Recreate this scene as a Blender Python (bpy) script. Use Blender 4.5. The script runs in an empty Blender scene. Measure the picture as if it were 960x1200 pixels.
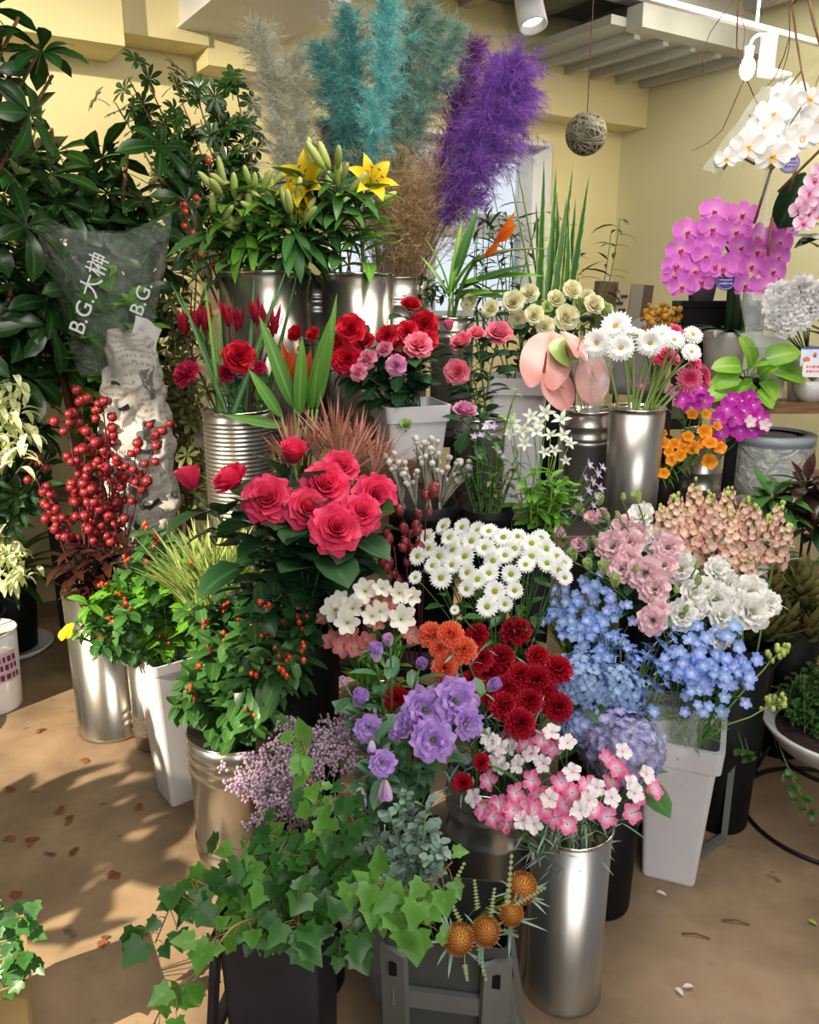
import bpy, math, random, bmesh
from mathutils import Vector, Matrix, Quaternion, noise
V = Vector
PI = math.pi
sc = bpy.context.scene
C = sc.collection
rng = random.Random(7)
R = lambda a, b: rng.uniform(a, b)
# ------------------------------------------------------------------ camera
F, PITCH, H = 960.0, math.radians(15.5), 1.45
cp, sp = math.cos(PITCH), math.sin(PITCH)
CAM = V((0, 0, H))
FWD, UPV, RGT = V((0, cp, -sp)), V((0, sp, cp)), V((1, 0, 0))
def ray(px, py): return FWD + RGT * ((px - 480) / F) + UPV * ((600 - py) / F)
def P(px, py, Y):                      # point seen at photo pixel (px,py) at ground distance Y
    d = ray(px, py); return CAM + d * (Y / d.y)
def PZ(px, py, z):                     # point seen at photo pixel at height z
    d = ray(px, py); return CAM + d * ((z - H) / d.z)
def dep(p): return (p - CAM).dot(FWD)
def pxm(n, p): return n * dep(p) / F   # n photo pixels in metres at p
def proj(p):
    q = p - CAM; z = q.dot(FWD); return 480 + F * q.x / z, 600 - F * q.dot(UPV) / z
cd = bpy.data.cameras.new('camera'); cam = bpy.data.objects.new('camera', cd); C.objects.link(cam)
cam.location = CAM; cam.rotation_euler = (PI / 2 - PITCH, 0, 0)
cd.sensor_fit = 'VERTICAL'; cd.sensor_height = 24; cd.lens = 24 * F / 1200; cd.clip_start = .02
sc.camera = cam
# ------------------------------------------------------------------ materials
def hx(s):
    s = s.lstrip('#'); o = []
    for i in (0, 2, 4):
        c = int(s[i:i + 2], 16) / 255; o.append(c / 12.92 if c <= .04045 else ((c + .055) / 1.055) ** 2.4)
    return (*o, 1)
MATS = {}
def newmat(n):
    m = bpy.data.materials.new(n); m.use_nodes = True; m.node_tree.nodes.clear(); MATS[n] = m
    return m, m.node_tree.nodes, m.node_tree.links
def ramp(N, stops):
    r = N.new('ShaderNodeValToRGB'); e = r.color_ramp.elements
    while len(e) < len(stops): e.new(.5)
    for k, (p, c) in zip(e, stops): k.position = p; k.color = hx(c) if isinstance(c, str) else c
    return r
def mat(n, c, c2=None, rough=.5, metal=0, scale=8, bump=0, coat=0, emit=0, spec=.5, lo=.35, hi=.65, stretch=None, detail=4):
    m, N, L = newmat(n)
    o = N.new('ShaderNodeOutputMaterial'); b = N.new('ShaderNodeBsdfPrincipled'); L.new(b.outputs[0], o.inputs[0])
    b.inputs['Roughness'].default_value = rough; b.inputs['Metallic'].default_value = metal
    b.inputs['Specular IOR Level'].default_value = spec; b.inputs['Coat Weight'].default_value = coat
    tc = N.new('ShaderNodeTexCoord'); nz = N.new('ShaderNodeTexNoise'); nz.inputs['Scale'].default_value = scale; nz.inputs['Detail'].default_value = detail
    src = tc.outputs['Object']
    if stretch:
        mp = N.new('ShaderNodeMapping'); mp.inputs['Scale'].default_value = stretch; L.new(src, mp.inputs[0]); src = mp.outputs[0]
    L.new(src, nz.inputs['Vector'])
    r = ramp(N, [(lo, c), (hi, c2 or c)]); L.new(nz.outputs['Fac'], r.inputs[0]); L.new(r.outputs[0], b.inputs['Base Color'])
    if bump:
        bp = N.new('ShaderNodeBump'); bp.inputs['Strength'].default_value = bump; bp.inputs['Distance'].default_value = .01
        L.new(nz.outputs['Fac'], bp.inputs['Height']); L.new(bp.outputs[0], b.inputs['Normal'])
    if emit: b.inputs['Emission Color'].default_value = hx(c); b.inputs['Emission Strength'].default_value = emit
    return m
def soft(n, stops, rough=.5, tr=.3, vary=.12, spec=.25, axis=1, veins=0, nscale=30, hue=.0):
    """petal / leaf: colour runs along the petal's own UV, each object a little different, some light passes through"""
    m, N, L = newmat(n)
    o = N.new('ShaderNodeOutputMaterial'); b = N.new('ShaderNodeBsdfPrincipled')
    b.inputs['Roughness'].default_value = rough; b.inputs['Specular IOR Level'].default_value = spec
    uv = N.new('ShaderNodeUVMap'); sx = N.new('ShaderNodeSeparateXYZ'); L.new(uv.outputs[0], sx.inputs[0])
    tc = N.new('ShaderNodeTexCoord'); nz = N.new('ShaderNodeTexNoise'); nz.inputs['Scale'].default_value = nscale; L.new(tc.outputs['Object'], nz.inputs['Vector'])
    ad = N.new('ShaderNodeMath'); ad.operation = 'MULTIPLY_ADD'; L.new(nz.outputs['Fac'], ad.inputs[0]); ad.inputs[1].default_value = .5
    sb = N.new('ShaderNodeMath'); sb.operation = 'SUBTRACT'; L.new(sx.outputs[axis], sb.inputs[0]); sb.inputs[1].default_value = .25
    L.new(sb.outputs[0], ad.inputs[2])
    r = ramp(N, stops); L.new(ad.outputs[0], r.inputs[0])
    hs = N.new('ShaderNodeHueSaturation'); L.new(r.outputs[0], hs.inputs['Color'])
    oi = N.new('ShaderNodeObjectInfo'); mr = N.new('ShaderNodeMapRange'); L.new(oi.outputs['Random'], mr.inputs[0])
    mr.inputs[3].default_value = 1 - vary; mr.inputs[4].default_value = 1 + vary; L.new(mr.outputs[0], hs.inputs['Value'])
    if hue:
        m2 = N.new('ShaderNodeMapRange'); L.new(oi.outputs['Random'], m2.inputs[0]); m2.inputs[3].default_value = .5 - hue; m2.inputs[4].default_value = .5 + hue; L.new(m2.outputs[0], hs.inputs['Hue'])
    col = hs.outputs[0]
    if veins:
        mx = N.new('ShaderNodeMixRGB'); mx.blend_type = 'MIX'; mx.inputs[2].default_value = hx(veins)
        a = N.new('ShaderNodeMath'); a.operation = 'SUBTRACT'; L.new(sx.outputs[0], a.inputs[0]); a.inputs[1].default_value = .5
        a2 = N.new('ShaderNodeMath'); a2.operation = 'ABSOLUTE'; L.new(a.outputs[0], a2.inputs[0])
        a3 = N.new('ShaderNodeMapRange'); L.new(a2.outputs[0], a3.inputs[0]); a3.inputs[1].default_value = 0; a3.inputs[2].default_value = .1; a3.inputs[3].default_value = .6; a3.inputs[4].default_value = 0
        L.new(a3.outputs[0], mx.inputs[0]); L.new(col, mx.inputs[1]); col = mx.outputs[0]
    L.new(col, b.inputs['Base Color'])
    if tr:
        t = N.new('ShaderNodeBsdfTranslucent'); L.new(col, t.inputs[0]); x = N.new('ShaderNodeMixShader'); x.inputs[0].default_value = tr
        L.new(b.outputs[0], x.inputs[1]); L.new(t.outputs[0], x.inputs[2]); L.new(x.outputs[0], o.inputs[0])
    else: L.new(b.outputs[0], o.inputs[0])
    return m
def film(n, clear=.82, tint='#ffffff', white=.25, scale=6):
    """crinkled clear plastic: mostly transparent, glossy, with whitish creases"""
    m, N, L = newmat(n)
    o = N.new('ShaderNodeOutputMaterial'); t = N.new('ShaderNodeBsdfTransparent'); g = N.new('ShaderNodeBsdfPrincipled')
    g.inputs['Base Color'].default_value = hx(tint); g.inputs['Roughness'].default_value = .12; g.inputs['Specular IOR Level'].default_value = .8
    tc = N.new('ShaderNodeTexCoord'); nz = N.new('ShaderNodeTexNoise'); nz.inputs['Scale'].default_value = scale; nz.inputs['Detail'].default_value = 5; nz.inputs['Distortion'].default_value = 1.5
    L.new(tc.outputs['Object'], nz.inputs['Vector'])
    r = N.new('ShaderNodeMapRange'); L.new(nz.outputs['Fac'], r.inputs[0]); r.inputs[1].default_value = .45; r.inputs[2].default_value = .75
    r.inputs[3].default_value = 1 - clear; r.inputs[4].default_value = 1 - clear + white
    bp = N.new('ShaderNodeBump'); bp.inputs['Strength'].default_value = .8; bp.inputs['Distance'].default_value = .02; L.new(nz.outputs['Fac'], bp.inputs['Height']); L.new(bp.outputs[0], g.inputs['Normal'])
    x = N.new('ShaderNodeMixShader'); L.new(r.outputs[0], x.inputs[0]); L.new(t.outputs[0], x.inputs[1]); L.new(g.outputs[0], x.inputs[2]); L.new(x.outputs[0], o.inputs[0])
    return m
# ------------------------------------------------------------------ mesh builder
class MB:
    def __init__(s): s.v = []; s.f = []; s.uv = []; s.mi = []
    def add(s, p, uv=(.5, .5)): s.v.append(tuple(p)); s.uv.append(uv); return len(s.v) - 1
    def face(s, ix, m=0): s.f.append(tuple(ix)); s.mi.append(m)
    def grid(s, fn, nu, nv, m=0):
        b = len(s.v)
        for j in range(nv + 1):
            for i in range(nu + 1):
                u, v = i / nu, j / nv; s.add(fn(u, v), (u, v))
        for j in range(nv):
            for i in range(nu):
                a = b + j * (nu + 1) + i; s.face((a, a + 1, a + nu + 2, a + nu + 1), m)
    def tube(s, pts, r0, r1=None, seg=6, m=0, cap=True):
        r1 = r0 if r1 is None else r1; n = len(pts); b = len(s.v); up = V((0, 0, 1)); a = None
        for k, p in enumerate(pts):
            d = (pts[min(k + 1, n - 1)] - pts[max(k - 1, 0)])
            if d.length < 1e-9: d = V((0, 0, 1))
            d.normalize()
            if a is None: a = d.orthogonal().normalized()
            else: a = (a - d * a.dot(d)); a = a.normalized() if a.length > 1e-6 else d.orthogonal().normalized()
            c = d.cross(a); t = k / max(1, n - 1); r = r0 + (r1 - r0) * t
            for i in range(seg):
                q = 2 * PI * i / seg; s.add(p + a * (math.cos(q) * r) + c * (math.sin(q) * r), (i / seg, t))
        for k in range(n - 1):
            for i in range(seg):
                j = (i + 1) % seg; s.face((b + k * seg + i, b + k * seg + j, b + (k + 1) * seg + j, b + (k + 1) * seg + i), m)
        if cap:
            s.face([b + i for i in range(seg)][::-1], m); s.face([b + (n - 1) * seg + i for i in range(seg)], m)
    def lathe(s, prof, seg=32, m=0, c=(0, 0, 0), sx=1, sy=1, rot=0):
        b = len(s.v); n = len(prof); c = V(c)
        for k, (r, z) in enumerate(prof):
            for i in range(seg):
                q = 2 * PI * i / seg + rot; s.add(c + V((math.cos(q) * r * sx, math.sin(q) * r * sy, z)), (i / seg, k / max(1, n - 1)))
        for k in range(n - 1):
            for i in range(seg):
                j = (i + 1) % seg; s.face((b + k * seg + i, b + k * seg + j, b + (k + 1) * seg + j, b + (k + 1) * seg + i), m)
        if prof[0][0] > 1e-4 and prof[0][0] < 9: s.face([b + i for i in range(seg)][::-1], m)
    def loft(s, secs, m=0, close_first=True, rr=.12, c=(0, 0, 0), rot=0, n=3):
        """rounded rectangles (z, halfwidth, halfdepth) joined"""
        c = V(c); rm = Matrix.Rotation(rot, 3, 'Z'); b = len(s.v); seg = 4 * (n + 1)
        for k, (z, a, d) in enumerate(secs):
            r = min(a, d) * rr
            for q in range(4):
                cx, cy = (a - r) * (1, -1, -1, 1)[q], (d - r) * (1, 1, -1, -1)[q]
                for i in range(n + 1):
                    t = PI / 2 * q + PI / 2 * i / n; s.add(c + rm @ V((cx + r * math.cos(t), cy + r * math.sin(t), z)), ((q * (n + 1) + i) / seg, k / len(secs)))
        for k in range(len(secs) - 1):
            for i in range(seg):
                j = (i + 1) % seg; s.face((b + k * seg + i, b + k * seg + j, b + (k + 1) * seg + j, b + (k + 1) * seg + i), m)
        if close_first: s.face([b + i for i in range(seg)][::-1], m)
    def box(s, c, d, rot=None, m=0):
        c = V(c); b = len(s.v)
        for x in (-1, 1):
            for y in (-1, 1):
                for z in (-1, 1):
                    p = V((x * d[0] / 2, y * d[1] / 2, z * d[2] / 2)); s.add(c + (rot @ p if rot else p), ((x + 1) / 2, (z + 1) / 2))
        for q in ((0, 1, 3, 2), (4, 6, 7, 5), (0, 4, 5, 1), (2, 3, 7, 6), (0, 2, 6, 4), (1, 5, 7, 3)): s.face([b + i for i in q], m)
    def bar(s, a, b, w, t, m=0):
        a, b = V(a), V(b); d = b - a; q = d.to_track_quat('Z', 'Y').to_matrix(); s.box((a + b) / 2, (w, t, d.length), q, m)
    def ball(s, c, r, seg=10, rings=6, m=0, sq=(1, 1, 1), rot=None):
        c = V(c); b = len(s.v)
        for k in range(rings + 1):
            th = PI * k / rings
            for i in range(seg):
                q = 2 * PI * i / seg; p = V((math.sin(th) * math.cos(q) * r * sq[0], math.sin(th) * math.sin(q) * r * sq[1], math.cos(th) * r * sq[2]))
                s.add(c + (rot @ p if rot else p), (i / seg, 1 - k / rings))
        for k in range(rings):
            for i in range(seg):
                j = (i + 1) % seg; s.face((b + k * seg + i, b + (k + 1) * seg + i, b + (k + 1) * seg + j, b + k * seg + j), m)
    def put(s, o, M):                       # copy of another MB through a matrix
        b = len(s.v)
        for p, uv in zip(o.v, o.uv): s.add(M @ V(p), uv)
        for f, m in zip(o.f, o.mi): s.face([b + i for i in f], m)
    def mesh(s, name, mats, smooth=True):
        me = bpy.data.meshes.new(name); me.from_pydata(s.v, [], s.f)
        uv = me.uv_layers.new(name='UVMap'); li = [0] * len(me.loops); me.loops.foreach_get('vertex_index', li)
        uv.data.foreach_set('uv', [c for i in li for c in s.uv[i]])
        if not isinstance(mats, (list, tuple)): mats = [mats]
        for m in mats: me.materials.append(m)
        me.polygons.foreach_set('material_index', s.mi)
        me.polygons.foreach_set('use_smooth', [smooth] * len(s.f)); me.update(); return me
    def build(s, name, mats, parent=None, smooth=True, M=None):
        return ob(name, s.mesh(name, mats, smooth), parent, M)
def ob(name, me, parent=None, M=None):
    o = bpy.data.objects.new(name, me); C.objects.link(o)
    if parent: o.parent = parent
    if M is not None: o.matrix_local = M
    return o
def tag(o, label, cat, group=None, kind=None):
    o['label'] = label; o['category'] = cat
    if group: o['group'] = group
    if kind: o['kind'] = kind
    return o
def thing(name, label, cat, loc, group=None, kind=None, rz=0):
    o = bpy.data.objects.new(name, None); C.objects.link(o); o.location = loc; o.rotation_euler = (0, 0, rz); o.empty_display_size = .05
    return tag(o, label, cat, group, kind)
def structure(name, mb, m, smooth=False):
    o = mb.build(name, m, None, smooth); o['kind'] = 'structure'; return o
def bez(a, b, c, n=8): return [a * (1 - t) ** 2 + b * (2 * t * (1 - t)) + c * t * t for t in (i / n for i in range(n + 1))]
def rot_to(n, spin=0): return n.normalized().to_track_quat('Z', 'Y').to_matrix().to_4x4() @ Matrix.Rotation(spin, 4, 'Z')
def xf(loc, n, size, spin=0): return Matrix.Translation(loc) @ rot_to(n, spin) @ Matrix.Scale(size, 4)
def jit(a): return V((R(-a, a), R(-a, a), R(-a, a)))
def smoothbar(v): return v * v * (3 - 2 * v)
# ------------------------------------------------------------------ leaves
SH = {
 'lance': lambda v: math.sin(PI * min(1, v ** .75)) ** .8 if 0 < v < 1 else 0.02,
 'oval': lambda v: max(.03, math.sqrt(max(0, 1 - (2 * v - 1) ** 2))) * (1 - .25 * v),
 'obov': lambda v: max(.04, math.sin(PI * v ** 1.5) ** .8) if 0 < v < 1 else .03,
 'strap': lambda v: max(.02, min(1, .45 + v * 4) * (1 - v ** 3)),
 'heart': lambda v: max(.02, (1 - v) ** .62 * (1 + 1.2 * v)) * min(1, .55 + v * 4) if v < 1 else .01,
 'blade': lambda v: max(.03, 1 - v),
 'round': lambda v: max(.1, math.sqrt(max(0, 1 - (2 * v - 1) ** 2))),
}
def leaf(mb, p, d, up, L, W, bend=0, fold=.25, shape='lance', nv=5, m=0, twist=0):
    p = V(p); d = V(d).normalized(); s = d.cross(up)
    if s.length < 1e-4: s = d.orthogonal()
    s.normalize(); n = s.cross(d)
    if twist: q = Quaternion(d, twist); s = q @ s; n = q @ n
    f = SH[shape]; b = len(mb.v)
    for j in range(nv + 1):
        v = j / nv; w = W * .5 * f(v)
        mb.add(p - s * w + n * (fold * w), (0, v)); mb.add(p, (.5, v)); mb.add(p + s * w + n * (fold * w), (1, v))
        a = bend / nv; d, n = d * math.cos(a) - n * math.sin(a), n * math.cos(a) + d * math.sin(a); p = p + d * (L / nv)
    for j in range(nv):
        for i in (0, 1): a = b + 3 * j + i; mb.face((a, a + 1, a + 4, a + 3), m)
IVY = [(0, -.02), (.2, -.14), (.5, -.04), (.41, .16), (.52, .42), (.34, .5), (.19, .74), (0, 1.0)]
def ivyleaf(mb, p, d, up, L, m=0):
    d = V(d).normalized(); s = d.cross(up); s = s.normalized() if s.length > 1e-4 else d.orthogonal().normalized(); n = s.cross(d); p = V(p)
    cu = R(-.15, .25)
    def q(x, y): return p + s * (x * L) + d * (y * L) - n * (L * (cu * y * y - .25 * abs(x)) * 1.0)
    k = R(.85, 1.15); sk = R(-.06, .06)
    pts = [(x * k, y) for x, y in IVY] + [(-x * k, y) for x, y in IVY[-2:0:-1]]
    c0 = mb.add(q(0, .3) , (.5, .4)); ix = [mb.add(q(x + sk * y, y), (.5 + x, .9)) for x, y in pts]
    for i in range(len(ix)): mb.face((c0, ix[i], ix[(i + 1) % len(ix)]), m)
def along(pts, t):
    n = len(pts) - 1; x = min(max(t, 0), .9999) * n; i = int(x); d = pts[i + 1] - pts[i]
    return pts[i] + d * (x - i), d.normalized()
def foliage(mb, pts, n, L, W, t0=.3, t1=.95, shape='lance', droop=.5, spread=1.0, kind='alt', m=0, nv=4, petiole=0, fold=.25):
    ph = R(0, 6)
    for k in range(n):
        t = t0 + (t1 - t0) * (k + R(-.3, .3)) / max(1, n - 1) if n > 1 else t0
        p, d = along(pts, t); a = d.orthogonal().normalized(); c = d.cross(a); ph += 2.4 if kind == 'alt' else PI + (PI / 2 if k % 2 == 0 else 0)
        o = a * math.cos(ph) + c * math.sin(ph); ld = (o * spread + d * R(.2, .7) + V((0, 0, R(-.1, .25)))).normalized(); k2 = R(.7, 1.15)
        if petiole: mb.tube([p, p + ld * petiole], .0012, seg=3, m=m); p = p + ld * petiole
        leaf(mb, p, ld, V((0, 0, 1)) + jit(.3), L * k2, W * k2, droop * R(.4, 1.5), fold, shape, nv, m)
# ------------------------------------------------------------------ petals and blooms (unit diameter, facing +Z)
def petal(mb, az, r0, z0, tilt, curl, L, W, rho=9, lip=0, ruf=0, rfq=5, shape='fan', nu=4, nv=5, m=0, jag=0, notch=0, lipat=.7):
    """a petal springing at azimuth az: tilt from the axis (0 = along +Z), bending out by curl, cupped round a radius rho"""
    e = V((math.cos(az), math.sin(az), 0)); t = V((-math.sin(az), math.cos(az), 0)); z = V((0, 0, 1)); ph = R(0, 6)
    cen = []; p = e * r0 + z * z0; N2 = nv * 2
    for k in range(N2 + 1):
        v = k / N2; a = tilt + curl * v + (lip * ((v - lipat) / (1 - lipat)) if v > lipat else 0)
        d = e * math.sin(a) + z * math.cos(a); n = -e * math.cos(a) + z * math.sin(a)
        if k % 2 == 0: cen.append((p, d, n))
        p = p + d * (L / N2)
    wf = {'fan': lambda v: .28 + .72 * math.sin(min(1, v * 1.25) * PI / 2) if v < .8 else math.sqrt(max(.0, 1 - ((v - .8) / .2) ** 2 * .55)),
          'tear': lambda v: max(.04, math.sin(PI * v ** .8)) if v < 1 else .04, 'obov': lambda v: max(.1, math.sin(PI * min(v, .97) ** 1.7) ** .6 if v > 0 else .1),
          'round': lambda v: max(.15, math.sqrt(max(0, 1 - (2 * v * .96 - .96) ** 2))), 'strap': lambda v: (.55 + .45 * min(1, v * 3)) * (1 if v < .8 else math.sqrt(max(.03, 1 - ((v - .8) / .2) ** 2)))}[shape]
    b = len(mb.v)
    for j, (p, d, n) in enumerate(cen):
        v = j / nv
        for i in range(nu + 1):
            u = 2 * i / nu - 1; s = u * W * wf(v); q = p + t * (rho * math.sin(max(-1.5, min(1.5, s / rho)))) + n * (rho * (1 - math.cos(max(-1.5, min(1.5, s / rho)))))
            if ruf: q = q + n * (ruf * math.sin(rfq * u + ph) * v * v)
            if jag and j == nv: q = q + d * (jag * (1 if i % 2 else -1))
            if notch and j == nv: q = q - d * (notch * (1 - abs(u)))
            mb.add(q, (i / nu, v))
    for j in range(nv):
        for i in range(nu): a = b + j * (nu + 1) + i; mb.face((a, a + 1, a + nu + 2, a + nu + 1), m)
rad = math.radians
def rose_mb(openness=1.0, outer=True):
    mb = MB(); o = openness
    mb.ball((0, 0, .2), .05, 8, 5, 0, (1, 1, 4))
    lay = [(3, .012, 1, -5, .47, .11, .045, 18), (3, .022, 3, -4, .48, .16, .075, 24), (4, .03, 6, -2, .48, .20, .11, 30), (4, .04, 11, 1, .48, .23, .15, 36), (5, .05, 18, 4, .48, .25, .2, 44), (5, .055, 28, 10, .48, .27, .26, 50), (5, .06, 42, 20, .48, .29, .36, 55)]
    if outer: lay.append((5, .06, 62, 28, .47, .29, .55, 55))
    for k, (n, r0, ti, cu, L, W, rho, lip) in enumerate(lay):
        a0 = R(0, 6)
        for i in range(n):
            petal(mb, a0 + 2 * PI * i / n + R(-.15, .15), r0, .0 if k else .02, rad(ti * o * R(.9, 1.1)), rad(cu * o), L * R(.95, 1.05), W, rho, rad(lip * o * R(.7, 1.2)), .006, 3, 'fan', 6, 6)
    return mb
def carn_mb(n=46):
    mb = MB()
    for i in range(n):
        t = (i + .5) / n; petal(mb, i * 2.39996, .03, .05, rad(3 + 95 * t ** .85), rad(12), .47 - .08 * (1 - t), .13, .5, rad(R(-10, 30)), .06, R(5, 8), 'fan', 6, 3, jag=.025)
    mb.lathe([(.03, -.25), (.09, -.2), (.1, .05), (.08, .15)], 8, 1)
    return mb
def lisi_mb(open=1.0, double=True, ruf=.05):
    mb = MB(); lay = [(5, 14, 6, .44, .24), (5, 30, 18, .48, .27), (5, 50, 24, .5, .29)] if double else [(5, 8, 5, .62, .25), (4, 20, 14, .62, .25)]
    for n, ti, cu, L, W in lay:
        a0 = R(0, 6)
        for i in range(n): petal(mb, a0 + 2 * PI * i / n + R(-.15, .15), .03, 0, rad(ti * open), rad(cu * open), L, W, .32, rad(R(15, 50) * open), ruf, 6, 'fan', 7, 6)
    mb.ball((0, 0, .13), .05, 8, 5, 1, (1, 1, 2.2))
    for i in range(5): leaf(mb, (.03 * math.cos(i * 1.26), .03 * math.sin(i * 1.26), -.03), (math.cos(i * 1.26), math.sin(i * 1.26), .6), V((0, 0, 1)), .28, .05, -.3, 0, 'blade', 3, 1)
    return mb
def bud_mb():
    mb = MB()
    for i in range(5): petal(mb, i * 1.257, .02, 0, rad(26), rad(-42), 1.0, .3, .27, 0, .0, 4, 'tear', 4, 6)
    for i in range(5): leaf(mb, (.05 * math.cos(i * 1.26), .05 * math.sin(i * 1.26), -.02), (math.cos(i * 1.26) * .5, math.sin(i * 1.26) * .5, 1), V((0, 0, 1)), .5, .1, 0, 0, 'blade', 3, 1)
    return mb
def daisy_mb(n=22, rows=2, L=.42, W=.055, droop=8, inner=.09):
    mb = MB()
    for k in range(rows):
        for i in range(n): petal(mb, 2 * PI * (i + .5 * k) / n + R(-.05, .05), inner * (1 - .25 * k), .02 * k, rad(84 - 10 * k + R(-5, 5)), rad(R(-4, droop)), L * (1 - .12 * k) * R(.93, 1.05), W, .25, 0, 0, 4, 'strap', 2, 4)
    mb.lathe([(.02, -.12), (.1, -.07), (.14, .0)], 8, 1)
    return mb
def disc_mb(r=.13, z=.03, bumps=40):
    mb = MB(); mb.ball((0, 0, z), r, 12, 6, 0, (1, 1, .4))
    for i in range(bumps):
        q = r * .95 * math.sqrt((i + .5) / bumps); a = i * 2.4; mb.ball((q * math.cos(a), q * math.sin(a), z + .4 * math.sqrt(max(0, r * r - q * q))), r * .11, 4, 3)
    return mb
def flat_mb(n=5, W=.2, L=.45, tilt=78, curl=10, shape='obov', r0=.03, jag=0, notch=0, tube=.25, eye=.03, ruf=.01):
    mb = MB()
    for i in range(n): petal(mb, 2 * PI * i / n + R(-.1, .1), r0, 0, rad(tilt + R(-8, 8)), rad(curl), L * R(.93, 1.05), W, .5, 0, ruf, 4, shape, 4, 4, jag=jag, notch=notch)
    if tube: mb.lathe([(.02, -tube), (.06, -tube * .5), (.045, 0)], 6, 1)
    if eye: mb.ball((0, 0, .01), eye, 6, 4, 1)
    return mb
def moth_mb():                       # phalaenopsis: three sepals, two broad petals, a lip
    mb = MB()
    for a in (90, 215, 325): petal(mb, rad(a), .02, 0, rad(84), rad(8), .46, .17, .5, 0, 0, 4, 'round', 4, 5)
    for a in (12, 168): petal(mb, rad(a), .03, .02, rad(80), rad(10), .5, .29, .6, 0, .012, 3, 'obov', 5, 5)
    petal(mb, rad(270), .02, .03, rad(50), rad(20), .2, .075, .1, rad(30), 0, 4, 'round', 4, 4, m=1)
    for a in (200, 340): petal(mb, rad(a), .02, .03, rad(35), rad(-20), .13, .05, .1, 0, 0, 4, 'round', 3, 3, m=1)
    mb.ball((0, 0, .06), .04, 6, 4, 2)
    return mb
def lily_mb():
    mb = MB()
    for k, (W, a0) in enumerate(((.19, 0), (.145, PI / 3))):
        for i in range(3): petal(mb, a0 + 2.094 * i, .03, 0, rad(22), rad(50), .72, W, .3, rad(40), .012, 3, 'tear', 4, 8, lipat=.6)
    for i in range(6):
        a = i * 1.047; b = V((.16 * math.cos(a), .16 * math.sin(a), .5)); mb.tube(bez(V((0, 0, .05)), V((0, 0, .3)), b, 4), .008, seg=4, m=1); mb.ball(b, .035, 6, 4, 2, (.5, 1.3, .5))
    return mb
M4 = Matrix
# ------------------------------------------------------------------ palette
STEEL = mat('brushed_steel', '#aaa69f', '#c2beb6', .33, .93, 3, .02, stretch=(6, 6, .4))
STEEL2 = mat('polished_steel', '#a8a298', '#bcb6ac', .24, .94, 5, .03, stretch=(4, 4, .6))
RIMM = mat('bright_steel_rim', '#d8d6d0', '#e6e4de', .15, 1)
BLACKP = mat('black_plastic', '#070708', '#0d0d0f', .6, 0, 12, .05, spec=.25)
BLACKP2 = mat('charcoal_plastic', '#26262a', '#303035', .5, 0, 10, .08)
GREYP2 = mat('grey_panel_plastic', '#3e403d', '#484a46', .55, 0, 6, .05); GREYP = mat('grey_plastic', '#62645f', '#6e706b', .5, 0, 6, .05)
WHITEP = mat('white_plastic', '#d2d0d2', '#dedcde', .4, 0, 4)
WHITEC = mat('white_ceramic', '#d9d7d4', '#e4e2df', .3, 0, 4, coat=.2)
SOIL = mat('potting_soil', '#1c1410', '#3a2a20', .95, 0, 60, .8)
WOOD = mat('shelf_wood', '#6b4c30', '#9a7650', .6, 0, 5, .15, stretch=(1, 12, 12))
DARKW = mat('dark_stand_wood', '#1d1712', '#2c241c', .7, 0, 5, .1, stretch=(1, 10, 10))
BROWNBOX = mat('brown_crate_board', '#5a4228', '#70543a', .8, 0, 6)
BLKMETAL = mat('black_wire', '#17171a', '#222226', .4, .6)
CLEAR = film('clear_film', .93, '#ffffff', .16, 9); CLEAR2 = film('milky_film', .8, '#e8eef0', .3, 9); CLEARG = film('glass_clear', .8, '#cfd8d4', .1, 2)
STEMG = mat('stem_green', '#3c6a2a', '#54843a', .5, 0, 20)
STEMD = mat('stem_dark_green', '#26421e', '#35562a', .5, 0, 20)
STEML = mat('stem_light_green', '#7d9c4c', '#93ae5e', .5, 0, 20)
TWIG = mat('brown_twig', '#5a3c26', '#7a5638', .7, 0, 20)
REDTWIG = mat('dark_red_twig', '#3c1414', '#5a2220', .6, 0, 20)
VINEB = mat('tan_vine', '#8a6a40', '#a88a58', .6, 0, 20)
LF = soft('leaf_mid_green', [(0, '#2f5a24'), (1, '#48783a')], .38, .22, .25, .5, veins='#6b9450')
LFD = soft('leaf_deep_green', [(0, '#173618'), (1, '#2a5028')], .35, .15, .25, .5, veins='#416a3a')
LFROSE = soft('leaf_rose_green', [(0, '#1e4424'), (1, '#2f5a34')], .35, .18, .25, .5, veins='#4a7448')
LFB = soft('leaf_bright_green', [(0, '#4d8a24'), (1, '#77b23c')], .4, .3, .2, .4, veins='#a4cc6a')
LFL = soft('leaf_lime_green', [(0, '#6aa528'), (1, '#9fd04a')], .35, .3, .15, .5, veins='#c4e283')
LFT = soft('leaf_tree_green', [(0, '#14300f'), (1, '#2a5222')], .3, .25, .35, .6, veins='#4d7a3e')
LFTY = soft('leaf_tree_young_green', [(0, '#35642a'), (1, '#5c8c3e')], .32, .3, .25, .6, veins='#7ea65c')
LFIVY = soft('leaf_ivy', [(0, '#7ea258'), (.4, '#305e26'), (1, '#3e702e')], .4, .22, .2, .45)
LFIVYY = soft('leaf_ivy_young', [(0, '#a0c068'), (.5, '#568c32'), (1, '#689c40')], .4, .28, .2, .45)
LFGG = soft('leaf_greyish_green', [(0, '#3f6848'), (1, '#5c8660')], .45, .2, .2, .4, veins='#7ea07c')
LFEUC = soft('leaf_eucalyptus', [(0, '#7f9c8c'), (1, '#9db6a6')], .6, .15, .15, .2)
LFBR = soft('leaf_bronze', [(0, '#1c100e'), (1, '#44261c')], .22, .15, .3, .6)
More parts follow.
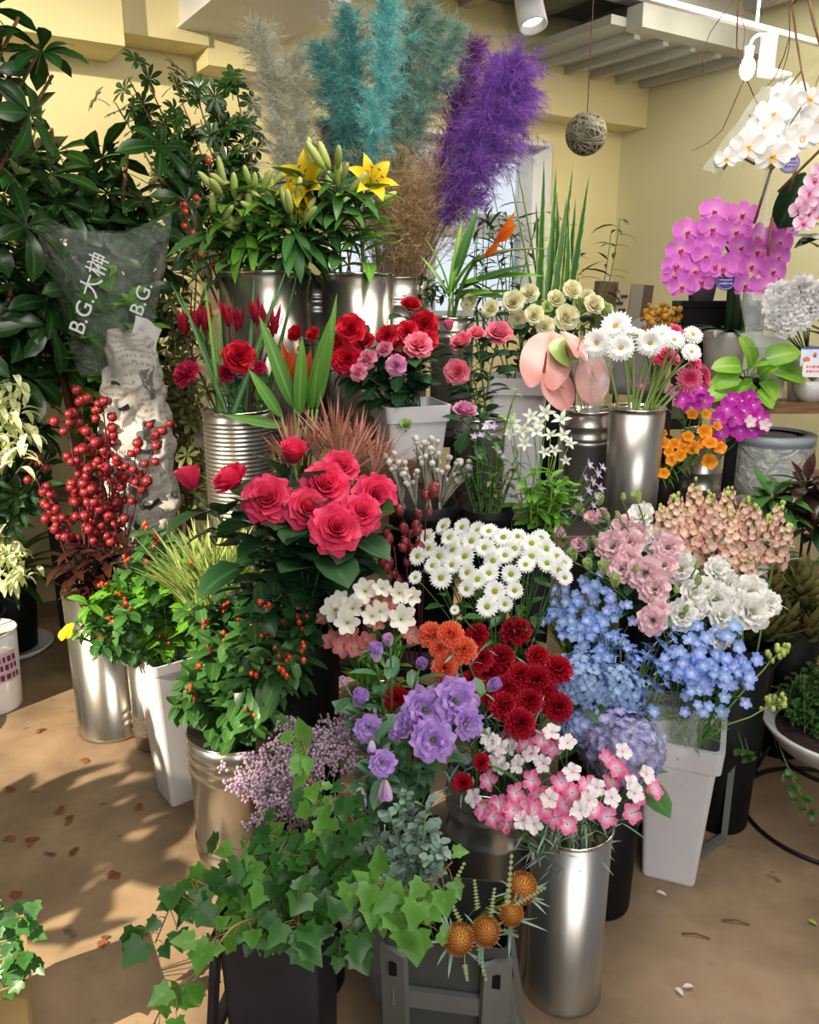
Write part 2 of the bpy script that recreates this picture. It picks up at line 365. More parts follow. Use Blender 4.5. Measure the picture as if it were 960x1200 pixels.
LFVAR = soft('leaf_variegated', [(0, '#dfe3a8'), (.5, '#eef0c4'), (1, '#b9cc7a')], .4, .3, .15, .4, veins='#7aa048')
LFGRASS = soft('blade_striped', [(0, '#e6e6a8'), (.3, '#8aa848'), (.6, '#6c9436'), (1, '#e0e09c')], .45, .25, .2, axis=0)
LFBLADE = soft('blade_green', [(0, '#d0d488'), (.2, '#4a7a34'), (.8, '#2f5e2c'), (1, '#c4cc7c')], .35, .25, .25, .5, axis=0)
LFSTRAP = soft('blade_bright', [(0, '#4b8a2c'), (1, '#7cb44a')], .4, .3, .2, .4, veins='#a6cc74')
LFOLIVE = soft('leaf_olive', [(0, '#5a6438'), (1, '#8a8a50')], .45, .2, .2, .3)
HOT = soft('petal_hot_pink', [(0, '#a80e3c'), (.5, '#e62c5c'), (1, '#f8527c')], .5, .3, .08)
RED = soft('petal_red', [(0, '#6e0414'), (.5, '#b8102a'), (1, '#d82238')], .5, .25, .12)
CRIM = soft('petal_crimson', [(0, '#4c0410'), (.5, '#8e0a1e'), (1, '#b8162c')], .55, .2, .12)
MAG = soft('petal_magenta_red', [(0, '#7a0a30'), (.5, '#b81a48'), (1, '#d83660')], .55, .25, .1)
PINK = soft('petal_rose_pink', [(0, '#e05a80'), (.5, '#f07a98'), (1, '#f896a8')], .5, .35, .08)
PALEP = soft('petal_pale_pink', [(0, '#e8b4c0'), (.5, '#eeaabd'), (1, '#e890ac')], .5, .35, .06)
MAUVE = soft('petal_mauve_pink', [(0, '#d070a4'), (.5, '#dc88b4'), (1, '#e6a4c6')], .5, .35, .06)
CREAM = soft('petal_cream_green', [(0, '#f0c4a4'), (.4, '#faeed6'), (1, '#f0eec8')], .5, .35, .06)
CREAMG = soft('petal_green_cream', [(0, '#c8d88c'), (.5, '#d8e2a8'), (1, '#c2d68c')], .5, .35, .06)
WHITE = soft('petal_white', [(0, '#e6ead2'), (.3, '#f4f4f0'), (1, '#fbfbfa')], .5, .35, .04)
WHITEG = soft('petal_white_cream', [(0, '#e2e8c4'), (.35, '#f8f7ee'), (1, '#fcfbf8')], .5, .35, .04)
GERP = soft('petal_gerbera_pink', [(0, '#c01c54'), (.6, '#e03c70'), (.85, '#ee6a90'), (1, '#f6b8c4')], .5, .3, .08)
LAV = soft('petal_lavender', [(0, '#f2e6f4'), (.5, '#dcc0ee'), (1, '#b98fdd')], .5, .35, .08)
LAVP = soft('petal_pale_lavender', [(0, '#eadcea'), (.5, '#e4c8e2'), (1, '#d4a8d8')], .5, .35, .06)
LPINK = soft('petal_lisianthus_pink', [(0, '#fdf4f4'), (.5, '#fbe6ea'), (1, '#f7d0d8')], .5, .35, .06)
ORNG = soft('petal_coral_orange', [(0, '#c83a24'), (.5, '#ee6240'), (1, '#fa8460')], .5, .3, .06)
DIAP = soft('petal_dianthus_pink', [(0, '#fdf0f4'), (.35, '#fab8d2'), (.7, '#f474aa'), (1, '#f68cba')], .5, .3, .06)
DIAW = soft('petal_dianthus_white', [(0, '#f6d0de'), (.3, '#fbf2f2'), (1, '#fbfafa')], .5, .3, .04)
BLUE = soft('petal_delphinium_blue', [(0, '#eef2fc'), (.35, '#aec6f6'), (1, '#7ba0ec')], .5, .35, .1, hue=.015)
BLUED = soft('petal_delphinium_deeper', [(0, '#dce6fa'), (.35, '#98b4f2'), (1, '#6f92e6')], .5, .35, .1, hue=.02)
HYB = soft('petal_hydrangea_blue', [(0, '#d2dcf6'), (.5, '#a6baea'), (1, '#8fa8e2')], .55, .35, .1, hue=.02)
HYL = soft('petal_hydrangea_lavender', [(0, '#dcd8f4'), (.5, '#b0a8e0'), (1, '#9488d0')], .55, .35, .1, hue=.02)
PEACH = soft('petal_stock_peach', [(0, '#f8ecd4'), (.4, '#f6d6c4'), (1, '#f4c0b2')], .5, .35, .1, hue=.01)
YEL = soft('petal_lily_yellow', [(0, '#d8b010'), (.4, '#f6d21a'), (1, '#f8dc40')], .45, .35, .05)
LBUD = soft('bud_lily_green', [(0, '#7ea040'), (.5, '#b8c870'), (1, '#d2d88a')], .4, .25, .1)
TANG = soft('petal_tangerine', [(0, '#e07808'), (.5, '#f49a14'), (1, '#fab030')], .5, .3, .08)
ORCH = soft('petal_orchid_pink', [(0, '#f4c4ec'), (.35, '#ea8adf'), (.8, '#df70d8'), (1, '#e88ae0')], .45, .35, .06)
ORCHW = soft('petal_orchid_white', [(0, '#f2e8c8'), (.3, '#f3f0ee'), (1, '#faf8f8')], .45, .4, .04)
ORCHS = soft('petal_orchid_striped', [(0, '#d880b8'), (.4, '#eec0dc'), (1, '#f6e2ee')], .45, .4, .05)
MOKARA = soft('petal_mokara_magenta', [(0, '#d070c8'), (.4, '#c42cae'), (1, '#b41e9c')], .45, .3, .1)
LIPM = soft('lip_magenta', [(0, '#a01058'), (1, '#cc2a78')], .4, .2, .05)
LIPY = soft('lip_yellow', [(0, '#c88a14'), (1, '#e8b83a')], .4, .2, .05)
ANTH = soft('spathe_pink', [(0, '#e89a94'), (.5, '#f2b8ac'), (1, '#f0aaa4')], .22, .2, .05, .6, veins='#e09088')
ANTHG = soft('spathe_green', [(0, '#96c464'), (1, '#c0dc92')], .25, .2, .05, .6)
BOP = soft('petal_crane_orange', [(0, '#c8501c'), (1, '#f07c1c')], .4, .2, .05)
HELI = soft('bract_orange_red', [(0, '#b43a20'), (1, '#e06a34')], .4, .2, .1)
KANG = soft('petal_ginger_red', [(0, '#6e0a20'), (.5, '#a41832'), (1, '#c23048')], .5, .25, .1)
MAUVESP = soft('floret_limonium', [(0, '#b08ea8'), (.5, '#ceb0c6'), (1, '#dcc6d6')], .7, .2, .1)
ALW = soft('petal_alstro_white', [(0, '#d4dca0'), (.4, '#f4f0e2'), (1, '#f6eee6')], .5, .35, .04)
ALP = soft('petal_alstro_rose', [(0, '#e4c4a8'), (.4, '#d08a84'), (1, '#b85a60')], .5, .3, .08)
STARW = soft('petal_star_white', [(0, '#c2d4a0'), (.35, '#eaeee0'), (1, '#f4f6f0')], .5, .35, .04)
LILAC = soft('petal_pale_lilac', [(0, '#e8e0ee'), (.5, '#c8b4dc'), (1, '#a88ac8')], .5, .35, .08)
PROT = soft('bract_protea_pink', [(0, '#dcc0ae'), (.5, '#cc9a8c'), (1, '#b87468')], .6, .2, .1)
PROTG = soft('bract_protea_straw', [(0, '#b6a070'), (.6, '#a87a5c'), (1, '#94544a')], .6, .2, .12)
BANK = soft('bristle_rust', [(0, '#84481c'), (.5, '#b8702c'), (1, '#d6984c')], .7, .2, .1)
SILV = mat('silver_brunia_ball', '#b4aea6', '#d0cbc2', .8, 0, 80, .4)
SILVS = mat('silver_brunia_stem', '#8a8474', '#a49e8c', .8, 0, 40, .3)
BERRYR = mat('berry_red', '#5e0e16', '#9c2028', .42, 0, 14, coat=.2)
BERRYO = mat('berry_orange_red', '#a8241a', '#d04a2a', .25, 0, 20, coat=.3)
HIP = mat('rosehip_dusky', '#6a1c24', '#8e3238', .45, 0, 20)
CENTG = mat('centre_green', '#7c9a1c', '#a8b838', .7, 0, 60, .4); CENTY = mat('centre_gold', '#b09040', '#d8bc68', .7, 0, 60, .4)
CENTL = mat('centre_lime', '#9cb04c', '#c0cc74', .7, 0, 40); CALYX = mat('calyx_green', '#557a36', '#6c9248', .5, 0, 20)
ANTHER = mat('anther_brown', '#6a3412', '#824a1c', .8); SPADIX = mat('spadix_red', '#a8503c', '#c4684c', .5, 0, 30)
NEWS = None
# ------------------------------------------------------------------ labels that single one thing out
ORD = 'first second third fourth fifth sixth seventh eighth ninth tenth eleventh twelfth thirteenth fourteenth fifteenth sixteenth seventeenth eighteenth nineteenth twentieth'.split()
def labels(descs, pts, anchor, rows=1):
    """descs: one text or one per point; counted along each row from the anchor (the small-x end)"""
    n = len(pts); ds = [descs] * n if isinstance(descs, str) else descs; out = [None] * n
    order = sorted(range(n), key=lambda i: pts[i][1]); per = math.ceil(n / rows)
    names = {1: [''], 2: ['upper row ', 'lower row '], 3: ['top row ', 'middle row ', 'bottom row ']}[rows]
    for k in range(rows):
        band = sorted(order[k * per:(k + 1) * per], key=lambda i: pts[i][0])
        for q, i in enumerate(band):
            w = ORD[q] if q < 20 else 'last'
            out[i] = ds[i] if n == 1 or (not isinstance(descs, str) and descs.count(ds[i]) == 1) else f'{ds[i]}, {names[k]}{w} from {anchor}'
    return out
# ------------------------------------------------------------------ containers
def can(name, label, loc, rt, rb, h, m, bands=(), rim=RIMM, group=None, cat='bucket', rimw=.004, ribs=0, seg=40):
    t = thing(name, label, cat, loc, group); mb = MB(); pr = [(.001, .0), (rb * .97, 0), (rb, .006)]
    def rr(z): return rb + (rt - rb) * z / h
    if ribs:
        for k in range(ribs):
            z = .03 + (h - .05) * k / ribs; dz = (h - .05) / ribs
            pr += [(rr(z) - .001, z), (rr(z) + .0012, z + dz * .35), (rr(z) + .0012, z + dz * .6), (rr(z) - .001, z + dz * .95)]
    else:
        for z in sorted(bands): pr += [(rr(z - .01), z - .01), (rr(z) + .004, z - .004), (rr(z) + .004, z + .004), (rr(z + .01), z + .01)]
    pr += [(rt, h), (rt - .003, h), (rt * .97 - .003, h * .5), (rb - .004, .02), (.001, .015)]
    mb.lathe(pr, seg); mb.build('bucket_wall' if cat == 'bucket' else 'vase_wall', m, t)
    if rim:
        r = MB(); r.lathe([(rt + rimw * (math.cos(q) * .9), h + rimw * math.sin(q)) for q in [2 * PI * i / 8 for i in range(9)]], seg); r.build('rolled_rim', rim, t)
    return t, (loc[0], loc[1], loc[2] + h, rt)
def pail(name, label, loc, rot, top, bot, h, m, lip=.05, lipo=.008, group=None, cat='pail', tz=None):
    t = thing(name, label, cat, loc, group, rz=rot); tx, ty = top if isinstance(top, tuple) else (top, top); bx, by = bot if isinstance(bot, tuple) else (bot, bot); mb = MB()
    def w(z): k = z / h; return bx + (tx - bx) * k, by + (ty - by) * k
    z1 = h - lip; a = w(z1); e = lipo
    mb.loft([(0, bx * .96, by * .96), (.006, bx, by), (z1, *a), (z1 + .002, a[0] + e, a[1] + e), (h, tx + e, ty + e), (h, tx - .002, ty - .002), (.02, bx - .004, by - .004)], rr=.16)
    mb.loft([(.02, bx - .004, by - .004), (.021, .001, .001)], close_first=False)
    mb.build('pail_wall', m, t, smooth=False)
    return t, (loc[0], loc[1], loc[2] + h, min(tx, ty) * .9)
# ------------------------------------------------------------------ cut flowers
def stempath(S, E, nrm, cont, n=8, bow=.5):
    L = (E - S).length; d = (E - S); c = S + V((d.x * .25, d.y * .25, d.z * .7)); e = E - nrm * (L * .12); c = c.lerp(e, .35); return bez(S, c, E, n)
def instart(cont, k=.55, deep=.13):
    a = R(0, 2 * PI); r = cont[3] * k * math.sqrt(R(0, 1)); return V((cont[0] + r * math.cos(a), cont[1] + r * math.sin(a), cont[2] - deep))
def facing(E, cont, up=.55, cam_=.55, out=.8):
    o = V((E.x - cont[0], E.y - cont[1], 0)); o = o / max(.06, o.length) * min(1, o.length / .12); c = (CAM - E).normalized()
    return (V((0, 0, up)) + c * cam_ + o * out + jit(.18)).normalized()
def bouquet(name, cat, desc, anchor, pts, Y, cont, bloom, bmats, rows=1, slope=.0012, stem=STEMG, sr=.0022, leafs=None, group=None, face=(.5, .6, .7), bname='bloom', centre=None, deep=.13, variants=3, calyx=None, jy=.02):
    """pts: (px, py, size_px[, opts]) with opts: 'b' mesh builder, 'm' materials, 'd' own words, 'f' facing, 'Y'"""
    lab = labels([(p[3].get('d', desc) if len(p) > 3 else desc) for p in pts], pts, anchor, rows); cy = sum(p[1] for p in pts) / len(pts)
    cache = {}; res = []
    for i, p in enumerate(pts):
        o = p[3] if len(p) > 3 else {}
        y = o.get('Y', Y) + slope * (cy - p[1]) + R(-jy, jy); E = P(p[0], p[1], y); size = pxm(p[2], E)
        bb, mm = o.get('b', bloom), o.get('m', bmats); key = (id(bb), id(mm), rng.randrange(variants))
        if key not in cache: cache[key] = bb().mesh(bname, mm)
        n = V(o['n']).normalized() if 'n' in o else facing(E, cont, *o.get('f', face)); S = instart(cont, deep=deep)
        t = thing(name, lab[i], cat, S, group); tip = E - n * (size * .12); pts3 = stempath(S, tip, n, cont)
        sm = MB(); sm.tube([q - S for q in pts3], sr * 1.15, sr, 6); 
        if calyx: sm.ball(tip - S, size * calyx, 8, 5, 0, (1, 1, 1))
        sm.build('stem', stem, t)
        b = ob(bname, cache[key], t, xf(E - S, n, size, R(0, 6)))
        if centre:
            if 'c' not in cache: cache['c'] = centre[0]().mesh('flower_centre', centre[1])
            ob('flower_centre', cache['c'], b)
        if leafs: 
            lb = MB(); k = dict(leafs); lm = k.pop('mat'); foliage(lb, [q - S for q in pts3], **k); lb.build('foliage', lm, t)
        res.append((t, E, S, n, size))
    return res
def chunks(pts, k):
    s = sorted(pts, key=lambda p: p[0]); out = []
    while s:
        a = s.pop(0); s.sort(key=lambda p: (p[0] - a[0]) ** 2 + (p[1] - a[1]) ** 2); out.append([a] + s[:k - 1]); s = sorted(s[k - 1:], key=lambda p: p[0])
    return out
def sprays(name, cat, desc, anchor, pts, Y, cont, bloom, bmats, k=4, rows=1, slope=.0012, stem=STEMG, sr=.002, leafs=None, group=None, face=(.5, .6, .7), bname='bloom', centre=None, variants=3, jy=.015, deep=.13, fork=.62):
    gs = chunks(pts, k); mid = [(sum(p[0] for p in g) / len(g), sum(p[1] for p in g) / len(g)) for g in gs]
    lab = labels(desc, mid, anchor, rows); cache = {}; cy = sum(p[1] for p in pts) / len(pts)
    for g, lb_ in zip(gs, lab):
        S = instart(cont, deep=deep); t = thing(name, lb_, cat, S, group); Es = []
        for p in g:
            o = p[3] if len(p) > 3 else {}; y = o.get('Y', Y) + slope * (cy - p[1]) + R(-jy, jy); E = P(p[0], p[1], y); Es.append((E, p, o))
        M_ = sum((e[0] for e in Es), V((0, 0, 0))) / len(Es); fk = S.lerp(M_, fork); sm = MB(); main = bez(S, S.lerp(fk, .5) + V((0, 0, .01)), fk, 6); sm.tube([q - S for q in main], sr * 1.3, sr, 5); lf = MB()
        for E, p, o in Es:
            size = pxm(p[2], E); n = facing(E, cont, *o.get('f', face)); bb, mm = o.get('b', bloom), o.get('m', bmats); key = (id(bb), id(mm), rng.randrange(variants))
            if key not in cache: cache[key] = bb().mesh(bname, mm)
            tip = E - n * (size * .12); br = bez(fk, fk.lerp(tip, .5) + V((0, 0, .01)) - n * (.1 * (tip - fk).length), tip, 5); sm.tube([q - S for q in br], sr * .8, sr * .7, 5)
            b = ob(bname, cache[key], t, xf(E - S, n, size, R(0, 6)))
            if centre and not o.get('nc'):
                if 'c' not in cache: cache['c'] = centre[0]().mesh('flower_centre', centre[1])
                ob('flower_centre', cache['c'], b)
        sm.build('stem', stem, t)
        if leafs: kk = dict(leafs); lm = kk.pop('mat'); foliage(lf, [q - S for q in main + [M_.lerp(fk, .3)]], **kk); lf.build('foliage', lm, t)
def spike(name, cat, desc, anchor, pts, Y, cont, floret, fmats, size, nfl, width, rows=1, slope=.001, stem=STEMG, sr=.0022, leafs=None, group=None, tipbud=None, bname='florets', jy=.03, tmin=.3, deep=.13):
    """flower spikes: pts (px,py of the spike's middle, length px, tilt px)"""
    lab = labels(desc, pts, anchor, rows); cy = sum(p[1] for p in pts) / len(pts); protos = [floret() for _ in range(3)]
    for p, lb_ in zip(pts, lab):
        y = Y + slope * (cy - p[1]) + R(-jy, jy); tilt = p[3] if len(p) > 3 else 0
        T = P(p[0] + tilt / 2, p[1] - p[2] / 2, y); B = P(p[0] - tilt / 2, p[1] + p[2] / 2, y - R(0, .02)); S = instart(cont, deep=deep); t = thing(name, lb_, cat, S, group)
        path = bez(S, S.lerp(B, .6) + V((0, 0, .02)), B, 6) + bez(B, B.lerp(T, .5), T, 4)[1:]; sm = MB(); sm.tube([q - S for q in path], sr * 1.2, sr * .6, 5); sm.build('stem', stem, t)
        fl = MB(); L = (T - B).length; ax = (T - B).normalized(); a = ax.orthogonal().normalized(); c = ax.cross(a); k_ = int(nfl * p[2] / 60 + .5)
        for k in range(k_):
            u = (k + R(0, .9)) / k_; q = k * 2.4 + R(-.4, .4); w = pxm(width, B) * (1 - .55 * u) * R(.7, 1.1); o = a * math.cos(q) + c * math.sin(q)
            pos = B + ax * (L * u) + o * w * .5; s = pxm(size, B) * (1.05 - .45 * u) * R(.8, 1.15); n = (o + ax * R(.1, .5) + (CAM - pos).normalized() * .35 + jit(.2)).normalized()
            fl.put(protos[k % 3], xf(pos - S, n, s, R(0, 6)))
            fl.tube([B + ax * (L * u) - S, pos - S], .0008, seg=3, m=len(fmats) - 1)
        fl.build(bname, fmats, t)
        if tipbud: 
            tb = MB()
            for k in range(15): q = T + ax * R(-1.4, .35) * L * .3 + jit(pxm(width, B) * .16); tb.ball(q - S, pxm(size * .17, B) * R(.7, 1.1), 6, 4, 0, (1, 1, 1.4))
            tb.build('flower_buds', tipbud, t)
        if leafs: kk = dict(leafs); lm = kk.pop('mat'); lf = MB(); foliage(lf, [q - S for q in path], **kk); lf.build('foliage', lm, t)
# ================================================================== the room (its corner is turned about 33 degrees to the camera)
K = V((1.333, 5.6, 0)); DL = V((-.8412, -.5407, 0)); DR = V((.5407, -.8412, 0)); UZ = V((0, 0, 1))
WM = Matrix((DL, DR, UZ)).transposed()
def W(t, s, z): return K + DL * t + DR * s + UZ * z
def wbox(mb, t0, t1, s0, s1, z0, z1, m=0): mb.box(W((t0 + t1) / 2, (s0 + s1) / 2, (z0 + z1) / 2), (t1 - t0, s1 - s0, z1 - z0), WM, m)
def ts(p): q = V((p.x - K.x, p.y - K.y, 0)); return q.dot(DL), q.dot(DR)
YW = mat('wall_yellow_paint', '#d9cc98', '#dfd3a2', .7, 0, 1.5, .02); YW2 = mat('wall_pale_yellow_paint', '#cbc59c', '#d2cca6', .7, 0, 1.5, .02)
OFFW = mat('white_trim_paint', '#d8d6d8', '#e2e0e2', .5, 0, 3); CEILM = mat('ceiling_grey_deck', '#7a7e7a', '#8c8f8a', .8, 0, 3, .1, stretch=(1, 20, 1)); BEAMW = mat('ceiling_beam_paint', '#a6a69e', '#b6b5ac', .7, 0, 4)
fm, N_, L_ = newmat('floor_concrete')
o_ = N_.new('ShaderNodeOutputMaterial'); b_ = N_.new('ShaderNodeBsdfPrincipled'); L_.new(b_.outputs[0], o_.inputs[0]); b_.inputs['Roughness'].default_value = .55
tc_ = N_.new('ShaderNodeTexCoord'); n1 = N_.new('ShaderNodeTexNoise'); n1.inputs['Scale'].default_value = 2.2; n1.inputs['Detail'].default_value = 9; n1.inputs['Roughness'].default_value = .62; L_.new(tc_.outputs['Object'], n1.inputs[0])
r1 = ramp(N_, [(.3, '#66523e'), (.48, '#8a735a'), (.6, '#a0876a'), (.75, '#927254')]); L_.new(n1.outputs[0], r1.inputs[0])
n2 = N_.new('ShaderNodeTexNoise'); n2.inputs['Scale'].default_value = 11; n2.inputs['Detail'].default_value = 3; L_.new(tc_.outputs['Object'], n2.inputs[0])
r2 = ramp(N_, [(.66, (0, 0, 0, 1)), (.74, (1, 1, 1, 1))]); L_.new(n2.outputs[0], r2.inputs[0])
mx_ = N_.new('ShaderNodeMixRGB'); mx_.inputs[2].default_value = hx('#4c3a2c'); L_.new(r2.outputs[0], mx_.inputs[0]); L_.new(r1.outputs[0], mx_.inputs[1]); L_.new(mx_.outputs[0], b_.inputs['Base Color'])
bp_ = N_.new('ShaderNodeBump'); bp_.inputs['Strength'].default_value = .25; bp_.inputs['Distance'].default_value = .01; L_.new(n1.outputs[0], bp_.inputs['Height']); L_.new(bp_.outputs[0], b_.inputs['Normal'])
mb = MB(); mb.box((0, 2.5, -.05), (11, 11, .1)); structure('floor', mb, fm)
T0, T1, Z0, Z1 = .58, 2.1, 1.2, 2.26
mb = MB(); wbox(mb, -.25, T0, -.22, 0, 0, 3); wbox(mb, T1, 6.5, -.22, 0, 0, 3); wbox(mb, T0, T1, -.22, 0, 0, Z0); wbox(mb, T0, T1, -.22, 0, Z1, 3); structure('wall_back', mb, YW)
mb = MB(); wbox(mb, -.2, 0, 0, 4.2, 0, 3); structure('wall_right', mb, YW2)
mb = MB(); wbox(mb, 0, 2.75, .001, .2, 2.37, 2.95); structure('trim_1', mb, YW)
mb = MB(); wbox(mb, 2.75, 3.13, .001, .22, 2.44, 2.95); wbox(mb, 2.75, 3.13, .001, .3, 2.62, 2.95); structure('trim_2', mb, YW)
mb = MB(); wbox(mb, 3.13, 6.0, .001, .30, 2.37, 2.95); structure('trim_3', mb, YW)
mb = MB(); wbox(mb, -.3, 6.5, -.3, 4.2, 2.86, 2.9); structure('ceiling', mb, CEILM)
mb = MB()
for k in range(9): wbox(mb, .1 + k * .42, .16 + k * .42, .02, 3.2, 2.8, 2.86)
for s_ in (.85, 1.75): wbox(mb, 0, 2.4, s_, s_ + .09, 2.73, 2.86)
structure('trim_4', mb, BEAMW)
mb = MB(); wbox(mb, 0, 1.05, .02, .9, 2.62, 2.66); wbox(mb, 0, .95, .9, 1.0, 2.6, 2.7)
for k in range(5): wbox(mb, .05 + k * .2, .09 + k * .2, .02, .9, 2.58, 2.62)
structure('trim_5', mb, BEAMW)
mb = MB(); wbox(mb, -.6, 4, -1.6, -1.58, 0, 3.4); structure('exterior_backdrop', mb, mat('backdrop_glow', '#d6e2f2', '#e6eef8', emit=.95))  # glowing sheet added outside so the window panes look bright
mb = MB(); mb.box((0, -2.95, 1.5), (11, .1, 3)); structure('wall_unseen_front', mb, mat('unseen_wall_brown', '#6a5a48', '#7c6a56', .8, 0, 2))  # unseen wall added behind the camera to give the steel brown reflections
# window: white deep reveal, two frames one above the other, glowing backdrop outside
mb = MB(); wbox(mb, T0, T0 + .02, -.22, .012, Z0, Z1); wbox(mb, T0, T1, -.22, .012, Z1 - .02, Z1)
wbox(mb, T0, T1, -.22, .02, Z0, Z0 + .03); w_ = mb.build('window_1', OFFW, None, False); w_['kind'] = 'structure'
mb = MB()
for a, b in ((T0 + .02, T0 + .1), (T0 + .74, T0 + .82), (T1 - .08, T1)): wbox(mb, a, b, -.2, -.13, Z0 + .03, Z1 - .02)
for a, b in ((Z0 + .03, Z0 + .1), (1.72, 1.86), (Z1 - .1, Z1 - .02)): wbox(mb, T0, T1, -.19, -.14, a, b)
mb.build('window_frame', mat('window_grey_frame', '#a8aeb2', '#b6bcc0', .5), w_, False)
mb = MB(); wbox(mb, T0 + .1, T0 + .74, -.175, -.165, Z0 + .1, 1.72); wbox(mb, T0 + .1, T0 + .74, -.175, -.165, 1.86, Z1 - .1); wbox(mb, T0 + .82, T1 - .08, -.175, -.165, Z0 + .1, Z1 - .1)
mb.build('window_pane', film('window_glass_pane', .93, '#dfe8f2', .06, 2), w_, False)
# white ceiling cassette by the wall
t = thing('ceiling_duct', 'white box-shaped ceiling duct above the turquoise and white pampas plumes', 'duct', (0, 0, 0)); p0, p1 = PZ(238, 8, 2.5), PZ(353, 31, 2.5); (ta, sa), (tb, sb) = ts(p0), ts(p1)
t.location = W((ta + tb) / 2, .5, 2.5); mb = MB(); M_ = WM
mb.box((0, 0, .17), (abs(ta - tb), .75, .34), M_); mb.build('duct_casing', OFFW, t, False); mb = MB(); mb.box((0, 0, -.006), (abs(ta - tb) + .03, .78, .012), M_); mb.build('duct_lip', OFFW, t, False)
# track rail, spot head, bare lamp
RAILP = PZ(870, 27, 2.55)
t = thing('track_rail', 'white ceiling track rail carrying the lamp', 'track', RAILP); mb = MB(); mb.box((0, 0, 0), (2.6, .03, .022), WM); mb.build('rail_channel', OFFW, t, False)
for q in (-.9, -.1, .7): mb = MB(); mb.bar(DL * q + V((0, 0, .01)), DL * q + V((0, 0, .31)), .012, .012); mb.build('hanger_rod', OFFW, t, False)
q = PZ(622, 14, 2.5); t = thing('ceiling_spotlight', 'white cylindrical ceiling spotlight above the purple pampas', 'spotlight', q); mb = MB(); d = V((.18, -.35, -1)).normalized()
mm = rot_to(-d); s_ = MB(); s_.lathe([(.001, .1), (.04, .1), (.055, .06), (.058, -.06), (.05, -.06), (.045, -.03), (.001, -.03)], 20); mb.put(s_, mm); mb.build('lamp_head', OFFW, t)
mb = MB(); mb.tube([V((0, 0, .06)), V((-.02, .03, .36))], .012, seg=8); mb.build('mounting_arm', OFFW, t)
s_ = MB(); s_.lathe([(.001, -.031), (.046, -.031)], 16); mb = MB(); mb.put(s_, mm); mb.build('lamp_lens', mat('lamp_glow', '#fff6e4', emit=4), t)
q = PZ(876, 80, 2.36); t = thing('track_lamp', 'glowing lamp hanging from the ceiling track rail', 'lamp', q); mb = MB(); mb.ball((0, 0, 0), .042, 14, 10, 0, (.75, .75, 1.15)); mb.build('bulb', mat('bulb_glow', '#fff3e0', emit=22), t)
mb = MB(); mb.tube([V((0, 0, .045)), V((0, 0, .085))], .02, seg=10); mb.box((.09, .02, .06), (.05, .05, .16), WM); mb.box((.13, .02, -.02), (.17, .05, .03), WM); mb.tube(bez(V((0, 0, .08)), V((.01, 0, .15)), V((.09, .02, .13)), 6), .007, seg=5)
mb.build('lamp_bracket', OFFW, t)
pl = bpy.data.lights.new('track_bulb_light', 'POINT'); pl.energy = 5; pl.color = (1, .88, .7); pl.shadow_soft_size = .06; o = bpy.data.objects.new('track_bulb_light', pl); C.objects.link(o); o.location = q + V((0, -.12, -.22))
# wicker ball on a cord
q = P(687, 157, 3.9); rB = pxm(23, q); t = thing('wicker_ball', 'grey woven wicker ball hanging on a cord beside the window', 'ornament', q); mb = MB()
for k in range(34):
    ax = V((R(-1, 1), R(-1, 1), R(-1, 1))).normalized(); a = ax.orthogonal().normalized(); c = ax.cross(a); off = R(-.5, .5); rr = math.sqrt(1 - off * off)
    mb.tube([(ax * off + (a * math.cos(u) + c * math.sin(u)) * rr) * rB for u in [2 * PI * i / 26 for i in range(27)]], .004, seg=4)
mb.build('woven_strands', mat('wicker_grey', '#6f6a58', '#a39c84', .8, 0, 25), t)
mb = MB(); mb.ball((0, 0, 0), rB * .93, 20, 12); mb.build('ball_core', mat('wicker_core', '#55503f', '#8e8870', .9, 0, 18, .4), t)
mb = MB(); mb.tube([V((0, 0, rB)), V((0, 0, 2.86 - q.z))], .0025, seg=4); mb.build('hanging_cord', TWIG, t)
# bare branches under the ceiling
t0_ = P(912, 95, 2.5); t = thing('dry_branch', 'bare dry branch hanging from the ceiling above the white orchid', 'branch', t0_); mb = MB()
def twig(a, d, L, r, n):
    pts = [a]; 
    for i in range(5): d = (d + jit(.35)).normalized(); pts.append(pts[-1] + d * L / 5)
    mb.tube(pts, r, r * .5, 5)
    if n:
        for k in range(3): i = rng.randrange(1, 5); twig(pts[i], (d + jit(.9)).normalized(), L * .6, r * .6, n - 1)
twig(V((-.02, 0, .34)), V((.15, 0, -1)), .42, .0045, 2); twig(V((.06, .0, .2)), V((.3, -.2, -.8)), .3, .0045, 2); twig(V((-.14, 0, .34)), V((-.05, 0, -1)), .42, .003, 1); mb.build('branch_twigs', TWIG, t)

# ================================================================== stands
def stand(name, label, x0, x1, y0, y1, z, th=.03, z0=0, m=DARKW, edge=None, cat='stand', inset=.04):
    t = thing(name, label, cat, ((x0 + x1) / 2, (y0 + y1) / 2, z0)); a, b = (x1 - x0) / 2, (y1 - y0) / 2; mb = MB(); mb.box((0, 0, z - z0 - th / 2 - .0015), (2 * a, 2 * b, th)); mb.build('board', edge or m, t, False)
    for sx in (-1, 1):
        for sy in (-1, 1): mb = MB(); mb.box((sx * (a - inset), sy * (b - inset), (z - z0 - th) / 2), (.035, .035, z - z0 - th)); mb.build('leg', m, t, False)
    return t
stand('flower_stand', 'long dark stand with a plank top under the gerberas and red roses', -.54, .98, 2.10, 2.9, .80, m=DARKW)
mb = MB(); mb.box((.41, -.402, .784), (.62, .006, .034)); mb.build('front_edge', WOOD, bpy.data.objects['flower_stand'], False)
stand('riser_table', 'dark raised table carrying the tall cans of lilies and pampas', -.62, .2, 2.325, 2.86, 1.03, z0=.80)
stand('low_stand', 'low dark stand carrying the black buckets of brunia and greenery', -.26, .335, 1.74, 2.0, .60)
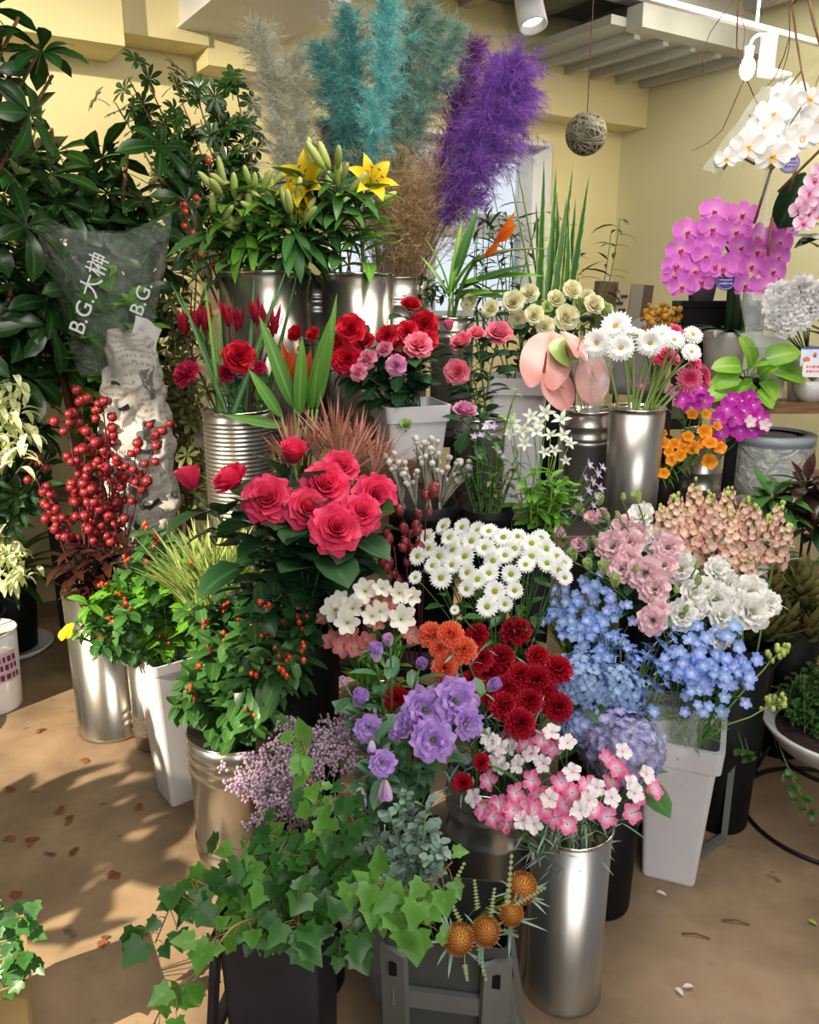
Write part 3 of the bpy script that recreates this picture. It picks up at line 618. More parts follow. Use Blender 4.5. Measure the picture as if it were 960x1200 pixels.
t = thing('wooden_crate', 'brown wooden crate under the white pail of red roses', 'crate', (-.06, 2.21, .80)); mb = MB(); mb.box((0, 0, .0995), (.24, .18, .198)); mb.build('crate_box', BROWNBOX, t, False)
mb = MB()
for z in (.03, .1, .17): mb.box((0, -.094, z), (.25, .008, .05))
mb.build('crate_slats', BROWNBOX, t, False)
# right hand shelving
t = thing('plant_shelf', 'two-tier wooden plant shelf on black legs beside the wall', 'shelf', (1.55, 2.85, 0)); mb = MB(); 
mb.box((0, 0, 1.075), (1.1, .55, .035)); mb.build('upper_board', WOOD, t, False); mb = MB(); mb.box((0, -.02, .745), (1.1, .55, .035)); mb.build('lower_board', WOOD, t, False)
for x in (-.5, .12, .5):
    for y in (-.22, .22): mb = MB(); mb.box((x, y, .53), (.03, .03, 1.06)); mb.build('leg', BLKMETAL, t, False)

# ================================================================== containers
def at(px, Y, z=0):                 # x at photo column px for something standing at ground distance Y, height z
    return (P(px, 600, Y).x * 0 + (px - 480) / F * (Y * cp + (H - z) * sp), Y, z)
tubC = can('round_can', 'tall plain steel can of yellow lilies on the riser table', (at(314, 2.5, 1.3)[0], 2.5, 1.03), .135, .13, .455, STEEL2, (), cat='bucket')[1]
tubB = can('round_can', 'banded steel can between the two plain lily cans', (at(372, 2.66, 1.3)[0], 2.7, 1.03), .1, .1, .445, STEEL, (.37, .39, .34, .1), cat='bucket')[1]
tubD = can('round_can', 'plain steel can of pampas plumes beside the banded can', (at(421, 2.52, 1.3)[0], 2.48, 1.03), .105, .10, .45, STEEL2, (), cat='bucket')[1]
tubE = can('round_can', 'banded steel can of dry brown grass behind the red roses', (at(465, 2.66, 1.3)[0], 2.72, 1.03), .1, .095, .44, STEEL, (.38, .36, .3, .1), cat='bucket')[1]
tubF = can('round_can', 'small steel can of bird-of-paradise behind the pink roses', (at(528, 2.55, 1.2)[0], 2.5, 1.03), .066, .062, .325, STEEL, (.27, .29), cat='bucket')[1]
tubG = can('round_bucket', 'black bucket of long sword leaves behind the cream roses', (at(640, 2.72, 1.0)[0], 2.74, .80), .1, .09, .4, BLACKP, (), None)[1]
ribC = can('ribbed_can', 'finely ribbed steel can of red ginger flowers', (at(281, 2.21, 1.0)[0], 2.21, .80), .092, .092, .325, STEEL, (), ribs=24)[1]
redC = pail('square_pail', 'short white square pail of red and pink roses on the crate', (at(480, 2.21, 1.0)[0], 2.21, 1.0), rad(18), .086, .072, .145, WHITEP, .045, .005)[1]
pinkC = can('round_bucket', 'dark steel bucket of pink roses beside the white pail', (at(562, 2.22, 1.0)[0], 2.22, .80), .07, .065, .3, STEEL, (.26, .28))[1]
creamC = pail('square_pail', 'white square pail holding the cream roses', (at(607, 2.5, 1.0)[0], 2.5, .80), rad(-10), .085, .065, .385, WHITEP, .05, .006)[1]
anthC = can('banded_bucket', 'small banded steel bucket of pink anthuriums', (at(684, 2.36, 1.0)[0], 2.36, .80), .071, .068, .3, STEEL, (.21, .225, .26))[1]
gerC = can('cylinder_vase', 'tall brushed steel cylinder of white gerberas', (at(743, 2.24, 1.0)[0], 2.24, .80), .076, .072, .325, STEEL, (), cat='vase')[1]
blkC = can('cylinder_vase', 'black cylinder vase of small orange flowers', (at(785, 2.28, .9)[0], 2.34, .80), .052, .05, .2, BLACKP, (), None, cat='vase')[1]
monC = can('banded_bucket', 'small banded steel bucket of magenta orchids', (at(820, 2.42, .9)[0], 2.42, .80), .06, .056, .23, STEEL, (.06, .11, .21))[1]
bruC = can('round_bucket', 'wide black bucket of silver brunia', (at(496, 1.88, .9)[0], 1.88, .60), .083, .072, .355, BLACKP, (.33,), None)[1]
bt, labC = can('round_bucket', 'black bucket with a pale label strip', (at(570, 1.86, .9)[0], 1.86, .60), .06, .052, .345, BLACKP, (.33,), None)
mb = MB(); c_ = V((0, 0, 0))
mb.grid(lambda u, v: V((.066 * math.sin((u - .5) * 1.0), -.066 * math.cos((u - .5) * 1.0), .262 + v * .016)), 8, 1); mb.build('label_strip', mat('label_tape', '#b8b6b4', '#d0cecc', .4), bt)
mb = MB()
for k in range(9): u = -.4 + k * .09; mb.box((.0675 * math.sin(u), -.0675 * math.cos(u), .27), (.003, .0006, R(.006, .010)), Matrix.Rotation(u, 3, 'Z'))
mb.build('label_writing', BLACKP, bt)
grnC = can('round_bucket', 'small black bucket of bright green leaves and star flowers', (at(624, 1.87, .85)[0], 1.87, .60), .05, .045, .31, BLACKP, (), None)[1]
proC = can('round_bucket', 'black bucket of spiky pink proteas', (at(392, 1.87, .8)[0], 1.87, .60), .075, .065, .27, BLACKP, (), None)[1]
hotC = can('round_bucket', 'tall black bucket of hot pink roses', (-.25, 1.635, 0), .098, .082, .74, BLACKP, (.7,), None)[1]
limC = can('round_bucket', 'black bucket of mauve statice', (at(362, 1.44, .4)[0], 1.44, 0), .075, .065, .42, BLACKP, (), None)[1]
hypA = pail('tapered_pail', 'tall white tapered pail of sunlit hypericum', (at(206, 2.1, .2)[0], 2.12, 0), rad(38), .085, .056, .46, WHITEP, .03, .004)[1]
hypB = can('banded_bucket', 'shiny banded steel bucket of hypericum with red berries', (at(284, 1.86, .2)[0], 1.86, 0), .128, .122, .37, STEEL2, (.335, .31, .275, .07, .04))[1]
berC = can('tall_can', 'tall plain steel can of red rosehip branches', (at(128, 2.5, .2)[0], 2.5, 0), .118, .115, .5, STEEL2, (.01,))[1]
smlC = can('banded_bucket', 'slim banded steel bucket half hidden behind the white tapered pail', (at(176, 2.38, .2)[0], 2.395, 0), .07, .066, .3, STEEL2, (.06, .09, .12))[1]
grsC = can('round_bucket', 'black bucket of striped ornamental grass', (at(264, 2.06, .3)[0], 2.03, 0), .05, .06, .64, BLACKP, (), None)[1]
altC = can('glass_vase', 'clear glass vase of alstroemeria with a bright rim', (at(452, 1.58, .5)[0], 1.58, .2), .075, .07, .4, CLEARG, (), cat='vase')[1]
lavC = can('glass_vase', 'clear glass vase of lavender lisianthus', (at(462, 1.4, .4)[0], 1.42, 0), .062, .058, .42, CLEARG, (), cat='vase')[1]
carC = can('banded_bucket', 'dark banded steel bucket of carnations', (at(574, 1.48, .4)[0], 1.5, 0), .088, .08, .47, STEEL, (.4, .43, .34))[1]
mumC = can('round_bucket', 'black bucket of white daisy chrysanthemums', (at(592, 1.68, .4)[0], 1.665, 0), .07, .062, .58, BLACKP, (), None)[1]
hipC = can('round_bucket', 'slim black bucket of dusky rosehip stems', (.015, 1.69, .2), .035, .032, .36, BLACKP, (), None)[1]
stand('riser_stool', 'low black stool under the alstroemeria and chrysanthemums', -.13, .07, 1.49, 1.735, .2, m=BLACKP, inset=.02)
diaC = can('cylinder_vase', 'tall brushed steel cylinder of pink and white dianthus', (at(664, 1.42, .2)[0], 1.42, 0), .081, .078, .405, STEEL, (.008,), cat='vase')[1]
dt, delC = pail('square_pail', 'tall white square pail of blue delphinium', (at(793, 1.8, .2)[0], 1.80, 0), rad(-22), .088, .064, .40, WHITEP, .06, .011)
hydC = can('round_bucket', 'black bucket of hydrangeas in front of the white square pail', (at(712, 1.66, .3)[0], 1.68, 0), .085, .075, .38, BLACKP, (), None)[1]
delA = can('round_bucket', 'black bucket of blue delphinium behind the carnations', (at(692, 1.9, .3)[0], 1.9, 0), .085, .075, .55, BLACKP, (), None)[1]
lisC = can('round_bucket', 'black bucket of pink and white lisianthus', (at(765, 2.0, .4)[0], 2.02, 0), .095, .085, .6, BLACKP, (), None)[1]
stkC = can('round_bucket', 'black bucket of peach stock', (at(862, 2.0, .5)[0], 2.0, 0), .09, .08, .55, BLACKP, (), None)[1]
# square black ivy pail and the grey crate-like pail with its side frame
def crate(name, label, loc, rot, hx_, hy, h, m, frame, opens):
    t = thing(name, label, 'pail', loc, rz=rot); mb = MB(); k = .86
    mb.loft([(0, hx_ * k, hy * k), (h - .03, hx_ * .985, hy * .985), (h - .03, hx_ * 1.02, hy * 1.02), (h, hx_ * 1.03, hy * 1.03), (h, hx_ * .99, hy * .99), (.012, hx_ * k - .005, hy * k - .005)], rr=.14); mb.loft([(.012, hx_ * k - .005, hy * k - .005), (.013, .001, .001)], close_first=False); mb.build('pail_wall', m, t, False)
    mb = MB()
    for sx in (-1, 1): mb.bar((sx * hx_ * (k - .08), -hy * k - .008, 0), (sx * hx_ * .84, -hy * 1.0 - .008, h - .02), .05 * hx_ / .1, .012)
    for z in opens: f = k + (1 - k) * z / h; mb.bar((-hx_ * f * .9, -hy * f - .009, z), (hx_ * f * .9, -hy * f - .009, z), .012, .036)
    mb.build('front_frame', frame, t, False)
    for sx in (-1, 1): mb = MB(); mb.box((sx * hx_ * .84, -hy - .016, h - .055), (.014, .004, .026)); mb.build('hand_slot', BLACKP, t, False)
    mb = MB(); x = hx_ * 1.0
    for y in (-hy * .95, hy * .6): mb.bar((x * .99, y * .9, h - .05), (x + .045, y, 0), .014, .01)
    mb.bar((x + .01, -hy * .9, h * .62), (x + .042, hy * .5, .03), .012, .008); mb.bar((x + .04, -hy, .012), (x + .04, hy * .7, .012), .02, .014); mb.build('side_frame', frame, t, False)
    return t, (loc[0], loc[1], loc[2] + h, min(hx_, hy) * .85)
ivt, ivyC = pail('square_pail', 'black square pail of trailing ivy', (at(330, 1.25, .2)[0], 1.27, 0), rad(-8), (.093, .085), (.085, .075), .365, BLACKP2, .035, .005)
mb = MB(); 
for y in (-.075, .075): mb.bar((-.094, y, .34), (-.13, y, 0), .028, .012)
mb.bar((-.118, -.075, .1), (-.118, .075, .1), .02, .02); mb.build('side_frame', BLACKP2, ivt, False)
gyt, gryC = crate('framed_pail', 'grey plastic framed pail of orange banksia and eucalyptus', (at(527, 1.23, .2)[0], 1.235, 0), rad(-9), .106, .08, .365, GREYP2, GREYP, (.13, .245))
# ================================================================== hot pink roses
ROSE_L = dict(mat=LFROSE, n=7, L=.075, W=.05, t0=.62, t1=.9, shape='oval', droop=.5, spread=1.1, petiole=.02)
rose_o = lambda: rose_mb(1.0); rose_h = lambda: rose_mb(.72); rose_c = lambda: rose_mb(.45, False); rose_w = lambda: rose_mb(1.12)
CAMF = (.25, 1.0, .35)
hot = [(226, 572, 52, dict(b=rose_c, d='half-closed hot pink rose standing apart over the striped grass', f=(.9, .2, .3))), (278, 570, 52, dict(b=rose_h, f=(.5, .5, .8))), (315, 588, 58, dict(f=CAMF)), (343, 541, 54, dict(b=rose_c, d='tall half-closed hot pink rose at the top of its bunch', f=(.8, .3, -.3))), (398, 552, 45, dict(f=(.5, .6, .2))),
       (380, 574, 60, dict(f=(.5, .9, .1))), (438, 582, 52, dict(f=CAMF)), (358, 599, 50, dict(f=CAMF)), (422, 604, 48, dict(f=CAMF)), (393, 622, 60, dict(f=(.2, 1, .1)))]
bouquet('cut_rose', 'rose', 'wide open hot pink rose', 'the striped grass', hot, 1.66, hotC, rose_o, [HOT], 2, .0022, STEMD, .003, dict(ROSE_L, n=13, L=.11, W=.086, t0=.34, t1=.84), 'hot pink roses', jy=.01)
# ================================================================== red and pink roses in the short white pail
RL = dict(mat=LFROSE, n=10, L=.062, W=.044, t0=.3, t1=.86, shape='oval', droop=.5, petiole=.015)
red = [(385, 424, 28), (408, 422, 37, dict(f=CAMF)), (412, 387, 36, dict(f=CAMF)), (430, 402, 24), (350, 393, 24, dict(b=rose_h, d='single deep red rose above the orange heliconia bracts')), (369, 394, 20, dict(b=rose_h)), (455, 395, 26), (477, 390, 27), (481, 363, 28, dict(b=rose_h, f=(.9, .4, .2))), (497, 381, 34, dict(f=CAMF)), (476, 415, 28), (398, 405, 22), (463, 408, 22), (500, 400, 26)]
bouquet('cut_rose', 'rose', 'bright red rose above the white pail', 'the heliconia leaves', red, 2.16, redC, rose_o, [RED], 2, .001, STEMD, .0022, RL, 'red roses', deep=.1)
pk = [(433, 423, 25), (422, 437, 22), (452, 412, 23, dict(b=rose_h)), (465, 428, 25, dict(m=[MAUVE], d='small mauve-pink rose in front of the red roses', f=CAMF)), (490, 408, 34, dict(m=[PINK], f=(.6, .5, .4)))]
bouquet('cut_rose', 'rose', 'pale pink rose among the red roses', 'the heliconia leaves', pk, 2.10, redC, rose_o, [PALEP], 1, .001, STEMD, .0022, RL, 'pale roses among the red', deep=.1)
t = bouquet('cut_rose', 'rose bud', 'greenish white rose bud drooping on the white pail', '', [(476, 500, 24)], 2.08, redC, rose_c, [CREAMG], 1, 0, STEMG, .002, None)
pr = [(527, 387, 24, dict(b=rose_c, f=(1, .2, 0))), (543, 406, 31), (558, 395, 24), (584, 396, 36, dict(f=(.6, .6, .6))), (538, 436, 34, dict(f=CAMF)), (543, 488, 34, dict(m=[MAUVE], Y=1.95, d='single mauve-pink rose hanging low above the brunia', f=(.6, .7, -.4)))]
bouquet('cut_rose', 'rose', 'clear pink rose beside the red roses', 'the red roses', pr, 2.24, pinkC, rose_h, [PINK], 1, .001, STEMG, .0022, RL, 'clear pink roses')
cr = [(553, 357, 24), (577, 363, 24), (602, 356, 30), (620, 346, 25), (607, 375, 24, dict(f=CAMF)), (625, 370, 26, dict(f=CAMF)), (638, 383, 26, dict(f=CAMF)), (650, 353, 24), (668, 342, 26), (677, 358, 24, dict(m=[CREAMG])), (661, 373, 33, dict(f=CAMF)), (693, 360, 28), (706, 367, 26, dict(m=[CREAMG])), (640, 360, 16, dict(m=[CREAMG])), (686, 350, 22)]
bouquet('cut_rose', 'rose', 'small cream-green rose', 'the bird-of-paradise leaves', cr, 2.40, creamC, rose_h, [CREAM], 2, .001, STEMG, .002, dict(RL, n=9, L=.045), 'cream roses')
rb = [(221, 440, 36, dict(b=carn_mb, m=[MAG, CALYX], d='magenta cockscomb-like carnation at the foot of the red ginger')), (280, 420, 38, dict(b=rose_w, d='wide open red rose over the ribbed can', f=(.5, .8, -.1))), (264, 440, 26, dict(b=carn_mb, m=[MAG, CALYX], d='small magenta carnation under the open red rose')), (303, 432, 20, dict(b=carn_mb, m=[MAG, CALYX], d='small dark magenta carnation beside the open red rose'))]
bouquet('cut_flower', 'flower', 'red flower', 'the wall', rb, 2.2, ribC, rose_o, [RED], 1, .0005, STEMG, .002, dict(RL, n=4), None)
for i, q in enumerate(rb): pass
# ================================================================== gerberas
gw = [(700, 402, 34, dict(f=CAMF)), (728, 408, 32, dict(f=CAMF)), (722, 383, 38), (743, 393, 32, dict(f=(1, .2, 0))), (762, 402, 32, dict(f=CAMF)), (775, 394, 30), (790, 399, 26), (812, 393, 24, dict(m=[WHITEG, CALYX])), (810, 413, 24, dict(m=[WHITEG, CALYX]))]
bouquet('cut_gerbera', 'gerbera', 'white gerbera in the steel cylinder', 'the anthuriums', gw, 2.18, gerC, lambda: daisy_mb(24, 3, .44, .066), [WHITE, CALYX], 1, .001, STEML, .0035, None, 'white gerberas', centre=(disc_mb, [CENTY]), deep=.1, face=(.5, .7, .4))
gp = [(793, 390, 26), (784, 418, 30), (812, 424, 32), (808, 444, 30, dict(f=CAMF)), (824, 442, 30, dict(f=(.2, .6, .9))), (772, 422, 24)]
bouquet('cut_gerbera', 'gerbera', 'bright pink gerbera in the steel cylinder', 'the white gerberas', gp, 2.24, gerC, lambda: daisy_mb(24, 3, .44, .066), [GERP, CALYX], 2, .001, STEML, .0035, None, 'pink gerberas', centre=(disc_mb, [MAG]), deep=.1)
# ================================================================== anthuriums
def spathe_mb():
    mb = MB()
    def hf(u, v):
        a = abs(2 * u - 1); w = .56 * (1 - v) ** .55 * (.72 + 1.1 * v) * min(1, .8 + v); y = v * .98 - .34 - .5 * a * (1.25 - a) * (1 - v) ** 2.2
        return V(((2 * u - 1) * w, y, .12 * a * a * w - .16 * v * v + .03 * math.sin(6 * v + 3 * u)))
    mb.grid(hf, 12, 12); return mb
def spadix_mb():
    mb = MB(); mb.tube(bez(V((0, -.2, .02)), V((0, -.05, .14)), V((0, .12, .3)), 8), .03, .016, 8); return mb
for (px, py, s, nn, up, m_, d_) in [(640, 424, 62, (-.2, -1, .35), 1, ANTH, 'large pale pink anthurium spathe beside the cream roses'), (654, 456, 42, (.25, -.9, .5), 1, ANTH, 'smaller pink anthurium hanging below the large one'), (674, 405, 40, (.6, -.5, .6), 1, ANTH, 'pink anthurium seen edge-on behind the green one'), (662, 412, 34, (.1, -.8, .5), 1, ANTHG, 'pale green anthurium among the pink ones'), (694, 445, 44, (.2, -.8, .3), 1, ANTH, 'pink anthurium wrapped in clear plastic next to the gerberas')]:
    E = P(px, py, 2.24 + R(-.02, .03)); S = instart(anthC); t = thing('cut_anthurium', d_, 'anthurium', S); size = pxm(s, E); n = V(nn).normalized()
    sm = MB(); sm.tube([q - S for q in bez(S, S.lerp(E, .5) + V((0, .02, .06)), E + n * -.004, 8)], .0028, seg=6); sm.build('stem', STEML, t)
    Mx = xf(E - S, n, size, PI + R(-.5, .5) if py > 440 else R(-.5, .5)); spb = spathe_mb(); ob('spathe', spb.mesh('spathe', [m_]), t, Mx); ob('spadix', spadix_mb().mesh('spadix', [SPADIX]), t, Mx)
q = P(694, 440, 2.22); t = thing('plastic_sleeve', 'clear plastic sleeve round the pink anthurium', 'wrapping', q); mb = MB(); mb.lathe([(.025, -.1), (.045, -.02), (.06, .06), (.062, .09)], 16); mb.v = [tuple(V(p) + noise.noise_vector(V(p) * 30) * .008) for p in mb.v]; mb.build('sleeve_film', CLEAR2, t)
# ================================================================== white daisy chrysanthemums
mums = [(517, 677, 28), (560, 679, 26), (573, 672, 26), (548, 671, 24), (547, 690, 22), (580, 693, 27), (599, 673, 25), (603, 692, 22), (571, 711, 27), (592, 708, 20), (578, 657, 25), (542, 637, 26), (515, 652, 27), (545, 652, 26), (503, 643, 24), (490, 652, 24), (500, 630, 24), (520, 617, 24), (542, 618, 24), (560, 622, 24), (573, 623, 24), (568, 642, 26), (590, 630, 26), (603, 643, 26), (607, 629, 22), (623, 637, 26), (634, 631, 24), (623, 652, 26), (640, 643, 26), (641, 660, 24), (653, 652, 24), (655, 668, 24), (662, 677, 20), (661, 660, 22), (531, 645, 26), (527, 630, 24), (530, 662, 24), (487, 677, 18), (533, 715, 12), (553, 634, 26), (616, 662, 22), (592, 651, 24), (582, 640, 24), (507, 663, 22)]
sprays('cut_chrysanthemum', 'chrysanthemum', 'white daisy chrysanthemum spray', 'the hot pink roses', mums, 1.62, mumC, lambda: daisy_mb(20, 2, .42, .06, 10, .1), [WHITE, CALYX], 4, 2, .0022, STEMG, .0018, dict(mat=LF, n=12, L=.05, W=.026, t0=.5, t1=1, shape='obov', droop=.4), 'white daisy chrysanthemums', (.45, .75, .6), centre=(lambda: disc_mb(.15, .02, 30), [CENTG]))
# ================================================================== alstroemeria
alw = [(428, 693, 32), (393, 715, 34), (413, 713, 32), (407, 730, 32), (445, 716, 28), (470, 726, 36, dict(f=CAMF)), (468, 695, 30), (448, 690, 24), (482, 700, 24), (400, 704, 26), (436, 722, 26)]
alp = [(448, 703, 28), (460, 703, 28), (420, 699, 26), (403, 757, 30), (420, 760, 30), (393, 750, 28), (483, 743, 26), (436, 702, 28), (411, 747, 26), (430, 752, 26), (380, 724, 20), (440, 730, 24)]
als = lambda: flat_mb(6, .18, .56, 40, 36, 'obov', .03, tube=.15, eye=0, ruf=.02)
sprays('cut_alstroemeria', 'alstroemeria', 'white alstroemeria stem', 'the hypericum', alw, 1.5, altC, als, [ALW, CALYX], 2, 1, .0012, STEMG, .0022, dict(mat=LFB, n=7, L=.06, W=.014, t0=.4, t1=.95, shape='lance'), 'white alstroemerias', CAMF)
sprays('cut_alstroemeria', 'alstroemeria', 'dusky rose alstroemeria stem', 'the hypericum', alp, 1.53, altC, als, [ALP, CALYX], 3, 1, .0012, STEMG, .0022, dict(mat=LF, n=7, L=.06, W=.014, t0=.4, t1=.95, shape='lance'), 'dusky alstroemerias', CAMF)
# ================================================================== carnations
CL = dict(mat=LFEUC, n=6, L=.07, W=.006, t0=.45, t1=.95, shape='strap', droop=.6, kind='opp')
ora = [(505, 745, 34), (528, 744, 34), (543, 763, 36), (521, 783, 34, dict(f=CAMF)), (515, 760, 26)]
bouquet('cut_carnation', 'carnation', 'coral orange carnation', 'the alstroemeria', ora, 1.47, carC, carn_mb, [ORNG, CALYX], 1, .001, STEMG, .002, CL, 'coral orange carnations', face=(.5, .8, .3))
crm = [(560, 746, 32), (605, 742, 40, dict(f=(.8, .6, .2), d='tall crimson carnation standing above the others')), (563, 773, 34), (587, 772, 36), (574, 789, 40), (593, 808, 38), (627, 798, 42, dict(f=CAMF)), (653, 786, 38), (653, 829, 38, dict(f=CAMF)), (590, 828, 38), (609, 848, 40), (609, 792, 34), (630, 770, 30), (620, 822, 34), (575, 812, 34), (640, 812, 30), (552, 800, 30)]
bouquet('cut_carnation', 'carnation', 'deep crimson carnation', 'the orange carnations', crm, 1.50, carC, carn_mb, [CRIM, CALYX], 3, .0015, STEMG, .002, CL, 'crimson carnations', face=(.4, .8, .5))
rdl = [(466, 820, 34), (474, 848, 26), (484, 880, 28), (542, 918, 26), (570, 892, 20)]
bouquet('cut_carnation', 'carnation', 'red carnation behind the lavender lisianthus', 'the alstroemeria', rdl, 1.47, carC, carn_mb, [RED, CALYX], 1, .0003, STEMG, .002, CL, 'red carnations', face=(.2, 1, .1))
# ================================================================== lavender lisianthus
LL = dict(mat=LFGG, n=7, L=.055, W=.03, t0=.4, t1=.92, shape='oval', droop=.4, kind='opp')
lisd, liss = (lambda: lisi_mb(1.0, True, .055)), (lambda: lisi_mb(.7, False, .04))
bell = (lambda: lisi_mb(.5, False, .03))
lav = [(497, 832, 56, dict(f=CAMF)), (531, 822, 58, dict(f=(.3, .8, .5))), (507, 867, 54, dict(f=(-.1, 1, .1))), (476, 856, 40, dict(f=(0, .6, -.6))), (545, 846, 40, dict(f=(.1, .8, .6), m=[LAV, CALYX])), (572, 808, 34, dict(b=bell, f=(.5, .5, .6))), (492, 783, 32, dict(b=bell, f=(.5, .4, .8))), (441, 775, 38, dict(b=bell, f=(1, .2, -.2))), (417, 827, 38, dict(f=(.5, .5, -.5), b=liss)), (432, 852, 36, dict(f=(-.3, .7, 0))), (436, 868, 26, dict(b=bell, f=(-.8, .5, .3))), (421, 923, 38, dict(b=bell, f=(-1, .35, -.1))), (447, 893, 34, dict(f=(-.2, .8, 0)))]
bouquet('cut_lisianthus', 'lisianthus', 'lavender ruffled lisianthus', 'the mauve statice', lav, 1.33, lavC, lisd, [LAV, CALYX], 3, .0012, STEMG, .0022, LL, 'lavender lisianthus')
lvp = [(457, 757, 28), (405, 804, 20, dict(b=bud_mb)), (553, 830, 26), (451, 914, 38, dict(f=(-1, .35, .1)))]
bouquet('cut_lisianthus', 'lisianthus', 'pale pinkish lisianthus bud', 'the mauve statice', lvp, 1.32, lavC, bell, [LAVP, CALYX], 1, .0008, STEMG, .002, LL, 'pale lisianthus buds', face=(.8, .4, .3))
# ================================================================== dianthus
dia = lambda: flat_mb(5, .215, .47, 70, 20, 'obov', .03, jag=.025, tube=.45, eye=.02, ruf=.05)
dp = [(649, 879), (618, 876), (628, 871), (592, 867), (637, 868), (574, 915), (568, 949), (586, 943), (624, 915), (633, 933), (645, 935), (671, 929), (663, 943), (614, 943), (626, 949), (596, 964), (665, 966), (711, 957), (695, 949), (711, 891), (728, 907), (766, 925), (740, 953), (664, 925), (658, 917), (605, 930), (602, 950), (640, 948), (689, 921), (745, 933), (717, 918), (722, 900), (650, 958), (758, 910), (578, 957)]
dw = [(647, 858), (665, 871), (637, 895), (582, 887), (588, 897), (600, 874), (556, 935), (671, 905), (612, 962), (699, 923), (730, 881), (740, 919), (758, 908), (717, 935), (623, 884), (578, 872), (572, 864), (644, 936), (626, 966), (587, 876), (690, 938), (744, 930), (607, 896), (680, 950)]
DL_ = dict(mat=LFEUC, n=8, L=.06, W=.005, t0=.5, t1=.95, shape='strap', droop=.4, kind='opp')
sprays('cut_dianthus', 'dianthus', 'pink dianthus spray in the steel cylinder', 'the banksia', [(a, b, 27) for a, b in dp], 1.37, diaC, dia, [DIAP, CALYX], 3, 3, .0012, STEMG, .0016, DL_, 'pink dianthus', (.5, .45, .8), fork=.5)
sprays('cut_dianthus', 'dianthus', 'white dianthus spray in the steel cylinder', 'the banksia', [(a, b, 24) for a, b in dw], 1.36, diaC, dia, [DIAW, CALYX], 3, 2, .0012, STEMG, .0016, DL_, 'white dianthus', (.5, .45, .8), fork=.5)
t = bouquet('cut_carnation', 'carnation', 'small scarlet spray carnation beside the dianthus', '', [(565, 893, 22)], 1.36, diaC, carn_mb, [RED, CALYX], 1)
# ================================================================== pink and white lisianthus
lp = [(720, 643, 44, dict(f=CAMF)), (700, 613, 30, dict(b=liss)), (733, 622, 36), (757, 671, 46, dict(f=(0, .9, .3))), (740, 640, 40), (687, 642, 34, dict(b=liss)), (768, 692, 40), (766, 726, 38, dict(f=(-.3, .9, .2))), (730, 668, 36), (782, 643, 38), (712, 607, 28, dict(b=liss)), (647, 627, 30, dict(b=liss)), (662, 628, 28, dict(b=liss)), (772, 715, 28), (748, 628, 34), (778, 664, 34), (738, 655, 34)]
LLs = dict(LL, L=.05, n=6)
bouquet('cut_lisianthus', 'lisianthus', 'soft pink ruffled lisianthus', 'the chrysanthemums', lp, 1.92, lisC, lisd, [LPINK, CALYX], 3, .0018, STEMG, .002, LLs, 'soft pink lisianthus')
lw = [(753, 608, 36), (795, 668, 42, dict(f=CAMF)), (838, 671, 36, dict(f=(.6, .7, .3))), (837, 702, 44, dict(f=CAMF)), (878, 696, 44, dict(f=CAMF)), (877, 718, 48, dict(f=(.2, .8, .6))), (798, 722, 40, dict(f=CAMF)), (844, 722, 36), (810, 697, 36), (853, 688, 34), (754, 628, 32), (768, 638, 34), (816, 710, 34), (842, 748, 30), (898, 708, 32), (826, 690, 30)]
bouquet('cut_lisianthus', 'lisianthus', 'white ruffled lisianthus', 'the soft pink lisianthus', lw, 1.88, lisC, lisd, [WHITEG, CENTL], 3, .0016, STEMG, .002, LLs, 'white lisianthus')
lg = [(702, 592, 26), (682, 604, 26), (748, 590, 26), (673, 657, 28), (707, 673, 30), (720, 688, 28), (690, 667, 26), (697, 637, 14, dict(b=bud_mb)), (712, 610, 13, dict(b=bud_mb)), (726, 608, 13, dict(b=bud_mb)), (730, 587, 14, dict(b=bud_mb)), (793, 695, 16, dict(b=bud_mb)), (803, 717, 14, dict(b=bud_mb)), (745, 671, 14, dict(b=bud_mb)), (818, 686, 18, dict(b=bud_mb)), (815, 667, 14, dict(b=bud_mb))]
bouquet('cut_lisianthus', 'lisianthus', 'greenish cream lisianthus bud', 'the chrysanthemums', lg, 1.88, lisC, bell, [CREAMG, CALYX], 3, .0014, STEMG, .002, None, 'greenish lisianthus buds', face=(.9, .4, .2))
# ================================================================== delphinium, stock
dfl = lambda: flat_mb(5, .19, .47, 62, 14, 'obov', .03, tube=.5, eye=.07, ruf=.03)
DFL = dict(mat=LFB, n=9, L=.06, W=.006, t0=.3, t1=.95, shape='strap', droop=.3)
sprays('cut_delphinium', 'delphinium', 'blue delphinium spray behind the carnations', 'the chrysanthemums', [(680 + max(-60, min(60, rng.gauss(0, 30))), 722 + max(-52, min(48, rng.gauss(0, 24))), R(12, 17)) for _ in range(105)], 1.84, delA, dfl, [BLUE, WHITEG], 7, 2, .0012, STEMG, .0014, DFL, 'blue delphiniums behind the carnations', (.4, .5, .6), jy=.035, bname='floret')
rng.seed(21)
sprays('cut_delphinium', 'delphinium', 'blue delphinium spray in the white square pail', 'the hydrangeas', [(826 + max(-58, min(60, rng.gauss(0, 29))), 784 + max(-50, min(50, rng.gauss(0, 25))), R(13, 20)) for _ in range(112)], 1.72, delC, dfl, [BLUE, WHITEG], 7, 2, .0012, STEMG, .0014, DFL, 'blue delphiniums in the pail', (.4, .5, .6), jy=.035, bname='floret')
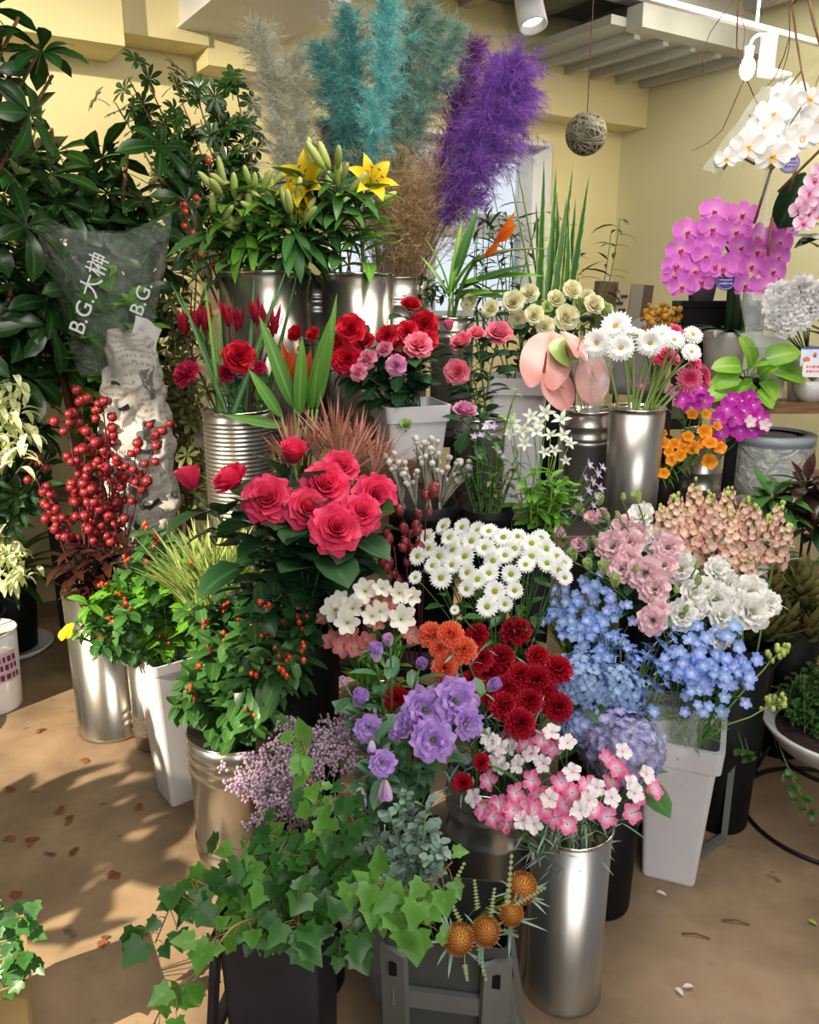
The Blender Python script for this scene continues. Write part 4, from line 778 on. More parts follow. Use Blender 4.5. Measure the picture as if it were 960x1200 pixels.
sprays('cut_delphinium', 'delphinium', 'deep blue delphinium spray between the pail and the carnations', 'the carnations', [(738 + max(-60, min(60, rng.gauss(0, 29))), 784 + max(-44, min(50, rng.gauss(0, 23))), R(13, 18)) for _ in range(105)], 1.76, hydC, dfl, [BLUED, WHITEG], 7, 2, .0012, STEMG, .0014, DFL, 'deep blue delphiniums', (.4, .5, .6), jy=.035, bname='floret')
spike('cut_stock', 'stock flower', 'peach stock spike', 'the soft pink lisianthus', [(790, 612, 60, 4), (812, 600, 60, 6), (832, 615, 62, 2), (850, 605, 60, 8), (870, 618, 60, 14), (808, 630, 56, 0), (832, 640, 56, 4), (855, 636, 56, 8), (893, 640, 60, 16), (880, 625, 56, 12), (905, 625, 60, 20), (868, 645, 54, 6), (790, 640, 50, -6), (873, 668, 40, 4), (778, 618, 44, -4), (915, 640, 44, 18)], 1.98, stkC,
      lambda: flat_mb(6, .26, .42, 70, 10, 'obov', .03, tube=0, eye=.03, ruf=.03), [PEACH, CENTL, STEML], 14, 46, 25, 3, .001, STEML, .0025, dict(mat=LFEUC, n=6, L=.07, W=.014, t0=.4, t1=.8, shape='obov'), 'peach stock', CENTL)
# ================================================================== hydrangeas
def hydr(name, label, px, py, dpx, Y, m, cont, n=150):
    E = P(px, py, Y); S = instart(cont); t = thing(name, label, 'hydrangea', S); r = pxm(dpx, E) / 2; sm = MB(); sm.tube([q - S for q in bez(S, S.lerp(E, .6), E, 8)], .004, seg=6); sm.build('stem', STEMG, t); mb = MB(); pr = [flat_mb(4, .3, .45, 82, 8, 'round', .02, tube=0, eye=.05) for _ in range(3)]
    for k in range(n):
        z = 1 - 1.5 * (k + .5) / n; a = k * 2.4; d = V((math.sqrt(1 - z * z) * math.cos(a), math.sqrt(1 - z * z) * math.sin(a), z)); pos = E + d * r * R(.82, 1.08); mb.put(pr[k % 3], xf(pos - S, (d + jit(.5)).normalized(), r * R(.33, .45), R(0, 6)))
    mb.build('flower_head', [m, CENTL], t); lf = MB()
    for k in range(4): a = k * 1.6 + .5; leaf(lf, E - S - V((0, 0, r * .8)), (math.cos(a), math.sin(a), .2), V((0, 0, 1)), r * 1.7, r * 1.1, .7, .2, 'oval', 6)
    lf.build('foliage', LF, t); return t, E, r
hydr('cut_hydrangea', 'pale blue hydrangea head beside the crimson carnations', 680, 800, 66, 1.66, HYB, hydC)
hydr('cut_hydrangea', 'pale blue hydrangea head hidden low behind the carnations', 684, 850, 56, 1.64, HYB, hydC)
hydr('cut_hydrangea', 'soft blue hydrangea head under the deep blue delphinium', 722, 812, 62, 1.7, HYB, hydC)
ht, hE, hr = hydr('cut_hydrangea', 'lavender hydrangea head wrapped in clear plastic', 732, 878, 88, 1.58, HYL, hydC, 170)
q = hE + V((.03, .02, .02)); t = thing('plastic_wrap', 'crinkled clear plastic wrap over the lavender hydrangea and white pail', 'wrapping', q); mb = MB()
mb.lathe([(.02, -.22), (.06, -.14), (.115, -.03), (.125, .03), (.1, .085)], 28); mb.v = [tuple(V((p[0] * 1.15, p[1], p[2])) + noise.noise_vector(V(p) * 14) * .018) for p in mb.v]; mb.build('wrap_film', CLEAR, t)
# ================================================================== silver brunia
for k, (px, py, n_) in enumerate([(467, 548, 10), (480, 552, 10), (493, 528, 9), (504, 528, 10), (515, 540, 9), (530, 552, 9), (541, 556, 9), (456, 545, 7)]):
    if k == 0: lab_ = labels('silver brunia stem with grey button heads', [(a, b) for a, b, _ in [(467, 548, 10), (480, 552, 10), (493, 528, 9), (504, 528, 10), (515, 540, 9), (530, 552, 9), (541, 556, 9), (456, 545, 7)]], 'the hot pink roses')
    E = P(px, py, 1.86 + R(-.03, .03)); S = instart(bruC, .7, .08); t = thing('cut_brunia', lab_[k], 'brunia', S, 'silver brunia'); sm = MB(); bb = MB(); base = S.lerp(E, .45)
    sm.tube([S - S, base - S], .004, .003, 5)
    for i in range(n_):
        tip = E + V((R(-.022, .022), R(-.02, .02), R(-.035, .03))); sm.tube([q - S for q in bez(base, base.lerp(tip, .5) + V((0, 0, .012)), tip, 4)], .0028, .003, 5); bb.ball(tip - S, R(.006, .0085), 8, 6)
    sm.build('stem', SILVS, t); bb.build('button_heads', SILV, t)
# ================================================================== spiky proteas
pts_ = [(345, 535, 1.86), (372, 525, 1.9), (395, 520, 1.86), (418, 528, 1.88), (438, 545, 1.86), (402, 548, 1.8)]
lab_ = labels('spiky dusty pink protea', pts_, 'the ribbed can')
for (px, py, Y), lb in zip(pts_, lab_):
    E = P(px, py + 12, Y); S = instart(proC); t = thing('cut_protea', lb, 'protea', S, 'spiky proteas'); sm = MB(); sm.tube([S - S, E - S], .004, seg=6); sm.build('stem', STEML, t); fb = MB(); ax = (V((E.x - proC[0], E.y - proC[1], 0)) * 3 + V((0, 0, 1))).normalized()
    for i in range(46):
        a = i * 2.4; u = i / 46; d = (ax * (1.0 - .45 * u) + (ax.orthogonal().normalized() * math.cos(a) + ax.cross(ax.orthogonal().normalized()) * math.sin(a)) * (.15 + .75 * u)).normalized(); leaf(fb, E - S, d, V((0, 0, 1)) + jit(.3), R(.08, .15), .007, R(-.2, .2), .3, 'lance', 4, 1 if i % 2 == 0 else 0)
    fb.build('bracts', [PROT, PROTG], t)
    cb = MB()
    for i in range(12): a = i * 1.05; petal(cb, a, .006, 0, rad(12 + (i // 6) * 8), rad(-26), .05, .012, .014, shape='tear', nu=2, nv=4)
    ob('cone', cb.mesh('cone', [PALEP]), t, Matrix.Translation(E - S) @ rot_to(ax))
def rot_face(n):                     # disc or bloom whose +Z looks along n, its own +Y kept upright
    z = V(n).normalized(); x = V((0, 0, 1)).cross(z).normalized(); y = z.cross(x); return Matrix((x, y, z)).transposed().to_4x4()
# ================================================================== lilies
b0_ = MB(); b0_.ball((0, 0, .5), .5, 8, 8, 0, (.28, .28, 1)); LILYBUD = b0_.mesh('flower_bud', [LBUD])
pts_ = [(268, 235, 0), (250, 268, 0), (300, 222, 0), (330, 240, 0), (360, 212, 1), (385, 250, 0), (415, 235, 1), (395, 215, 0), (345, 268, 0), (290, 272, 0)]
lab_ = labels(['lily stem carrying open yellow blooms' if p[2] else 'leafy lily stem with tight green buds' for p in pts_], pts_, 'the schefflera')
for i, ((px, py, op), lb) in enumerate(zip(pts_, lab_)):
    cont = tubD if px > 388 else tubC; E = P(px, py, cont[1] - .06 + R(-.05, .05)); S = instart(cont, .5, .1); t = thing('cut_lily', lb, 'lily', S, 'yellow lilies in the cans'); pth = bez(S, S.lerp(E, .6) + V((0, 0, .05)), E, 9); sm = MB(); sm.tube([q - S for q in pth], .004, .003, 6)
    lf = MB(); foliage(lf, [q - S for q in pth], 28, .15, .042, .3, 1, 'lance', .8, 1.3, nv=5); buds = []
    heads = {4: [(356, 212, 66, (-.35, -.8, .35)), (352, 238, 54, (-.6, -.6, -.3))], 6: [(436, 211, 58, (.3, -.8, .45))]}.get(i, [])
    for j, (hx_, hy, hs, nn) in enumerate(heads):
        q = P(hx_, hy, cont[1] - .1); n = V(nn).normalized(); s_ = pxm(hs, q); sm.tube([v - S for v in bez(pth[7], pth[8].lerp(q, .5), q - n * s_ * .3, 4)], .0025, seg=5); ob('bloom', lily_mb().mesh('bloom', [YEL, STEML, ANTHER]), t, xf(q - n * s_ * .3 - S, n, s_, R(0, 3)))
    for k in range(6 if not op else 3):
        d = V((R(-1, 1), R(-1, .3), R(.1, 1.1))).normalized(); a = pth[-1 - rng.randrange(3)]; q = a + d * R(.03, .06); sm.tube([a - S, q - S], .002, seg=4); ln = R(.06, .085); mm = rot_to((d + V((0, 0, .25))).normalized()).to_3x3()
        buds.append((q - S, d, ln))
    sm.build('stem', STEMG, t); lf.build('foliage', LF if i % 3 else LFB, t)
    for q, d, ln in buds: ob('flower_bud', LILYBUD, t, xf(q, (d + V((0, 0, .25))).normalized(), ln))
# ================================================================== pampas plumes
def plume(name, label, base, tipP, cont, col, dens, rad_, cat='pampas grass', flop=.35, fr=.5, group='pampas plumes'):
    rad_ *= 1.28
    S = instart(cont, .5, .1); B = base; t = thing(name, label, cat, S, group); mid = B.lerp(tipP, .5) + V((0, 0, .03)); axis = bez(B, mid, tipP, 14); sm = MB(); sm.tube([q - S for q in bez(S, S.lerp(B, .5), B, 6) + axis[1:]], .0035, .0012, 5); sm.build('stem', MATS['pampas_stalk'], t)
    mb = MB(); L = (tipP - B).length; tufts = int(80 * L / .35 * rad_ / .05) + 40
    for k in range(tufts):
        u = min(1, (k + R(0, 1)) / tufts); p, d = along(axis, u); a = d.orthogonal().normalized(); c = d.cross(a); q = R(0, 2 * PI); o = a * math.cos(q) + c * math.sin(q); rr = rad_ * (math.sin(PI * min(1, .16 + u * .76)) ** .6) * R(.55, 1.35)
        ln = rr * R(.9, 1.5); dd = (o * R(.3, .75) + d * R(1.0, 1.5)).normalized(); br = [p - S]
        for j in range(5): br.append(br[-1] + dd * (ln / 5)); dd = (dd + V((0, 0, -flop * .42)) + o * .12 + jit(.16)).normalized()
        for i in range(int(dens / tufts * 3.2)):
            w_, bd = along(br, R(0, 1)); sd = (bd * R(.4, 1.1) + jit(.9) + V((0, 0, -flop * .6))).normalized(); side = sd.cross(jit(1)).normalized() * R(.00035, .00075); l2 = R(.014, .034) * (rad_ / .05) ** .5; m_ = w_ + sd * l2 * .5; e = m_ + (sd + V((0, 0, -flop * .7)) + jit(.3)).normalized() * l2 * .5
            b0 = len(mb.v); mb.add(w_ - side, (0, 0)); mb.add(w_ + side, (1, 0)); mb.add(m_ - side * .8, (0, .5)); mb.add(m_ + side * .8, (1, .5)); mb.add(e, (.5, 1)); mb.face((b0, b0 + 1, b0 + 3, b0 + 2)); mb.face((b0 + 2, b0 + 3, b0 + 4))
    mb.build('plume', col, t); return t
mat('pampas_stalk', '#8a7650', '#a89468', .7, 0, 20)
TEAL = soft('plume_teal', [(0, '#4a9896'), (.6, '#6fb0ac'), (1, '#98c8c0')], .8, .35, .08); TEAL2 = soft('plume_turquoise', [(0, '#5cb4b4'), (.6, '#86c8c6'), (1, '#a8d6d0')], .8, .35, .06)
SAGE = soft('plume_sage', [(0, '#6c9488'), (.6, '#8cae9e'), (1, '#aac4b4')], .8, .35, .08); IVOR = soft('plume_ivory', [(0, '#c4c2b0'), (.6, '#dcdac8'), (1, '#e6e4d6')], .8, .4, .06)
PURP = soft('plume_purple', [(0, '#6a3c98'), (.6, '#8e5cba'), (1, '#ac80cc')], .8, .35, .08); PLUM = soft('plume_plum', [(0, '#663472'), (.6, '#864c92'), (1, '#a26cae')], .8, .35, .08)
TAUP = soft('plume_taupe', [(0, '#8a7460'), (.6, '#a68e78'), (1, '#bca890')], .8, .35, .08)
for (d_, bx, by, tx, ty, Y, col, rad_, dn) in [('tall ivory pampas plume at the wall end', 350, 265, 306, 42, 2.72, IVOR, .075, 3600), ('shorter ivory pampas plume beside the tall one', 360, 260, 342, 75, 2.7, IVOR, .075, 3200), ('ivory pampas plume peeking over the teal ones', 400, 230, 402, 14, 2.78, IVOR, .05, 1600),
    ('teal pampas plume bending towards the ivory ones', 420, 230, 378, 62, 2.66, TEAL, .058, 3000), ('broad teal pampas plume next to the bending one', 425, 220, 408, 25, 2.64, TEAL, .07, 3600), ('brightest turquoise pampas plume, tallest of all', 436, 200, 456, 5, 2.58, TEAL2, .06, 3600), ('sage green pampas plume beside the turquoise one', 448, 215, 492, 16, 2.66, SAGE, .07, 3400), ('grey-green pampas plume leaning to the purple ones', 455, 230, 535, 38, 2.64, SAGE, .055, 2800), ('sage green pampas plume behind the dry grass', 460, 240, 512, 30, 2.72, SAGE, .062, 3000),
    ('upright plum-purple pampas plume', 500, 270, 555, 58, 2.66, PLUM, .066, 3800), ('thin violet pampas plume between the two big purple ones', 520, 250, 582, 72, 2.7, PURP, .045, 2000), ('big nodding violet pampas plume', 520, 265, 604, 80, 2.56, PURP, .092, 6000), ('violet pampas plume hanging low at the window', 528, 255, 606, 104, 2.6, PURP, .085, 5000), ('taupe pampas plume behind the lilies', 392, 285, 388, 150, 2.72, TAUP, .06, 2600)]:
    cont = tubE if bx > 445 else tubD; plume('pampas_plume', d_, P(bx, by, Y), P(tx, ty, Y + .02), cont, col, dn, rad_, flop=.55 if 'nodding' in d_ or 'hanging' in d_ else .3)
# ---- dry brown grass, far too many stalks to count
DRY = mat('dry_grass_brown', '#a08058', '#d6b88c', .9, 0, 30); mb = MB(); t0_ = V((tubE[0], tubE[1], tubE[2] - .1)); 
for k in range(640):
    px, py = 478 + rng.gauss(0, 34), 228 + rng.gauss(0, 36); px = min(max(px, 392), 552); E = P(px, max(168, py), 2.6 + R(-.1, .08)); S = t0_ + V((R(-.07, .07), R(-.07, .07), 0)); pth = bez(S, S.lerp(E, .55) + V((0, 0, .08)), E, 6); mb.tube([q - t0_ for q in pth], .0009, .0005, 3, cap=False)
    for j in range(8):
        a, d = along(pth, R(.6, 1)); e_ = a + (d + jit(1.1)).normalized() * R(.02, .06); mb.tube([a - t0_, a.lerp(e_, .5) + jit(.008) - t0_, e_ - t0_], .0006, .0004, 3, cap=False)
        b_ = a + (d + jit(.9)).normalized() * R(.015, .04) - t0_
t = mb.build('dry_grass', DRY, None, M=Matrix.Translation(t0_)); tag(t, 'loose sheaf of fine dry brown grass in the banded can', 'dry grass', None, 'stuff')
# ================================================================== red ginger and sword leaves in the ribbed can
pts_ = [(215, 378), (230, 372), (241, 375), (270, 368), (279, 372), (301, 365), (312, 372), (321, 378)]
lab_ = labels('red ginger-like flower spike on a bare stem', pts_, 'the wall')
for (px, py), lb in zip(pts_, lab_):
    E = P(px, py + 14, 2.24 + R(-.04, .06)); S = instart(ribC, .6); t = thing('cut_ginger', lb, 'ginger flower', S, 'red ginger flowers'); sm = MB(); sm.tube([q - S for q in bez(S, S.lerp(E, .6), E, 5)], .003, seg=5); sm.build('stem', REDTWIG, t); mb = MB()
    for k in range(11): petal(mb, k * 2.4, .1, -.1 + .03 * k, rad(14 + R(-6, 10)), rad(-12), R(.6, .95), .11, .14, shape='tear', nu=3, nv=5)
    ob('flower_head', mb.mesh('flower_head', [KANG]), t, xf(E - S, V((R(-.2, .2), -.1, 1)), pxm(32, E), R(0, 6)))
pts_ = [(190, 325, 3.5), (205, 340, 2.6), (240, 325, 2), (262, 350, 2), (305, 320, 2.6), (300, 368, 2), (345, 318, 3), (356, 330, 2.2), (332, 345, 2), (245, 390, 1.6), (322, 400, 1.8), (225, 350, 2)]
lab_ = labels('long narrow green sword leaf in the ribbed can', pts_, 'the wall')
for (px, py, w), lb in zip(pts_, lab_):
    E = P(px, py, 2.2 + R(-.06, .06)); S = instart(ribC, .8, .05); t = thing('sword_leaf', lb, 'leaf', S, 'sword leaves in the ribbed can'); mb = MB(); d = (E - S); L = d.length; leaf(mb, (0, 0, 0), d + V((0, 0, .05)), V((.3, -1, .2)), L, .006 * w, R(.1, .4), .5, 'strap', 9); mb.build('leaf_blade', LFSTRAP if w < 2.1 else LF, t)
# heliconia: broad leaves and orange bracts
cont = (ribC[0] + .12, 2.12, .97, .04)
t = can('round_bucket', 'slim black bucket of orange heliconia', (at(352, 2.12, .95)[0], 2.16, .80), .05, .045, .17, BLACKP, (), None)[1]; helC = t
for i, ((sx, sy, tx, ty, w), lb) in enumerate(zip([(345, 480, 305, 370, .034), (330, 490, 292, 432, .026), (362, 480, 388, 372, .032), (350, 490, 355, 395, .03), (372, 480, 396, 345, .022), (335, 500, 262, 486, .022), (366, 480, 374, 420, .02)], labels('broad pointed bright green heliconia leaf', [(305, 0), (292, 0), (388, 0), (355, 0), (396, 0), (262, 0), (374, 0)], 'the ribbed can'))):
    S = V((helC[0] + R(-.02, .02), helC[1] + R(-.02, .02), helC[2] - .05)); A, E = P(sx, sy, 2.08), P(tx, ty, 2.06); t = thing('heliconia_leaf', lb, 'leaf', S, 'heliconia leaves'); mb = MB(); mb.tube([S - S, A - S], .003, seg=5); mb.build('leaf_stalk', STEML, t); mb = MB(); leaf(mb, A - S, E - A, V((.3, -1, .3)), (E - A).length, w * 1.2, .1, .4, 'lance', 8); mb.build('leaf_blade', LFSTRAP, t)
for i, (px, py, lb) in enumerate([(340, 430, 'orange-red heliconia bract among the broad leaves, lowest one'), (356, 415, 'orange-red heliconia bract under the single red rose'), (366, 425, 'slim orange heliconia bract beside the red roses'), (336, 410, 'orange-red heliconia bract tucked behind the broad leaf')]):
    E = P(px, py, 2.1); S = V((helC[0], helC[1], helC[2] - .04)); t = thing('cut_heliconia', lb, 'heliconia', S); sm = MB(); sm.tube([S - S, P(px + 6, py + 50, 2.1) - S, E - S], .003, seg=5); sm.build('stem', STEML, t); mb = MB()
    for k in range(4): leaf(mb, P(px + 3, py + 40 - 8 * k, 2.1) - S, V((-.3 if k % 2 else .25, -.2, 1)), V((0, -1, 0)), .085 - .008 * k, .016, -.1, .6, 'lance', 5)
    mb.build('bracts', HELI, t)
# ================================================================== bird of paradise and leaves, sword leaves behind
for i, (bx, by, tx, ty, w, m_, lb) in enumerate([(530, 345, 560, 290, .03, LFB, 'upright green leaf in front of the bird-of-paradise'), (535, 335, 632, 318, .035, LFB, 'long green leaf lying out towards the sword leaves'), (530, 345, 600, 352, .034, LFB, 'green leaf drooping over the cream roses'), (528, 350, 512, 280, .018, LFB, 'narrow yellow-green leaf leaning to the dry grass'), (530, 345, 620, 305, .03, LF, 'dark green leaf under the orange crane flower'), (527, 350, 498, 300, .014, LFL, 'thin lime leaf beside the purple plume'), (532, 330, 560, 245, .022, LF, 'tall dark leaf behind the crane flower'), (528, 355, 575, 345, .03, LFB, 'short broad leaf low over the steel can'), (526, 350, 545, 262, .016, LFL, 'slender pale striped leaf by the crane flower'), (531, 352, 612, 340, .02, LFB, 'fine green leaf pointing at the cream roses')]):
    S = V((tubF[0] + R(-.02, .02), tubF[1] + R(-.02, .02), tubF[2] - .08)); A, E = P(bx, by, 2.44), P(tx, ty, 2.38 + R(-.04, .04)); t = thing('cut_leaf', lb, 'leaf', S); mb = MB(); mb.tube(bez(S - S, (A - S) * .5, A - S, 4), .0025, seg=5); mb.build('leaf_stalk', STEML, t); mb = MB(); leaf(mb, A - S, E - A + V((0, 0, .03)), V((.2, -.5, 1)), (E - A).length * 1.05, w * 1.3, .35, .3, 'lance', 8); mb.build('leaf_blade', m_, t)
S = V((tubF[0], tubF[1], tubF[2] - .08)); A = P(563, 300, 2.36); t = thing('bird_of_paradise', 'orange bird-of-paradise flower with its long pointed beak', 'flower', S); mb = MB(); mb.tube([q - S for q in bez(S, P(532, 330, 2.4), A, 8)], .005, seg=6); mb.build('stem', STEMG, t)
mb = MB(); E = P(590, 290, 2.34); mb.tube([q - S for q in bez(P(555, 306, 2.36), P(590, 288, 2.35), P(642, 292, 2.34), 8)], .008, .001, 6); mb.build('beak', LFOLIVE, t); mb = MB()
for (ax, ay, tx, ty) in ((582, 284, 604, 248), (580, 286, 598, 258), (584, 284, 606, 262), (568, 300, 586, 284)): a, e = P(ax, ay, 2.35), P(tx, ty, 2.33); leaf(mb, a - S, e - a, V((.5, -1, 0)), (e - a).length, .022, .05, .4, 'lance', 6)
mb.build('bloom', BOP, t)
pts_ = [(644, 186, 640, 330), (652, 195, 640, 335), (665, 205, 648, 335), (668, 235, 645, 340), (690, 195, 660, 335), (696, 208, 668, 335), (678, 250, 655, 350), (620, 165, 625, 330), (605, 190, 612, 330), (634, 240, 630, 335), (672, 215, 650, 340), (688, 235, 655, 345)]
lab_ = labels('tall sword-shaped leaf standing before the window', pts_, 'the purple pampas')
for i, ((tx, ty, bx, by), lb) in enumerate(zip(pts_, lab_)):
    S = V((tubG[0] + R(-.05, .05), tubG[1] + R(-.03, .03), tubG[2] - .1)); E = P(tx, ty, 2.72 + R(-.06, .06)); t = thing('sword_leaf', lb, 'leaf', S, 'sword leaves at the window'); mb = MB(); leaf(mb, V((0, 0, 0)), E - S + V((0, 0, .04)), V((.25 + R(-.5, .5), -1, .2)), (E - S).length * 1.02, .036 if i not in (7, 8) else .012, R(.05, .25), .35, 'strap', 10); mb.build('leaf_blade', LFBLADE, t)
def bushy(name, label, cat, S, path, n, L, W, m, stem_m=STEMG, shape='lance', t0=.3, spread=1.1, droop=.6, stems=3, wob=.05, group=None, sr=.003, kind='alt', pet=0, nv=4):
    t = thing(name, label, cat, S, group); sm, lf = MB(), MB()
    for k in range(stems):
        E = path + V((R(-wob, wob), R(-wob, wob), R(-wob, wob) * .6)); pth = bez(V((0, 0, 0)), (E - S) * .55 + V((0, 0, .04)) + jit(wob * .4), E - S, 8); sm.tube(pth, sr, sr * .5, 5); foliage(lf, pth, n // stems, L, W, t0, 1.0, shape, droop, spread, kind, 0, nv, pet)
    sm.build('stem', stem_m, t); lf.build('foliage', m, t); return t
for (px, py, lb) in [(600, 235, 'feathery dark palm-like plant in front of the window'), (570, 262, 'feathery green plant beside the purple pampas'), (690, 275, 'fine-leaved plant against the yellow wall by the window')]:
    q = P(px, py, 3.3); bushy('window_plant', lb, 'plant', V((q.x, q.y, q.z - .55)), q, 60, .11, .016, LFT, stems=5, wob=.12, shape='lance', droop=.9)
q = P(508, 345, 2.62); bushy('filler_greenery', 'dark fine greenery between the dry grass and small steel can', 'greenery', V((tubE[0] + .03, tubE[1], tubE[2] - .05)), q, 70, .035, .014, LFD, stems=7, wob=.07)
# ================================================================== green fillers behind the middle rows
for (px, py, lb, m_) in [(590, 545, 'bushy olive and lilac greenery in the label bucket', LFOLIVE), (565, 530, 'tangled grey-green stems in the label bucket', LF), (555, 545, 'low dark greenery in the label bucket', LFD)]:
    q = P(px, py, 1.84); bushy('filler_greenery', lb, 'greenery', V((labC[0], labC[1], labC[2] - .1)), q, 40, .035, .013, m_, stems=5, wob=.04)
bushy('leafy_branch', 'pale curled green shoot rising above the label bucket', 'greenery', V((labC[0], labC[1], labC[2] - .1)), P(580, 460, 1.84), 12, .025, .016, LFL, stems=1, shape='oval', t0=.5)
for (px, py, lb) in [(632, 560, 'bright fresh green leafy stems under the star flowers'), (652, 580, 'bright green leafy stems beside the steel cylinder'), (625, 585, 'bright green leaves hanging over the small black bucket')]:
    q = P(px, py, 1.82); bushy('leafy_branch', lb, 'greenery', V((grnC[0], grnC[1], grnC[2] - .12)), q, 66, .045, .02, LFB, STEML, 'oval', .35, stems=6, wob=.06, droop=.5)
star = lambda: flat_mb(5, .11, .5, 66, 18, 'tear', .02, tube=.1, eye=.03)
sprays('cut_star_flower', 'star flower', 'white star-shaped flower spray', 'the mauve rose', [(600, 495, 24), (612, 505, 24), (622, 488, 22), (640, 484, 24), (658, 492, 26), (660, 510, 22), (628, 505, 24), (615, 520, 20), (668, 520, 20), (638, 530, 18), (650, 528, 18), (597, 508, 20), (663, 540, 16), (645, 510, 20), (632, 497, 20)], 1.84, grnC, star, [STARW, CENTL], 3, 1, .001, STEML, .0016, None, 'white star flowers', (.5, .7, .4))
sprays('cut_lilac_sprig', 'lilac sprig', 'pale lilac small-flowered sprig beside the steel cylinder', 'the bright green leaves', [(690, 545, 17), (700, 555, 17), (695, 565, 15), (703, 572, 16), (685, 560, 14), (680, 585, 12), (695, 592, 12), (706, 548, 14), (672, 600, 10), (690, 575, 14), (698, 582, 14)], 1.86, grnC, star, [LILAC, CENTL], 4, 1, .001, STEMG, .0014, None, 'pale lilac sprigs')
sprays('cut_lilac_sprig', 'purple sprig', 'small purple sprig above the label bucket', 'the mauve rose', [(565, 510, 12), (578, 500, 14), (556, 512, 12), (570, 498, 12), (590, 535, 9), (585, 530, 9)], 1.84, labC, star, [LILAC, CENTL], 3, 1, .001, STEMG, .0014)
b0_ = MB(); b0_.ball((0, 0, 0), 1, 9, 7, 0, (1, 1, 1.25))
for k_ in range(5): leaf(b0_, V((0, 0, 1.1)), (math.cos(k_ * 1.26), math.sin(k_ * 1.26), 1.2), V((0, 0, 1)), .9, .4, .4, .2, 'blade', 2)
HIPM = b0_.mesh('hip', [HIP])
# dusky rosehips between the hot roses and chrysanthemums
pts_ = [(500, 580), (475, 612), (462, 640), (492, 600), (450, 650), (480, 625), (447, 628)]
lab_ = labels('dusky red rosehip stem', pts_, 'the hot pink roses')
for (px, py), lb in zip(pts_, lab_):
    E = P(px, py, 1.66); S = instart(hipC, .4, .1); t = thing('rosehip_sprig', lb, 'rosehip', S, 'dusky rosehip stems'); sm, bb = MB(), MB(); pth = bez(S, S.lerp(E, .6), E, 8); sm.tube([q - S for q in pth], .003, .0015, 5)
    for k in range(5): a, d = along(pth, R(.7, 1)); q = a + (d + jit(.9)).normalized() * R(.015, .04); sm.tube([a - S, q - S], .001, seg=4); ob('hip', HIPM, t, xf(q - S, (q - a) + V((0, 0, .02)), R(.008, .012)))
    sm.build('stem', REDTWIG, t)
# ================================================================== orange flowers, magenta mokara orchids
sprays('cut_orange_flower', 'orange flower', 'small tangerine flower spray over the black vase', 'the steel cylinder', [(777, 508, 12), (778, 520, 18), (790, 520, 16), (784, 530, 14), (803, 519, 18), (812, 525, 20), (797, 535, 18), (787, 540, 16), (826, 506, 20), (840, 500, 14), (811, 486, 16), (827, 486, 14), (832, 520, 20), (824, 520, 16), (844, 525, 18), (831, 541, 22), (778, 555, 16), (806, 512, 16), (800, 527, 16)], 2.24, blkC, lambda: flat_mb(5, .28, .44, 70, 8, 'round', .03, tube=.2, eye=.05), [TANG, CALYX], 3, 2, .001, STEML, .0014, dict(mat=LFB, n=9, L=.06, W=.006, t0=.4, t1=1, shape='strap', droop=.7), 'tangerine flower sprays', (.4, .8, .3))
mok = lambda: flat_mb(5, .2, .47, 76, 6, 'obov', .02, tube=0, eye=.06)
sprays('cut_orchid', 'orchid', 'deep magenta orchid spray beside the wrapped tub', 'the pink gerberas', [(852, 480, 26), (862, 490, 26), (872, 482, 26), (883, 475, 24), (890, 490, 26), (868, 505, 26), (852, 500, 24), (880, 505, 24), (842, 492, 22), (878, 465, 20), (858, 468, 22), (893, 500, 20), (845, 508, 20), (870, 470, 24), (886, 484, 22)], 2.32, monC, mok, [MOKARA, DIAW], 5, 1, .001, STEMG, .002, None, 'magenta orchid sprays', CAMF)
sprays('cut_orchid', 'orchid', 'deep magenta orchid spray behind the gerberas', 'the gerbera stems', [(800, 468, 24), (815, 462, 24), (826, 470, 24), (810, 478, 22), (790, 460, 18), (752, 452, 16), (822, 455, 20)], 2.42, monC, mok, [MOKARA, DIAW], 4, 1, .001, STEMG, .002, None, 'magenta orchid sprays behind', CAMF)
bouquet('cut_flower', 'flower', 'pale pink small bloom at the edge of the magenta orchids', 'the orange flowers', [(879, 494, 16), (897, 498, 16)], 2.28, monC, mok, [LPINK, CENTL], face=CAMF)
bouquet('cut_chrysanthemum', 'chrysanthemum', 'fluffy pale lilac bloom behind the peach stock', 'the banded bucket', [(852, 580, 22), (861, 588, 24)], 2.2, stkC, lambda: daisy_mb(22, 4, .42, .05, 20), [LILAC, CALYX], 1)
# ================================================================== right shelf: orchids, pothos, pots
def pot(name, loc, rt, rb, h, m, t, nm='pot', soil=True):
    mb = MB(); mb.lathe([(.001, 0), (rb, 0), (rb + (rt - rb) * .9, h * .88), (rt, h * .9), (rt, h), (rt - .006, h), (rb * .95, .03), (.001, .03)], 32); o = mb.build(nm, m, t, M=Matrix.Translation(loc))
    if soil: mb = MB(); mb.lathe([(.001, h - .02), (rt - .008, h - .025)], 20); mb.build('soil', SOIL, t, M=Matrix.Translation(loc))
SZ = 1.0925
def shelfpt(px, Y, z=SZ): x, y, _ = at(px, Y, z); return V((x, y, z))
B = shelfpt(852, 2.88); t = thing('moth_orchid', 'bright pink moth orchid with arching sprays in a pale round pot', 'potted orchid', B); rp = pxm(33, B); 
hp = P(852, 388, 2.88).z - SZ; pot('pot', V((0, 0, 0)), rp, rp * .78, hp, WHITEC, t); top = V((0, 0, hp - .02)); lf, sm = MB(), MB()
for a, L in ((-2.8, .2), (-2.3, .16), (-.4, .17), (.2, .2), (-1.7, .16), (1.5, .2), (2.6, .18), (-3.4, .22), (-1.2, .12)): leaf(lf, top, (math.cos(a), math.sin(a), .85), V((0, 0, 1)), L, .055, 1.2, .2, 'oval', 8)
